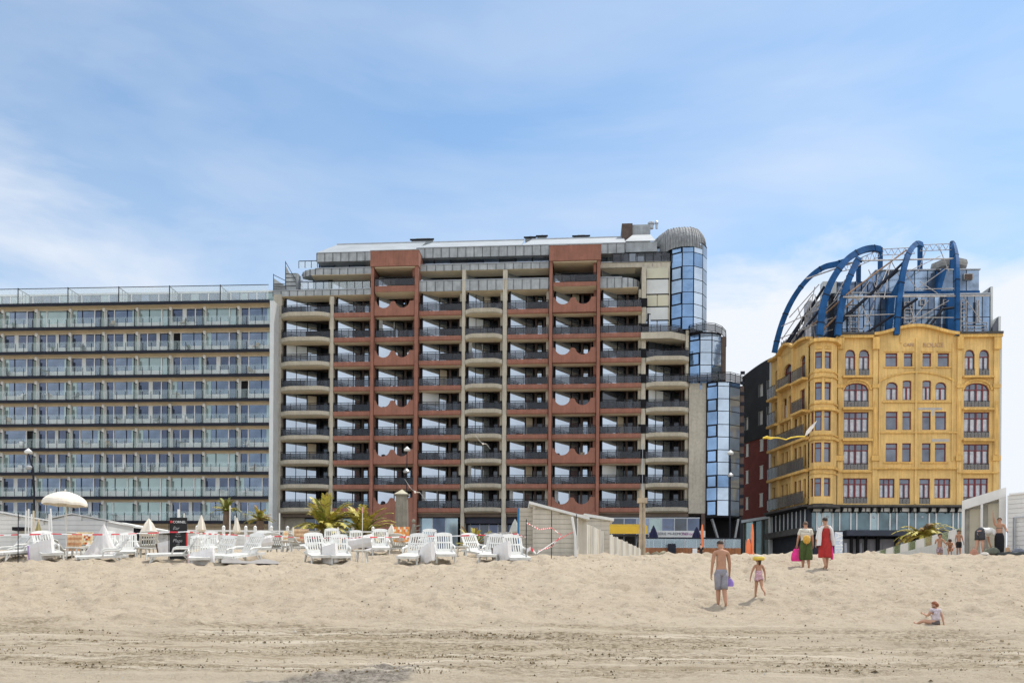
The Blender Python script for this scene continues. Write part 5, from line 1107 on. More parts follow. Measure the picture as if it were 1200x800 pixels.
# cushions folded and leaning
def cushion(px, D, hd, L, Hh, T, lean, label, side=None, dz=0.0, name='sunbed_cushion', cat='cushion', folds=3, roll=-13):
    mb = MB(); n_ = 10
    for i in range(n_):
        x0, x1 = -L/2+L*i/n_, -L/2+L*(i+1)/n_; b0 = .035*abs(math.sin(i/n_*math.pi*folds)); b1 = .035*abs(math.sin((i+1)/n_*math.pi*folds))
        for (za, zb, ka, kb) in ((0, .3, .6, 1), (.3, .75, 1, 1), (.75, 1, 1, .5)):
            sh = lambda z_: lean*z_*Hh
            mb.hexa([(x0, -T*.5*ka-b0+sh(za), za*Hh), (x1, -T*.5*ka-b1+sh(za), za*Hh), (x1, T*.5*ka+sh(za), za*Hh), (x0, T*.5*ka+sh(za), za*Hh), (x0, -T*.5*kb-b0+sh(zb), zb*Hh), (x1, -T*.5*kb-b1+sh(zb), zb*Hh), (x1, T*.5*kb+sh(zb), zb*Hh), (x0, T*.5*kb+sh(zb), zb*Hh)], m_cush)
    q = at(px, D); root = thing(name, label, cat, q-Vector((0, 0, .02-dz)), 'white sunbed cushions'); root.rotation_euler = (0, R(roll), R(hd))
    me_ = mb.mesh('padding'); bpy_o = bpy.data.objects.new('padding', me_); COL.objects.link(bpy_o); bpy_o.parent = root
    mb = MB(); mb.box(-L/2-.05, -L/2-.002, -T*.55, T*.5, .02, Hh*.97, side or m_cushs)
    for v in range(len(mb.v)): x, y, z_ = mb.v[v]; mb.v[v] = (x, y+lean*z_, z_)
    o = bpy.data.objects.new('edge', mb.mesh('edge')); COL.objects.link(o); o.parent = root
m_rb = [mat('lilac_edge', (.42, .30, .55), .8), mat('ochre_edge', (.55, .40, .16), .8), mat('pink_edge', (.60, .36, .36), .8)]
cushion(50, 30.6, -12, .95, .68, .14, .12, 'long white cushion with a lilac and ochre edge leaning across two loungers', m_rb[0])
cushion(237, 29.9, -14, .98, .55, .14, .25, 'long white cushion with a pinkish edge leaning right of the menu board', m_rb[2])
cushion(197, 33.5, 0, .60, .66, .13, .05, 'upright white cushion with a brown edge just left of the menu board', m_brown)
cushion(388, 30.2, -28, .62, .70, .13, .10, 'square white cushion propped diagonally between two loungers below the big palm')
cushion(501, 29.9, -60, 1.0, .68, .16, .05, 'white cushion with rippled striped edges standing between two loungers')
cushion(589, 29.8, -50, .85, .66, .14, .08, 'white cushion with a dark edge leaning near the windbreak cloth', m_brown)
cushion(309, 36.2, 20, .8, .42, .3, .1, 'rumpled white cushion lying on the small rear lounger', dz=.34)
cushion(425, 36.5, 15, 1.1, .5, .3, .2, 'white folded cushion heaped left of the rear lounger below the small palm', dz=.2)
cushion(441, 37.5, -15, .9, .3, .3, .1, 'flat white cushion lying at the foot of the rear lounger')
mb = MB(); n_ = 8
q = at(294, 30.0); root = thing('sunbed_cushion', 'white mattress lying flat on the sand right of the menu board loungers', 'cushion', q, 'white sunbed cushions')
for i in range(n_): x0, x1 = -.95+1.9*i/n_, -.95+1.9*(i+1)/n_; h0, h1 = .07+.05*math.sin(i*1.3), .07+.05*math.sin((i+1)*1.3); mb.hexa([(x0, -.35, -.05), (x1, -.35, -.05), (x1, .35, -.05), (x0, .35, -.05), (x0, -.35, h0), (x1, -.35, h1), (x1, .35, h1), (x0, .35, h0)], m_cush)
o = bpy.data.objects.new('padding', mb.mesh('padding')); COL.objects.link(o); o.parent = root; root.rotation_euler = (0, 0, R(14))
# towels
def towel(px, D, hd, cols, label, w_=.55, Hh=.62, z0=.50):
    q = at(px, D); mb = MB(); n_ = 8; mm = [mat('towel_%02d' % int(c[0]*99+c[1]*9), c, .95, .25, 9) for c in cols]
    for i in range(n_):
        for j in range(6):
            m_ = mm[(i*3+j*5+i*j) % len(mm)] if len(mm) > 2 else mm[(j) % len(mm)]
            xa, xb = -w_/2+w_*i/n_, -w_/2+w_*(i+1)/n_; za, zb = Hh*j/6, Hh*(j+1)/6; f = lambda x, z_: -.03*math.sin(x*14)+.25*z_
            mb.hexa([(xa, f(xa, za), za), (xb, f(xb, za), za), (xb, f(xb, za)+.02, za), (xa, f(xa, za)+.02, za), (xa, f(xa, zb), zb), (xb, f(xb, zb), zb), (xb, f(xb, zb)+.02, zb), (xa, f(xa, zb)+.02, zb)], m_)
    o = mb.build('towel', None, loc=(0, 0, 0)); o.location = q+Vector((0, 0, z0-.02)); o.rotation_euler = (0, 0, R(hd)); tag(o, label, 'towel')
towel(86, 32.4, 10, [(.5, .25, .12), (.62, .42, .25)], 'orange brown towel hanging beside the grey backed lounger under the parasol', .5, .62, .35)
towel(97, 37.5, 0, [(.65, .28, .08), (.75, .60, .35), (.7, .66, .55), (.45, .10, .05)], 'orange and cream patterned towel right of the parasol table', .75, .55, .35)
towel(352, 37.5, 0, [(.42, .26, .14), (.62, .50, .38)], 'brown towel with pale slat marks over the lounger left of the palm', .62, .6, .42)
towel(470, 36.4, 0, [(.62, .52, .22), (.70, .20, .08), (.72, .68, .48)], 'yellow towel with an orange red band over the lounger near the stone pillar', .66, .66, .42)
towel(334, 37.0, 0, [(.7, .38, .2), (.75, .6, .5)], 'small peach towel hanging beside the grey backed lounger at the gap', .22, .5, .5)
# parasol --------------------------------------------------------------
m_cloth = mat('cream_parasol_cloth', (.72, .66, .56), .9, .08, 1.5)
m_pole = mat('pale_pole', (.62, .60, .55), .5, .1, 3)
def open_parasol():
    q = at(78, 33); root = thing('parasol', 'open cream parasol standing tilted above the loungers at the left', 'parasol', q)
    ztop = P(77, 576.5, 33)[2]; zr_ = P(77, 592, 33)[2]; mb = MB(); q2 = Vector((q.x-.05, q.y, 0)); mb.tube([q-Vector((0, 0, .3)), Vector((q.x-.03, q.y, zr_-.2)), Vector((q.x-.08, q.y, ztop))], .026, m_pole, 7); mb.build('pole', root)
    mb = MB(); n_ = 8; k = 6; cx = P(76, 580, 33); Rr = .80; til = R(7)
    def cp(a, t): r_ = Rr*math.sin(t*math.pi/2*.92)/math.sin(math.pi/2*.92); zq = (ztop-zr_)*.92*(1-t**1.4)+.0; x = r_*math.cos(a); y = r_*math.sin(a); return Vector((cx.x+x*math.cos(til)+zq*math.sin(til)*.3, cx.y+y, zr_+zq+x*math.sin(til)*-.25+.08))
    ns = 32
    for i in range(ns):
        a0, a1 = 2*math.pi*i/ns, 2*math.pi*(i+1)/ns; s0 = abs(math.sin(a0*4)); s1 = abs(math.sin(a1*4))
        for j in range(k):
            t0, t1 = j/k, (j+1)/k; g = lambda a, t, s_: cp(a, t)-Vector((0, 0, .0))+Vector((0, 0, .035*s_*t))
            mb.poly([g(a0, t0, s0), g(a1, t0, s1), g(a1, t1, s1), g(a0, t1, s0)], m_cloth)
        e0, e1 = cp(a0, 1), cp(a1, 1); mb.poly([e0+Vector((0, 0, .035*s0)), e1+Vector((0, 0, .035*s1)), e1-Vector((0, 0, .09-.03*s1)), e0-Vector((0, 0, .09-.03*s0))], m_cloth)
    mb.build('canopy', root, recalc=False)
    for i in range(8):
        a = 2*math.pi*i/8; mb = MB(); mb.tube([cp(a, t)-Vector((0, 0, .015)) for t in (.02, .3, .6, 1)], .010, m_pole, 4); mb.build('rib', root)
    mb = MB(); mb.ball(cp(0, 0)+Vector((0, 0, .05)), .035, m_pole, 8, 5); mb.build('finial', root)
open_parasol()
# second, closed parasols: slim folded cloth round a pole
def closed(px, D, y0, y1, r_, label, m=None, name='closed_parasol', pole_top=None, base=None):
    x = ray(px, y0)[0]*D; zb = base if base is not None else GS(x, D); zt = P(px, y0, D)[2]; zc = P(px, y1, D)[2]; root = thing(name, label, 'parasol', (x, D, zb))
    mb = MB(); mb.tube([(x, D, zb-.1), (x, D, zt)], .02, m_pole, 6); mb.build('pole', root)
    mb = MB(); h = zt-zc; i0 = len(mb.v); prof = [(r_*.75, 0), (r_, h*.08), (r_*.8, h*.35), (r_*.45, h*.7), (.02, h*.99)]
    mb.lathe((x, D, zc), prof, m or m_cloth, 12)
    for v in range(len(mb.v)):
        X_, Y_, Z_ = mb.v[v]; a = math.atan2(Y_-D, X_-x); k = 1+.22*math.cos(a*6); mb.v[v] = (x+(X_-x)*k, D+(Y_-D)*k, Z_)
    mb.build('folded_cloth', root)
closed(236, 45, 603, 622, .22, 'slim closed cream parasol right of the black menu board')
closed(277.5, 48, 606, 624, .2, 'closed cream parasol close to the second small palm')
closed(174.5, 44, 607, 628, .42, 'short white folded parasol just left of the menu board')
closed(45, 40, 610, 630, .16, 'olive folded parasol among the white poles at the far left', mat('olive_cloth', (.32, .27, .12), .9))
closed(396, 47, 617, 640, .22, 'grey white folded parasol behind the white fence below the palm')
closed(343.5, 46, 617, 634, .16, 'thin white folded parasol at the left end of the white fence')
closed(459, 41, 614, 643, .42, 'white folded parasol beside the lounger with the yellow towel')
m_navy = mat('navy_cloth', (.012, .015, .05), .9, .2, 3)
closed(766, 86, 615, 632, .42, 'navy closed parasol at the left of the terrace banner', m_navy, base=PZ)
closed(816.5, 86, 616.5, 632, .42, 'navy closed parasol at the right of the terrace banner', m_navy, base=PZ)
closed(603.5, 44, 608, 624, .24, 'pale grey closed parasol on a stand left of the slatted hut', mat('grey_cloth', (.45, .46, .42), .9))
closed(464, 44, 640, 655, .1, 'small white folded parasol hidden behind loungers') if False else None
# lying umbrella cloth behind the towel lounger
mb = MB(); q = at(489, 40); q.z += .2
for i in range(12):
    a0, a1 = math.pi*i/12, math.pi*(i+1)/12; mb.poly([q+Vector((-1.0, 0, .75)), q+Vector((-1.0+1.9*math.sin(a0)*.9+.1, -.5*math.cos(a0), .75-.75*math.sin(a0))), q+Vector((-1.0+1.9*math.sin(a1)*.9+.1, -.5*math.cos(a1), .75-.75*math.sin(a1)))], m_cush)
o = mb.build('parasol', loc=q); tag(o, 'white parasol cloth lying on its side right of the yellow towel lounger', 'parasol')
# cloth covered heap
q = at(120, 33.5); mb = MB(); apex = Vector((q.x+.05, q.y, P(122, 612.5, 33.5)[2])); n_ = 26
for i in range(n_):
    def e(i): a = 2*math.pi*i/n_; r_ = (.80+.08*(i % 2))*(1.0 if math.cos(a) < 0 else .80); return Vector((q.x+r_*math.cos(a)-.02, q.y+r_*math.sin(a)*.7, q.z-.05))
    def mid(i, t): return apex.lerp(e(i), t)+Vector((0, 0, -.18*math.sin(math.pi*t)*(.6+.4*(i % 2))+(.16 if math.cos(2*math.pi*i/n_) > 0 else 0)*math.sin(math.pi*t)))
    T_ = [0, .1, .3, .55, .8, 1]
    for j in range(5): mb.poly([mid(i, T_[j]), mid(i+1, T_[j]), mid(i+1, T_[j+1]), mid(i, T_[j+1])], m_cush)
o = mb.build('covered_heap', loc=q); tag(o, 'tall white cloth draped over stacked beach gear in front of the grey hut', 'cloth cover')
# windbreak cloth behind the right loungers
mb = MB(); q0, q1 = at(567, 38), at(600, 37); n_ = 26; z1 = P(580, 624, 37.5)[2]
m_wb = mat('grey_windbreak_cloth', (.44, .44, .42), .9, .1, 2)
for i in range(n_):
    a, b_ = q0.lerp(q1, i/n_), q0.lerp(q1, (i+1)/n_); o0, o1 = .07*math.sin(i*1.9), .07*math.sin((i+1)*1.9)
    mb.hexa([(a.x, a.y+o0, a.z-.1), (b_.x, b_.y+o1, b_.z-.1), (b_.x, b_.y+o1+.03, b_.z-.1), (a.x, a.y+o0+.03, a.z-.1), (a.x, a.y+o0, z1+.03*math.sin(i)), (b_.x, b_.y+o1, z1+.03*math.sin(i+1)), (b_.x, b_.y+o1+.03, z1), (a.x, a.y+o0+.03, z1)], m_wb if i % 5 else m_cush)
o = mb.build('windbreak', loc=q0); tag(o, 'grey and white striped windbreak cloth standing behind the right hand loungers', 'windbreak')
# menu board
q = at(198.5, 31.6); q2 = at(218.5, 31.6); zt = P(208, 606, 31.6)[2]; root = thing('menu_board', 'tall black beach bar menu board with chalk writing and a red strip', 'sign', q)
m_bb = mat('chalkboard', (.012, .012, .013), .7, .3, 3); mb = MB(); mb.box(q.x, q2.x, q.y, q.y+.06, q.z-.1, zt, m_bb); mb.build('panel', root)
mb = MB(); mb.box(q2.x-.015, q2.x+.012, q.y-.02, q.y+.07, q.z+.4, zt-.55, mat('red_strip', (.6, .03, .03), .6)); mb.build('red_strip', root)
mb = MB(); mb.tube([(q.x-.02, q.y-.02, q.z-.5), (q.x-.02, q.y-.02, zt)], .012, m_black, 5); mb.build('frame_post', root)
m_wt = mat('white_lettering', (.75, .75, .75), .7); m_rd = mat('red_mark', (.65, .03, .03), .6); m_chalk = mat('chalk', (.38, .38, .38), .9, .3, 8)
def vtext(s_, x, y, z_, size, m_, parent, **k): return text(s_, size, m_, Matrix.Translation((x, y, z_)) @ Matrix.Rotation(R(90), 4, 'X'), parent, **k)
cxm = (q.x+q2.x)/2; vtext('CORNEL', cxm+.05, q.y-.012, zt-.17, .125, m_wt, root, ext=.004); mb = MB(); mb.ball((cxm-.25, q.y-.01, zt-.16), (.05, .012, .05), m_rd, 10, 6); mb.build('logo_mark', root)
vtext('Bar', cxm-.08, q.y-.012, zt-.40, .17, m_chalk, root, ext=.003, shear=.3); vtext('Plage', cxm-.02, q.y-.012, zt-.86, .17, m_chalk, root, ext=.003, shear=.3)
for i in range(4): vtext(['menu', 'du jour', 'cafe', 'glace'][i], cxm, q.y-.012, zt-.60-(.09*i if i < 2 else .22+.09*i), .075, m_chalk, root, ext=.003, shear=.3)
# poles and tape
m_tr = mat('tape_red', (.62, .035, .05), .6, .1, 3); m_tw = mat('tape_white', (.72, .70, .68), .6, .06, 3)
def pole(px, D, y0, r_, m, label, tilt=0, name='marker_pole', cat='pole', tip=None, grp=None):
    x = ray(px, y0)[0]*D; zb = GS(x, D); zt = P(px, y0, D)[2]; root = MB(); root.tube([(x, D, zb-.1), (x+tilt*.5, D, (zb+zt)/2), (x+tilt, D, zt)], r_, m, 6)
    if tip: root.tube([(x+tilt*.92, D, zb+(zt-zb)*.9), (x+tilt, D, zt)], r_*1.25, tip, 6)
    o = root.build(name, loc=(x, D, zb)); tag(o, label, cat, grp); return (x+tilt, D, zt)
grp_w = 'white poles stuck in the sand'
for px, D, y0, tl, lab in ((29.5, 39, 598, .05, 'leftmost white pole of the bundle in front of the left hut'), (33.5, 39, 596, 0, 'tall white pole, second of the bundle in front of the left hut'), (39.5, 38.5, 598, 0, 'cream pole beside the olive parasol'), (45.5, 40, 608, 0, 'short orange tinted pole right of the olive parasol'),
    (62.3, 39, 595.5, -.12, 'leaning white pole left of the grey hut gable'), (57.8, 39, 602, 0, 'short white pole left of the leaning one by the grey hut'), (36.5, 39.6, 602, .02, 'thin short pole between the two tall white ones at the left hut'),
    (269.6, 44, 592, .0, 'thin cream pole against the small palm trunk'), (327.6, 44, 601, 0, 'white pole behind the solid grey lounger back'), (209.4, 45, 596.5, 0, 'thick white post above the menu board'), (215.8, 46, 601, 0, 'thin white post right of the thick one above the menu board'),
    (275.5, 48, 604, 0, 'thin pole beside the closed parasol near the second palm')):
    pole(px, D, y0, .035 if px != 209.4 else .07, m_white if px not in (45.5, 39.5) else mat('cream_pole', (.62, .50, .34), .6), lab, tl, grp=grp_w)
pole(424.9, 30.0, 594, .016, m_pole, 'thin grey marker pole with a pink tip at the round table', tip=mat('pink_tip', (.7, .35, .35), .6), cat='pole')
pole(21.5, 30.0, 600, .015, m_dark, 'thin dark marker pole in front of the leftmost loungers')
pole(616.8, 29.5, 608, .016, m_dark, 'thin dark marker pole right of the last lounger carrying the tape end')
pole(646.5, 33, 598, .016, m_dark, 'thin dark marker pole in the middle of the slatted hut wall')
pole(675.5, 33.5, 602, .016, m_dark, 'thin dark marker pole at the right corner of the slatted hut')
def tape(pts, label, D=30.2, step=.32, w_=.055, sag=.0):
    ctl = [P(*p) for p in pts]; mb = MB(); k = 0
    for a, b_ in zip(ctl[:-1], ctl[1:]):
        n_ = max(1, round((b_-a).length/step))
        for i in range(n_):
            t0, t1 = i/n_, (i+1)/n_; s0, s1 = sag*4*t0*(1-t0), sag*4*t1*(1-t1); p, q_ = a.lerp(b_, t0)-Vector((0, 0, s0)), a.lerp(b_, t1)-Vector((0, 0, s1))
            tw0, tw1 = .5+.5*math.cos(k*.9), .5+.5*math.cos((k+1)*.9); h0, h1 = w_*(.45+.55*tw0), w_*(.45+.55*tw1); pts_ = [p-Vector((0, 0, h0/2)), q_-Vector((0, 0, h1/2)), q_+Vector((0, .02, h1/2)), p+Vector((0, .02, h0/2))]
            mb.slab(pts_, (0, .003, 0), m_tr if k % 2 else m_tw); k += 1
    o = mb.build('barrier_tape', loc=ctl[0]); tag(o, label, 'barrier tape', 'red and white barrier tape'); return o
tape([(-30, 627, 30.4), (21.5, 626, 30.0), (60, 625, 30.3), (120, 626, 30.6), (160, 624.5, 31), (198.5, 623, 31.5), (218.5, 622.5, 31.5)], 'red and white tape stretched along the left loungers to the menu board', sag=.01)
tape([(218.5, 622.5, 31.5), (270, 626, 36), (330, 628, 36.5), (380, 630, 36), (424.9, 629, 30.1)], 'sagging faded tape between the menu board and the pink tipped pole', step=.3, sag=.03)
tape([(424.9, 629, 30.1), (500, 627.5, 32), (560, 626.5, 31.5), (606, 625, 31), (616.8, 629, 29.5)], 'red and white tape between the pink tipped pole and the last loungers', sag=.02)
tape([(616.8, 612, 29.5), (632, 620, 31), (646.5, 618, 33), (658, 627, 33), (646.5, 640, 33), (631, 645, 31)], 'tangled red and white tape fluttering in front of the slatted hut', step=.16)
tape([(616.8, 645, 29.5), (622, 642, 29.6), (628, 648, 29.8)], 'short pink tape end knotted low on the dark marker pole', step=.15, w_=.14)
tape([(629, 648, 30.5), (650, 634, 32), (672, 622.5, 33.4)], 'white rope of twisted tape rising across the front of the slatted hut', step=2, w_=.03)
# low white fence at the back of the lounger field
root = thing('low_fence', 'low white rail fence with posts behind the lounger field below the palms', 'fence', at(380, 50)); D_ = 50
xa, xb = ray(205, 622)[0]*D_, ray(440, 622)[0]*D_; zf_ = P(320, 621.5, D_)[2]; mb = MB(); mb.box(xa, xb, D_-.03, D_+.03, zf_-.08, zf_+.02, m_white); mb.box(xa, xb, D_-.02, D_+.02, zf_-.95, zf_-.85, m_white); mb.build('rail', root)
for px in (207, 231, 262, 288, 299, 318, 337, 375.5, 413.5, 437):
    x = ray(px, 620)[0]*D_; mb = MB(); mb.box(x-.07, x+.07, D_-.08, D_+.08, zf_-1.6, zf_+.17, m_white); mb.lathe((x, D_, zf_+.172), [(.1, 0), (.1, .04), (.02, .12)], m_white, 8); mb.build('post', root)
# huts ------------------------------------------------------------------
m_slat = mat('white_boards', (.66, .66, .63), .7, .06, .8, streak=.12); m_slatg = mat('pale_grey_boards', (.50, .51, .51), .75, .07, .8, streak=.1); m_slatb = mat('weathered_grey_boards', (.53, .49, .41), .8, .10, .9, .1, streak=.3)
def boards(mb, A, B, z0, zA, zB, m, pitch=.2, th=.06, gap=.012, off=0.0, sy=-1):
    """horizontal boards from A to B (x, y), the top running from zA to zB"""
    A, B = Vector(A), Vector(B); d = (B-A); n_ = d.normalized(); nn = Vector((n_.y, -n_.x))*th*(1 if sy < 0 else -1); z_ = z0; zmax = max(zA, zB)
    while z_ < zmax-.01:
        zt = min(z_+pitch-gap, zmax); t0, t1 = 0.0, 1.0
        def tz(zq): return (zq-zA)/(zB-zA) if abs(zB-zA) > 1e-6 else 0
        if zt > min(zA, zB) and abs(zB-zA) > 1e-6:
            k = min(max(tz(zt), 0), 1)
            if zA < zB: t0 = k
            else: t1 = k
        if t1-t0 > .01:
            p, q_ = A+d*t0, A+d*t1; mb.hexa([(p.x, p.y, z_), (q_.x, q_.y, z_), (q_.x+nn.x, q_.y+nn.y, z_), (p.x+nn.x, p.y+nn.y, z_), (p.x, p.y, zt), (q_.x, q_.y, zt), (q_.x+nn.x, q_.y+nn.y, zt), (p.x+nn.x, p.y+nn.y, zt)], m)
        z_ += pitch
def hut_box(mb, A, B, dep, z0, zA, zB, m):
    A, B = Vector(A), Vector(B); n_ = (B-A).normalized(); nn = Vector((-n_.y, n_.x))*dep; A2, B2 = A+nn, B+nn; e = Vector((-n_.y, n_.x))*.004
    mb.hexa([(A.x+e.x, A.y+e.y, z0), (B.x+e.x, B.y+e.y, z0), (B2.x, B2.y, z0), (A2.x, A2.y, z0), (A.x+e.x, A.y+e.y, zA-.02), (B.x+e.x, B.y+e.y, zB-.02), (B2.x, B2.y, zB-.02), (A2.x, A2.y, zA-.02)], m)
def xy(px, D, py=640): return (ray(px, py)[0]*D, D)
# left hut
D1 = 46; A, B = xy(-60, D1), xy(60.5, D1); z0 = 4.2; zA, zB = P(-60, 590, D1)[2], P(60, 611.5, D1)[2]
root = thing('beach_hut', 'white slatted beach hut with a sloping roof at the left edge', 'beach hut', (B[0], D1, z0)); mb = MB(); boards(mb, A, B, z0, zA, zB, m_slat, .23); mb.build('board_wall', root); mb = MB(); hut_box(mb, A, B, 2.5, z0, zA, zB, m_slat); mb.build('hut_body', root)
mb = MB(); mb.slab([(A[0], D1-.2, zA+.02), (B[0]+.15, D1-.2, zB-.01), (B[0]+.15, D1+2.6, zB-.01), (A[0], D1+2.6, zA+.02)], (0, 0, .07), m_white); mb.build('roof', root)
mb = MB(); xq = xy(23, D1-.3); mb.box(xq[0]-.3, xq[0]+.45, D1-.5, D1-.1, P(23, 622, D1)[2], P(23, 618, D1)[2], m_black); mb.build('hatch', root)
# grey gabled hut
D2 = 44; A, M_, B = xy(57, D2), xy(85, D2), xy(126, D2); zA, zM, zB = P(57, 608.5, D2)[2], P(84, 602.3, D2)[2], P(126, 610.5, D2)[2]
root = thing('beach_hut', 'pale grey gabled beach hut behind the open parasol', 'beach hut', (A[0], D2, z0)); mb = MB(); boards(mb, A, M_, z0, zA, zM, m_slatg, .24); boards(mb, M_, B, z0, zM, zB, m_slatg, .24); mb.build('board_wall', root)
mb = MB(); hut_box(mb, A, M_, 3, z0, zA, zM, m_slatg); hut_box(mb, M_, B, 3, z0, zM, zB, m_slatg); mb.build('hut_body', root)
mb = MB(); mb.slab([(A[0]-.1, D2-.1, zA), (M_[0], D2-.1, zM), (M_[0], D2+3, zM), (A[0]-.1, D2+3, zA)], (0, 0, .06), m_slatg); mb.slab([(M_[0], D2-.1, zM), (B[0]+.1, D2-.1, zB), (B[0]+.1, D2+3, zB), (M_[0], D2+3, zM)], (0, 0, .06), m_slatg); mb.build('roof', root)
# long low hut whose roof runs down to the right
D3 = 50; A, B = xy(118, D3), xy(196, D3); zA, zB = P(118, 610.5, D3)[2], P(196, 622, D3)[2]
root = thing('beach_hut', 'low grey hut with a long pale roof edge sloping down towards the menu board', 'beach hut', (A[0], D3, z0)); mb = MB(); boards(mb, A, B, z0, zA-.25, zB-.25, m_slatg, .24); mb.build('board_wall', root)
mb = MB(); hut_box(mb, A, B, 3, z0, zA-.2, zB-.2, m_slatg); mb.build('hut_body', root); mb = MB(); mb.slab([(A[0], D3-.6, zA-.12), (B[0]+.4, D3-.6, zB-.14), (B[0]+.4, D3+3, zB-.05), (A[0], D3+3, zA+.1)], (0, 0, .10), m_slat); mb.build('roof', root)
mb = MB(); xq = xy(148, D3); mb.box(xq[0]-1.0, xq[0]+1.6, D3-.12, D3-.07, z0, P(148, 617.5, D3)[2], m_dark); mb.build('dark_opening', root)
# far right of it: more low white roofs behind the field
for i, (a, b_, y0, y1, D_, lab) in enumerate(((174, 235, 625, 623, 52, 'long low white storage box behind the menu board'), (236, 330, 626, 624, 53, 'long low white storage box between the closed parasols'))):
    A, B = xy(a, D_), xy(b_, D_); zt = P((a+b_)/2, y0, D_)[2]; mb = MB(); hut_box(mb, A, B, 1.2, GS(A[0], D_)-.3, zt, zt, m_slat); boards(mb, A, B, GS(A[0], D_)-.3, zt, zt, m_slat, .3); o = mb.build('storage_box', loc=(A[0], D_, 4)); tag(o, lab, 'storage box')
# centre hut and its receding palisade
DC = 36; z0 = 3.1
root = thing('beach_hut', 'weathered slatted beach hut with a sloping roof in the middle of the beach', 'beach hut', (*xy(640, DC), z0))
A, B, C_ = xy(608.5, DC+.5), xy(623, DC+.5), xy(688, DC+.5)
A0, B0 = xy(608.5, DC+.9), xy(625, DC+.9); A1_, B1_ = xy(624.5, DC), xy(673, DC); z1 = P(616, 595, DC+.9)[2]; zA, zB = P(624, 591, DC)[2], P(673, 601, DC)[2]
mb = MB(); boards(mb, A0, B0, z0, z1, z1, m_slatb, .2); boards(mb, A1_, B1_, z0, zA, zB, m_slatb, .2); mb.build('board_wall', root)
mb = MB(); hut_box(mb, A0, B0, 1.6, z0, z1, z1, m_slatb); hut_box(mb, A1_, B1_, 2.2, z0, zA, zB, m_slatb); Bx = xy(690, DC+2); mb.prism([B1_, (B1_[0]+.55, B1_[1]+.35), (B1_[0]+.55, B1_[1]+2), (B1_[0], B1_[1]+2)], z0, zB-.03, m_slatb); mb.build('hut_body', root)
zra, zrb = P(620, 587.8, DC)[2], P(690, 606.5, DC)[2]; ra, rb = xy(619.5, DC), xy(690, DC)
mb = MB(); mb.slab([(ra[0], DC-.25, zra-.10), (rb[0], DC-.25, zrb-.10), (rb[0], DC+2.4, zrb-.10), (ra[0], DC+2.4, zra-.10)], (0, 0, .11), m_slat); mb.build('roof', root)
mb = MB(); xq = xy(607, DC+.95); mb.box(xq[0]-.03, xq[0]+.05, DC+.95, DC+1.3, z0, z1, mat('blue_edge', (.03, .2, .45), .6)); mb.build('blue_edge', root)
mb = MB(); mb.tube([(*xy(670, 33.2), P(670, 605, 33.2)[2]), (*xy(674, 33.2), P(674, 628, 33.2)[2]), (*xy(674.5, 33.2), P(674.5, 652, 33.2)[2])], .05, m_slat, 6); o = mb.build('leaning_board', loc=(*xy(672, 33.2), 3.4)); tag(o, 'bent white board leaning at the right corner of the slatted hut', 'board')
m_pal = [mat('palisade_white', (.56, .54, .48), .85, .10, 1.2, .1, streak=.35), mat('palisade_grey', (.42, .40, .35), .85, .12, 1.2, .1, streak=.4), mat('palisade_cream', (.52, .47, .38), .85, .12, 1.2, .1, streak=.3)]
root = thing('palisade', 'palisade of upright weathered white boards running back from the slatted hut', 'fence', (*xy(700, 38), 3.3))
P0, P1 = Vector(xy(676, 35.6)), Vector(xy(751, 55)); n_ = 46; zt0, zt1 = P(676, 608, 35.6)[2], P(751, 643, 55)[2]
for i in range(n_):
    t0 = (i/n_); t1 = (i+.86)/n_; a, b_ = P0.lerp(P1, t0), P0.lerp(P1, t1); zt = zt0+(zt1-zt0)*t0**1.0+(.05 if i % 4 == 0 else 0)+random.uniform(-.02, .02)
    mb = MB(); nn = Vector((-(P1-P0).y, (P1-P0).x)).normalized()*.05; zb = GS(a.x, a.y)-.2
    mb.hexa([(a.x, a.y, zb), (b_.x, b_.y, zb), (b_.x+nn.x, b_.y+nn.y, zb), (a.x+nn.x, a.y+nn.y, zb), (a.x, a.y, zt), (b_.x, b_.y, zt), (b_.x+nn.x, b_.y+nn.y, zt), (a.x+nn.x, a.y+nn.y, zt)], m_pal[(i*7) % 5 % 3]); mb.build('board', root)
mb = MB(); A, B = xy(690, 37.6), xy(716, 37.6); hut_box(mb, A, B, 2, 3.2, P(690, 603, 37.6)[2], P(716, 607, 37.6)[2], m_slat); mb.box(A[0], B[0]+.1, 37.5, 39.7, P(700, 608, 37.6)[2], P(700, 605.8, 37.6)[2], m_white)
o = mb.build('beach_hut', loc=(*A, 3.2)) if False else None
root = thing('beach_hut', 'second white hut whose flat roof end shows above the palisade', 'beach hut', (*xy(700, 42), 3.4)); A, B = xy(684, 42), xy(714, 42)
mb = MB(); hut_box(mb, A, B, 2, 3.4, P(690, 607, 42)[2], P(690, 607, 42)[2], m_slatb); boards(mb, A, B, 3.4, P(690, 607, 42)[2], P(690, 607, 42)[2], m_slatb, .22); mb.build('hut_body', root)
mb = MB(); mb.slab([(A[0], 41.8, P(684, 605, 42)[2]), (B[0]+.2, 41.8, P(716, 610.5, 42)[2]), (B[0]+.2, 44.2, P(716, 610.5, 42)[2]), (A[0], 44.2, P(684, 605, 42)[2])], (0, 0, .14), m_slat); mb.build('roof', root)
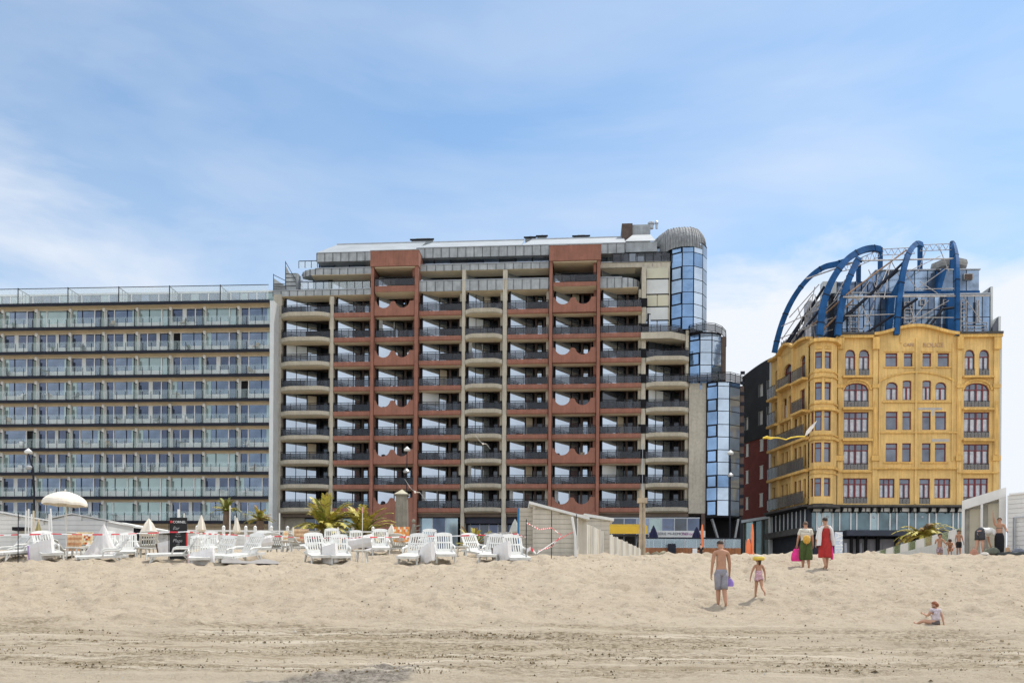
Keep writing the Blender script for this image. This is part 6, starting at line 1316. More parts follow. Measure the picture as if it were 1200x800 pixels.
# right-hand hut: white frame with cream recesses
FH = Fr(xy(1127, 38.5), (1, -.56)); LH = FH.u(1179, 0, 600)
m_cream = mat('cream_panel_hut', (.50, .46, .36), .85, .08, .7); m_hw = mat('white_hut_frame', (.66, .65, .62), .75, .07, 1, streak=.08); m_strip = mat('beige_strip', (.40, .38, .33), .85)
zb = 3.2; zL, zR = P(1127, 586.5, 38.5)[2], P(1179, 570.5, FH.pt(LH, 0, 0).y)[2]; zu = lambda u: zL+(zR-zL)*u/LH
root = thing('beach_hut', 'white framed beach hut with cream recessed panels behind the standing bathers', 'beach hut', (*xy(1150, 38.5), zb))
mb = MB(); xs = [FH.u(p, 0, 600) for p in (1127, 1130.5, 1149, 1152, 1170.5, 1179)]
for i in (0, 2, 4): a, b_ = xs[i], xs[i+1]; mb.hexa([FH.pt(a, 0, zb), FH.pt(b_, 0, zb), FH.pt(b_, .4, zb), FH.pt(a, .4, zb), FH.pt(a, 0, zu(a)-.4), FH.pt(b_, 0, zu(b_)-.4), FH.pt(b_, .4, zu(b_)-.4), FH.pt(a, .4, zu(a)-.4)], m_hw)
mb.hexa([FH.pt(0, -.01, zL-.42), FH.pt(LH, -.01, zR-.42), FH.pt(LH, .4, zR-.42), FH.pt(0, .4, zL-.42), FH.pt(0, -.01, zL), FH.pt(LH, -.01, zR), FH.pt(LH, .4, zR), FH.pt(0, .4, zL)], m_hw); mb.build('frame', root)
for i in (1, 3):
    a, b_ = xs[i], xs[i+1]; k = a+(b_-a)*.30; mb = MB(); mb.fbox(FH, k, b_-.003, .30, .38, zb, zu(k)-.45, m_cream); mb.build('recessed_panel', root); mb = MB(); mb.fbox(FH, a+.003, k-.003, .36, .398, zb, zu(a)-.45, m_strip); mb.build('recessed_strip', root)  # flat strip of darker beige set back left of each cream panel
mb = MB(); mb.hexa([FH.pt(0, .403, zb), FH.pt(LH, .403, zb), FH.pt(LH, 2.8, zb), FH.pt(0, 2.8, zb), FH.pt(0, .403, zL-.05), FH.pt(LH, .403, zR-.05), FH.pt(LH, 2.8, zR-.05), FH.pt(0, 2.8, zL-.05)], m_hw); mb.build('hut_body', root)
root = thing('beach_hut', 'white slatted beach hut at the right edge with a flat roof', 'beach hut', (*xy(1190, 36), zb)); A, B = xy(1181, 37.2), xy(1290, 34.2); zt = P(1190, 579.5, 36.9)[2]; mb = MB(); boards(mb, A, B, zb, zt, zt, m_hw, .2); mb.build('board_wall', root); mb = MB(); hut_box(mb, A, B, 2.5, zb, zt, zt, m_hw); mb.build('hut_body', root); mb = MB(); mb.slab([(A[0]-.05, A[1]-.15, zt), (B[0], B[1]-.15, zt), (B[0]+1.5, B[1]+2.4, zt), (A[0]+1.4, A[1]+2.4, zt)], (0, 0, .08), m_white); mb.build('roof', root)
mb = MB(); xq = xy(1188, 36.85); mb.box(xq[0]-.02, xq[0]+.02, 36.8, 36.9, zb, P(1188, 606, 36.85)[2], m_alu); mb.bar((xq[0], 36.85, P(1188, 606, 36.85)[2]), (*xy(1230, 35.7), P(1188, 606, 36.85)[2]), .04, .04, m_alu); mb.build('door_frame', root)
# panelled windbreak wall with stepped white caps, running back on the left of the hut
root = thing('windbreak_wall', 'long panelled windbreak wall with alternating white and green glass caps sinking into the sand', 'windbreak', (*xy(1100, 44), 3.4)); P0, P1 = Vector(xy(1127, 41.2)), Vector(xy(1003, 68)); n_ = 15
zt0, zt1 = P(1127, 617.5, 41.2)[2], P(1003, 652.5, 68)[2]; m_gc = clear('green_glass_cap', (.35, .42, .22), .55); m_pw = mat('panel_grey_white', (.56, .57, .54), .8, .08, 1.2, streak=.1)
for i in range(n_):
    t0, t1 = i/n_, (i+1)/n_; t0 = t0**1.25; t1 = t1**1.25; a, b_ = P0.lerp(P1, t0), P0.lerp(P1, t1-.002); z_a = zt0+(zt1-zt0)*t0; z_b = zt0+(zt1-zt0)*t1; nn = Vector(((P1-P0).y, -(P1-P0).x)).normalized()*.1; ch_ = .5
    for (lo, hi, m_, nm, kk_) in ((3.0, -ch_, m_pw, 'panel', 0), (-ch_+.004, 0, m_hw if i % 2 else m_gc, 'cap', 1)):
        mb = MB(); la, lb = (lo, lo) if not kk_ else (z_a+lo, z_b+lo)
        mb.hexa([(a.x, a.y, la), (b_.x, b_.y, lb), (b_.x+nn.x, b_.y+nn.y, lb), (a.x+nn.x, a.y+nn.y, la), (a.x, a.y, z_a+hi), (b_.x, b_.y, z_b+hi), (b_.x+nn.x, b_.y+nn.y, z_b+hi), (a.x+nn.x, a.y+nn.y, z_a+hi)], m_); mb.build(nm, root)
    mb = MB(); mb.box(a.x-.04, a.x+.04, a.y-.15, a.y-.05, 3.0, z_a-.1, m_pw); mb.build('post', root)
# obelisk
D_ = 82; x = ray(471, 600)[0]*D_; zb = PZ; zt, zs_ = P(471, 573, D_)[2], P(471, 579.5, D_)[2]; m_ston = mat('monument_stone', (.24, .225, .185), .9, .2, 1.0, .4, streak=.5, fine=.3)
root = thing('stone_monument', 'square weathered stone pillar with a pyramid cap in front of the arched red wall', 'monument', (x, D_, zb)); mb = MB()
h = .56
for z_a, z_b, k0, k1 in ((zb-.3, zb+1.0, 1.6, 1.5), (zb+1.0, zs_-.1, 1.12, .92)): mb.hexa([(x+sx*h*k0, D_+sy*h*k0, z_a) for sx, sy in ((-1, -1), (1, -1), (1, 1), (-1, 1))]+[(x+sx*h*k1, D_+sy*h*k1, z_b) for sx, sy in ((-1, -1), (1, -1), (1, 1), (-1, 1))], m_ston)
mb.build('shaft', root); mb = MB(); mb.box(x-h*1.2, x+h*1.2, D_-h*1.2, D_+h*1.2, zs_-.1+.003, zs_+.02, m_ston)
for i in range(4): c4 = [(-1, -1), (1, -1), (1, 1), (-1, 1)]; a, b_ = c4[i], c4[(i+1) % 4]; mb.poly([(x+a[0]*h*1.2, D_+a[1]*h*1.2, zs_+.02), (x+b_[0]*h*1.2, D_+b_[1]*h*1.2, zs_+.02), (x, D_, zt)], mat('pale_capstone', (.46, .43, .32), .9, .15, 2))
mb.build('capstone', root)
mb = MB(); x2 = ray(484, 610)[0]*D_; mb.tube([(x2, D_-.5, PZ), (x2-.1, D_-.5, PZ+1.5), (x2+.15, D_-.5, PZ+2.6), (x2+.1, D_-.5, PZ+3.0)], [.35, .3, .22, .1], m_ston, 8); mb.ball((x2+.1, D_-.5, PZ+3.25), .2, m_ston, 8, 6)
for k in range(4): mb.tube([(x2, D_-.5, PZ+1.2+k*.5), (x2+.5+.1*k, D_-.7, PZ+1.5+k*.45)], [.1, .04], m_ston, 5)
o = mb.build('statue', loc=(x2, D_-.5, PZ)); tag(o, 'small weathered statue at the right foot of the stone pillar', 'statue')
# lamps
def lamp(px, D, ytop, label, heads=((0, 0),), r_=.07, curve=0, grp='street lamps on the promenade', m=None):
    x = ray(px, 600)[0]*D; zt = P(px, ytop, D)[2]; root = thing('street_lamp', label, 'street lamp', (x, D, PZ), grp); mb = MB(); m = m or m_dark
    zb = min(PZ, GS(x, D)) if D < 79 else PZ
    mb.tube([(x, D, zb), (x, D, zb+(zt-zb)*.6), (x-curve*.25, D, zb+(zt-zb)*.85), (x-curve, D, zt)], [r_*1.5, r_, r_, r_*.7], m, 8); mb.build('pole', root)
    for dx, dy in heads:
        zz_ = zt+dy; mb = MB(); mb.lathe((x-curve+dx, D, zz_-.25), [(.06, 0), (.30, .05), (.34, .22), (.12, .42), (.05, .5)], m_white2 if dy >= 0 else m_alu, 10); mb.build('lamp_head', root)
lamp(40, 76, 531, 'dark curved street lamp in front of the left block of glass balconies', ((0, .2), (.1, -1.2)), curve=.55, r_=.09); lamp(476.5, 86, 527, 'dark street lamp rising behind the stone pillar', ((0, .1), (-.05, -2.1)), r_=.05); lamp(855.5, 88, 531, 'dark street lamp in front of the glazed stair tower', ((0, .1), (0, -2.2)), r_=.07)
# rustic wooden pole
D_ = 60; x = ray(752.5, 610)[0]*D_; zb = GS(x, D_); zt = P(752, 574, D_)[2]; m_wood = mat('bleached_wood', (.42, .34, .24), .9, .25, 2, .3, streak=.4); root = thing('wooden_mast', 'tall bleached wooden mast of paired posts in front of the yellow awning', 'mast', (x, D_, zb))
mb = MB(); mb.tube([(x-.12, D_, zb-.2), (x-.10, D_, zt)], [.13, .10], m_wood, 7); mb.build('post', root); mb = MB(); mb.tube([(x+.14, D_, zb-.2), (x+.12, D_, zt-.6)], [.12, .10], m_wood, 7); mb.build('post', root); mb = MB(); mb.box(x-.35, x+.35, D_-.15, D_+.15, zt-.9, zt-.55, m_wood); mb.build('crosspiece', root)
mb = MB(); mb.tube([(x, D_, zt-.1), (x+.0, D_, P(752, 520, D_)[2])], .02, m_alu, 4); mb.build('thin_rod', root)
# palms --------------------------------------------------------------
m_fr = [mat('palm_green', (.16, .18, .03), .6, .3, 3), mat('palm_yellow', (.42, .36, .06), .6, .3, 3), mat('palm_brown', (.26, .16, .06), .8, .3, 3)]
m_trunk = mat('palm_trunk', (.13, .09, .06), .95, .3, 4, .6)
def palm(px, D, zbase, ztop, n_, L, label, trunk_r=.2, up=1.0, mix=(0, 1, 1, 1), seed=1, lw=.06, droop=1.0, name='palm'):
    rr = random.Random(seed); x = ray(px, 610)[0]*D; root = thing(name, label, 'palm tree', (x, D, zbase), 'palms along the beach'); mb = MB(); k = 8
    mb.tube([(x+.03*math.sin(i), D, zbase+(ztop-zbase)*i/k) for i in range(k+1)], [trunk_r*(1.25-.35*i/k)*(1+.12*(i % 2)) for i in range(k+1)], m_trunk, 9); mb.build('trunk', root); mb = MB()
    for f in range(n_):
        a = f*2.399+rr.uniform(-.2, .2); e = R(rr.uniform(15, 82)*up); d = Vector((math.cos(a)*math.cos(e), math.sin(a)*math.cos(e), math.sin(e))); l = L*rr.uniform(.7, 1.1); p = Vector((x, D, ztop)); st = 9; m_ = m_fr[rr.choice(mix)]; prev = p; pts = [p]
        for s_ in range(st): d = (d+Vector((0, 0, -.05*droop*(1+s_*.32)))).normalized(); p = p+d*(l/st); pts.append(p)
        mb.tube(pts, [.03*(1-i/(st+1)) for i in range(st+1)], m_, 4)
        for s_ in range(1, st+1):
            t = (pts[s_]-pts[s_-1]).normalized(); sd = t.cross(Vector((0, 0, 1))); sd = sd.normalized() if sd.length > .01 else Vector((1, 0, 0))
            for sg in (-1, 1):
                for h in (0, .33, .66):
                    base = pts[s_-1].lerp(pts[s_], h); ll = l*.20*(1-.55*abs((s_+h)/st-.45))*rr.uniform(.8, 1.15); tip = base+(sd*sg*.8+t*.75+Vector((0, 0, -.15*droop+rr.uniform(-.1, .15)))).normalized()*ll; w_ = t*lw*.5*1.2; mid = base.lerp(tip, .45)+Vector((0, 0, .02))
                    mb.poly([base-w_*.5, mid-w_, tip, mid+w_, base+w_*.5], m_ if rr.random() < .75 else m_fr[rr.choice((0, 1, 2))])
    mb.build('crown', root, recalc=False)
palm(381, 49, 4.2, P(381, 621, 49)[2], 60, 2.05, 'large bushy palm with yellow green fronds behind the white fence', .3, up=1.12, seed=3, lw=.09, droop=1.2)
palm(425, 51, 4.2, P(427, 627, 51)[2], 34, 2.3, 'medium yellow green palm right of the largest palm', .22, up=.95, seed=5, lw=.09, droop=1.25)
palm(265.5, 54, 4.2, P(265, 599, 54)[2], 22, 1.05, 'small green palm on a dark trunk right of the menu board', .22, seed=7, lw=.07, mix=(0, 0, 1))
palm(304.5, 54, 4.2, P(305, 610, 54)[2], 30, 1.0, 'small dense palm with a stout trunk near the grey end wall', .25, seed=9, lw=.08, mix=(0, 1, 2))
palm(555, 42, 4.0, P(555, 640, 42)[2], 26, 1.05, 'low orange and green spiky plant behind the tape', .1, seed=11, lw=.06, mix=(0, 1, 2), droop=.5)
palm(1083, 64, 4.6, P(1085, 630, 64)[2], 40, 2.3, 'dry yellow palm leaning in the wind beyond the windbreak wall', .3, up=.7, seed=13, lw=.09, mix=(1, 1, 2), droop=1.3)
# hedge-like greenery and terrace clutter far back ---------------------
# restaurant terrace
FT = Fr(P(800, 640, 84), (1, -.03)); uT = lambda p: FT.u(p, 0, 640)
root = thing('terrace_screen', 'brown wooden terrace front with glass windscreens in front of the restaurant', 'terrace', FT.pt(0, 0, PZ)); m_ter = mat('orange_brown_boards', (.28, .11, .04), .7, .25, 1.5, .1, streak=.3)
zt = FT.z(800, 641.5); zt2 = FT.z(800, 629.5)
mb = MB(); u = uT(757); 
while u < uT(868): mb.fbox(FT, u, u+.28, 0, .05, PZ, zt, m_ter); u += .30
mb.build('wooden_base', root)
mb = MB(); mb.fbox(FT, uT(757), uT(868), .0, .05, zt2-.12, zt2, m_dark); u = uT(757)
while u <= uT(868): mb.fbox(FT, u-.04, u+.04, -.02, .07, zt+.003, zt2-.123, m_alu); u += 1.9
mb.build('frame', root); mb = MB(); mb.fbox(FT, uT(757), uT(868), .02, .04, zt+.003, zt2-.125, clear('terrace_glass', (.40, .50, .55), .40)); mb.build('glass_screen', root)
mb = MB(); mb.fbox(FT, uT(811.5), uT(817), -.05, -.003, PZ+.1, zt-.05, m_white); mb.build('notice', root)
mb = MB(); mb.fbox(FT, uT(782), uT(790.5), -.8, -.2, PZ, zt+.35, m_dark); o = mb.build('crate_stack', loc=FT.pt(uT(786), -.5, PZ)); tag(o, 'dark stacked crates in front of the wooden terrace', 'crates')
FB = Fr(P(795, 626, 90), (1, -.05)); uB_ = lambda p: FB.u(p, 0, 626); root = thing('terrace_banner', 'long white banner with dark and purple writing above the restaurant terrace', 'banner', FB.pt(uB_(795), 0, PZ)); mb = MB(); z1, z0 = FB.z(795, 621.5), FB.z(795, 629); mb.fbox(FB, uB_(760), uB_(826.5), 0, .12, z0, z1, m_white2); mb.build('panel', root)
text('BRASSERIE MI-REMONT', .40, mat('dark_writing', (.05, .06, .10), .7), facing(FB, uB_(783.5), -.02, (z0+z1)/2), root, ext=.01); text('+ Tearoom', .42, mat('purple_writing', (.35, .08, .30), .7), facing(FB, uB_(805.5), -.02, (z0+z1)/2), root, ext=.01)
FA = Fr(P(730, 622, 88), (1, -.05)); uA_ = lambda p: FA.u(p, 0, 622); root = thing('awning', 'yellow awning over the shopfront left of the terrace banner', 'awning', FA.pt(uA_(730), 0, PZ)); mb = MB(); z1, z0 = FA.z(730, 616.5), FA.z(730, 625); ua, ub = uA_(702), uA_(758.5)
mb.hexa([FA.pt(ua, 0, z0), FA.pt(ub, 0, z0), FA.pt(ub, 1.8, z0+.2), FA.pt(ua, 1.8, z0+.2), FA.pt(ua, .05, z1), FA.pt(ub, .05, z1), FA.pt(ub, 1.8, z1+.4), FA.pt(ua, 1.8, z1+.4)], mat('yellow_awning', (.66, .42, .04), .8, .08, 1)); mb.build('canopy', root); mb = MB(); mb.fbox(FA, ua+.2, ua+.3, .1, .2, PZ, z0, m_alu); mb.fbox(FA, ub-.3, ub-.2, .1, .2, PZ, z0, m_alu); mb.build('support', root)
# vertical banner beside the hotel
FV = Fr(P(983, 635, 80.5), (1, 0)); root = thing('banner', 'tall white banner with vertical blue lettering beside the woman in red', 'banner', FV.pt(0, 0, PZ)); ua, ub = FV.u(978.3, 0, 640), FV.u(987.3, 0, 640); z1 = FV.z(983, 623); mb = MB(); mb.fbox(FV, ua, ub, 0, .08, PZ-.3, z1, mat('pale_blue_banner', (.55, .62, .72), .8, .12, 1)); mb.build('panel', root)
text('AMRA', .98, m_wt, Matrix.Translation(FV.pt((ua+ub)/2, -.02, (z1+PZ)/2-.1)) @ Matrix.Rotation(R(90), 4, 'Y') @ Matrix.Rotation(R(90), 4, 'X'), root, ext=.01)
# orange posts on the promenade edge
m_or = mat('orange_plastic', (.75, .20, .08), .6, .08, 2)
for px, y0, D_, lab in ((881.7, 613.5, 78, 'tall orange post behind the child with the yellow hat'), (879.5, 631, 78, 'slanting orange kayak end left of the tall orange post'), (882.5, 645, 77.6, 'short orange post at the foot of the tall one'), (823, 614, 84, 'small orange flame shaped flag behind the bare backed man')):
    x = ray(px if px != 879.5 else 877, y0)[0]*D_; zb = GS(x, D_) if D_ < 80 else PZ+1.2; mb = MB(); h = P(px, y0, D_)[2]; r_ = .14 if px != 879.5 else .24; mb.lathe((x, D_, zb-.2), [(r_*.8, 0), (r_, .3), (r_*1.0, (h-zb)*.8), (r_*.5, h-zb+.1), (.02, h-zb+.2)], m_or, 8); o = mb.build('orange_post', loc=(x, D_, zb)); tag(o, lab, 'post')
# driftwood / sandbag ridge and low wall pieces
mb = MB(); x0, x1 = xy(738, 73)[0], xy(781, 73)[0]; zz_ = GS(x0, 73); n_ = 14
mb.tube([(x0+(x1-x0)*i/n_, 73+.2*math.sin(i), zz_+.15+.12*math.sin(i*2.1)+.05*i/n_*2) for i in range(n_+1)], [.12+.18*i/n_ for i in range(n_+1)], mat('olive_tarpaulin', (.20, .18, .12), .9, .3, 3, .3), 8); o = mb.build('rolled_tarpaulin', loc=(x0, 73, zz_)); tag(o, 'rolled olive tarpaulin lying in front of the white low wall', 'tarpaulin')
# gulls and kite
def gull(px, py, D, span, label, tilt=0.0):
    c = P(px, py, D); root = thing('seagull', label, 'seagull', c, 'seagulls in flight'); m_g = mat('gull_white', (.75, .74, .72), .8); mb = MB(); mb.ball(c, (.08, .2, .07), m_g, 8, 6); mb.ball(c+Vector((0, -.2, .03)), .05, m_g, 6, 5); mb.build('body', root)
    for sg in (-1, 1):
        mb = MB(); pts = [c, c+Vector((sg*span*.22, 0, .10*span*(-sg*tilt+.9))), c+Vector((sg*span*.5, .05, span*(-sg*tilt*.5+.12)))]; w_ = [.14, .13, .02]
        for i in range(2): a, b_ = pts[i], pts[i+1]; mb.hexa([a+Vector((0, -w_[i], 0)), b_+Vector((0, -w_[i+1], 0)), b_+Vector((0, w_[i+1], 0)), a+Vector((0, w_[i], 0)), a+Vector((0, -w_[i], .02)), b_+Vector((0, -w_[i+1], .02)), b_+Vector((0, w_[i+1], .02)), a+Vector((0, w_[i], .02))], m_g)
        mb.build('wing', root)
gull(486.5, 576.5, 60, 1.5, 'white seagull gliding just right of the stone pillar cap', 1.0); gull(566, 520, 75, 1.3, 'small white seagull in front of the beige middle balconies', .9); gull(893, 205, 120, 1.4, 'tiny white seagull high in the open sky') if False else None
c = [P(x_, y_, 60) for x_, y_ in ((943.5, 511), (945, 505), (950, 499), (957.5, 492.5), (954, 500), (948.5, 507))]; mb = MB(); mb.slab(c, (0, .06, 0), mat('kite_cloth', (.74, .70, .66), .8)); root = thing('kite', 'white leaf shaped kite trailing a long yellow ribbon in front of the hotel', 'kite', c[0]); mb.build('sail', root)
mb = MB(); pts = [P(x_, y_, 60) for x_, y_ in ((943.5, 511), (935, 511.3), (927, 512.5), (921, 514.8), (913, 512.8), (907, 512.6), (903, 513.3), (899, 512), (894, 513))]
mb.tube(pts, [.04, .05, .05, .04, .04, .05, .09, .11, .05], mat('yellow_ribbon', (.78, .55, .06), .7), 5); mb.build('ribbon', root)
# ------------------------------------------------------------------ people
m_skin = mat('tanned_skin', (.40, .215, .135), .6, .12, 6, spec=.3); m_skin2 = mat('fair_skin', (.50, .29, .20), .6, .10, 6, spec=.3)
m_hair = mat('dark_brown_hair', (.035, .02, .012), .7, .3, 30); m_hair2 = mat('auburn_hair', (.22, .07, .025), .7, .3, 30); m_hair3 = mat('grey_brown_hair', (.12, .08, .055), .7, .3, 30)
m_eye = mat('eye_dark', (.02, .015, .012), .3)
def fk(lean=0, hip=(0, 0), knee=(0, 0), arm=((0, 8), (0, 8)), elb=(10, 10), head=0, spread=.0, kneeout=(0, 0)):
    """joint positions for a person of height 1; y is forwards, x to the person's right"""
    J = {}; p = Vector((0, 0, 0)); l = R(lean); t = Vector((0, math.sin(l), math.cos(l))); J['pelvis'] = p; J['waist'] = p+t*.085; J['ribs'] = p+t*.17; J['chest'] = p+t*.245; J['collar'] = p+t*.295
    J['neck'] = J['collar']+t*.035; hd = R(lean+head); h = Vector((0, math.sin(hd), math.cos(hd))); J['skull'] = J['neck']+h*.045; J['head'] = J['neck']+h*.085+Vector((0, .008, 0)); J['crown'] = J['neck']+h*.125
    for i, s in ((0, -1), (1, 1)):
        a = R(hip[i]); ko = R(kneeout[i]+spread); d = Vector((s*math.sin(ko), math.sin(a)*math.cos(ko), -math.cos(a)*math.cos(ko))); J['hip%d' % i] = p+Vector((s*.047, 0, -.025)); J['knee%d' % i] = J['hip%d' % i]+d*.235
        a2 = R(hip[i]-knee[i]); d2 = Vector((s*math.sin(ko)*.3, math.sin(a2), -math.cos(a2))).normalized(); J['calf%d' % i] = J['knee%d' % i]+d2*.075; J['ankle%d' % i] = J['knee%d' % i]+d2*.225
        f = Vector((s*.2, math.cos(a2), math.sin(a2)*.9)).normalized(); J['toe%d' % i] = J['ankle%d' % i]+f*.085+d2*.022; J['heel%d' % i] = J['ankle%d' % i]-f*.02+d2*.022
        J['sh%d' % i] = J['collar']+Vector((s*.098, 0, -.008)); fa, oa = R(arm[i][0]), R(arm[i][1]); d = Vector((s*math.sin(oa), math.sin(fa)*math.cos(oa), -math.cos(fa)*math.cos(oa))); J['el%d' % i] = J['sh%d' % i]+d*.165
        fa2 = fa+R(elb[i]); d2 = Vector((s*math.sin(oa*.4), math.sin(fa2)*math.cos(oa*.4), -math.cos(fa2)*math.cos(oa*.4))).normalized(); J['wr%d' % i] = J['el%d' % i]+d2*.145; J['palm%d' % i] = J['wr%d' % i]+d2*.042; J['dir%d' % i] = d2
    return J
def skinned(pts, edges, m, name='b', sub=2):
    """grow one continuous surface round a joint skeleton"""
    keys = list(pts); me = bpy.data.meshes.new(name); me.from_pydata([tuple(pts[k][0]) for k in keys], [(keys.index(a), keys.index(b_)) for a, b_ in edges], []); ob = bpy.data.objects.new(name, me); COL.objects.link(ob)
    sk = ob.modifiers.new('s', 'SKIN'); sk.use_smooth_shade = True; ss = ob.modifiers.new('u', 'SUBSURF'); ss.levels = ss.render_levels = sub
    for i, k in enumerate(keys): r_ = pts[k][1]; me.skin_vertices[0].data[i].radius = r_ if isinstance(r_, tuple) else (r_, r_); me.skin_vertices[0].data[i].use_root = (i == 0)
    dg = bpy.context.evaluated_depsgraph_get(); out_ = bpy.data.meshes.new_from_object(ob.evaluated_get(dg)); bpy.data.objects.remove(ob); return out_
def add_mesh(mb, me, m):
    i0 = len(mb.v); k = mb.mi(m); mb.v += [tuple(v.co) for v in me.vertices]
    for p in me.polygons: mb.f.append(tuple(i0+v for v in p.vertices)); mb.m.append(k)
def person(label, px, D, H, heading, J, skin=m_skin, girth=1.0, child=False, hair=m_hair, hairlen=0, drop=0.0, group=None):
    """returns (root, joints scaled); body is one mesh"""
    g = girth; hs = 1.32 if child else 1.0
    S = {k: (v*H if not k.startswith('dir') else v) for k, v in J.items()}
    low = min([S[k].z-.012*H for k in ('toe0', 'toe1', 'heel0', 'heel1')]+[S['knee0'].z-.03*H, S['knee1'].z-.03*H, S['pelvis'].z-.06*H]); off = Vector((0, 0, -low+(drop or 0)))
    S = {k: (v+off if not k.startswith('dir') else v) for k, v in S.items()}
    r_ = lambda a, b_=None: (a*H*g, (b_ if b_ else a)*H*g)
    pts = {'pelvis': (S['pelvis'], r_(.082, .062)), 'waist': (S['waist'], r_(.070, .052)), 'ribs': (S['ribs'], r_(.080, .056)), 'chest': (S['chest'], r_(.086, .058)), 'collar': (S['collar'], r_(.058, .040)), 'neck': (S['neck'], r_(.030)),
           'skull': (S['skull'], (.040*H*hs, .048*H*hs)), 'head': (S['head'], (.043*H*hs, .054*H*hs)), 'crown': (S['crown'], (.034*H*hs, .042*H*hs))}
    E = [('pelvis', 'waist'), ('waist', 'ribs'), ('ribs', 'chest'), ('chest', 'collar'), ('collar', 'neck'), ('neck', 'skull'), ('skull', 'head'), ('head', 'crown')]
    for i in '01':
        pts.update({'hip'+i: (S['hip'+i], r_(.056)), 'knee'+i: (S['knee'+i], r_(.036)), 'calf'+i: (S['calf'+i], r_(.035)), 'ankle'+i: (S['ankle'+i], r_(.020)), 'toe'+i: (S['toe'+i], r_(.020, .012)),
                    'sh'+i: (S['sh'+i], r_(.037)), 'el'+i: (S['el'+i], r_(.024)), 'wr'+i: (S['wr'+i], r_(.016)), 'palm'+i: (S['palm'+i], r_(.019, .010))})
        E += [('pelvis', 'hip'+i), ('hip'+i, 'knee'+i), ('knee'+i, 'calf'+i), ('calf'+i, 'ankle'+i), ('ankle'+i, 'toe'+i), ('collar', 'sh'+i), ('sh'+i, 'el'+i), ('el'+i, 'wr'+i), ('wr'+i, 'palm'+i)]
    mb = MB(); add_mesh(mb, skinned(pts, E, skin), skin)
    for i, s in ((0, -1), (1, 1)):       # five bent fingers on each hand
        d = S['dir%d' % i]; pl = S['palm%d' % i]; side = d.cross(Vector((s, 0, 0))).normalized() if abs(d.x) < .9 else Vector((0, 0, 1)); curl = Vector((-s, 0, 0))
        for k, (o_, L) in enumerate(((-.014, .036), (-.005, .041), (.005, .039), (.014, .031))):
            b_ = pl+side*o_*H+d*.012*H; mb.tube([b_-d*.015*H, b_+d*L*.45*H, b_+d*L*.85*H+curl*.010*H, b_+d*L*H+curl*.022*H], [.0056*H, .0054*H, .005*H, .004*H], skin, 5)
        b_ = pl-side*.016*H-d*.012*H; mb.tube([b_, b_-side*.016*H+d*.012*H, b_-side*.018*H+d*.030*H+curl*.006*H], [.0065*H, .006*H, .0045*H], skin, 5)
    hc = S['head']; up = (S['crown']-S['skull']).normalized(); fw = Vector((1, 0, 0)).cross(up)*-1; fw = up.cross(Vector((1, 0, 0))); fw = fw if fw.y > 0 or abs(up.y) > .8 else -fw; k = H*hs
    q = hc+fw*.052*k-up*.010*k; mb.tube([hc+fw*.046*k+up*.008*k, q+up*.002*k+fw*.006*k, q-up*.008*k], [.004*k, .009*k, .007*k], skin, 6)
    for s in (-1, 1): mb.ball(hc+Vector((s*.046*k, 0, 0))-up*.004*k, (.007*k, .012*k, .016*k), skin, 8, 5); mb.ball(hc+Vector((s*.017*k, 0, 0))+fw*.049*k+up*.004*k, .0055*k, m_eye, 6, 4)
    mb.tube([hc+fw*.047*k-up*.026*k+Vector((-.013*k, 0, 0)), hc+fw*.050*k-up*.026*k, hc+fw*.047*k-up*.026*k+Vector((.013*k, 0, 0))], .0035*k, mat('lips', (.35, .10, .08), .5), 5)
    loc = at(px, D); root = thing('person', label, 'person', (0, 0, 0), group)
    mb.build('body', root, smooth=True)
    if hair:
        mb = MB(); c = hc+up*.012*k-fw*.006*k; rx, ry, rz = .052*k, .060*k, .058*k; n1, n2 = 16, 9; i0 = len(mb.v)
        for j in range(n2):
            ph = math.pi*.5-(math.pi*.84)*j/(n2-1)
            for i in range(n1):
                a = 2*math.pi*i/n1; fr = max(0, math.sin(a)); lim = -.55+1.05*min(1, (1+math.sin(a))*.62); ph2 = max(ph, lim); wv = 1+.03*math.sin(a*7+j)
                mb.v.append(tuple(c+Vector((1, 0, 0))*rx*math.cos(a)*math.cos(ph2)*wv+fw*ry*math.sin(a)*math.cos(ph2)*wv+up*rz*math.sin(ph2)))
        kk_ = mb.mi(hair)
        for j in range(n2-1):
            for i in range(n1): mb.f.append((i0+j*n1+i, i0+j*n1+(i+1) % n1, i0+(j+1)*n1+(i+1) % n1, i0+(j+1)*n1+i)); mb.m.append(kk_)
        if hairlen: mb.tube([c-fw*.03*k, c-fw*.062*k-up*.03*k, c-fw*.060*k-up*(.05+hairlen*.5)*k, c-fw*.05*k-up*(.05+hairlen)*k], [.03*k, .03*k, .022*k, .006*k], hair, 8)
        mb.build('hair', root, smooth=True)
    root.location = loc-Vector((0, 0, .015)); root.rotation_euler = (0, 0, R(heading)); return root, S
def wear(root, name, S, H, parts, m, smooth=True, sub=2):
    """a garment grown round the same joints: parts = {key: (joint or (a, b, t), (rx, ry))}, chain list"""
    pts, E = parts; P_ = {}
    for k, (j, r_) in pts.items():
        v = S[j] if isinstance(j, str) else S[j[0]].lerp(S[j[1]], j[2]); P_[k] = (v, (r_[0]*H, r_[1]*H))
    mb = MB(); add_mesh(mb, skinned(P_, E, m, sub=sub), m); o = bpy.data.objects.new(name, mb.mesh(name, (0, 0, 0), smooth)); COL.objects.link(o); o.parent = root; return o
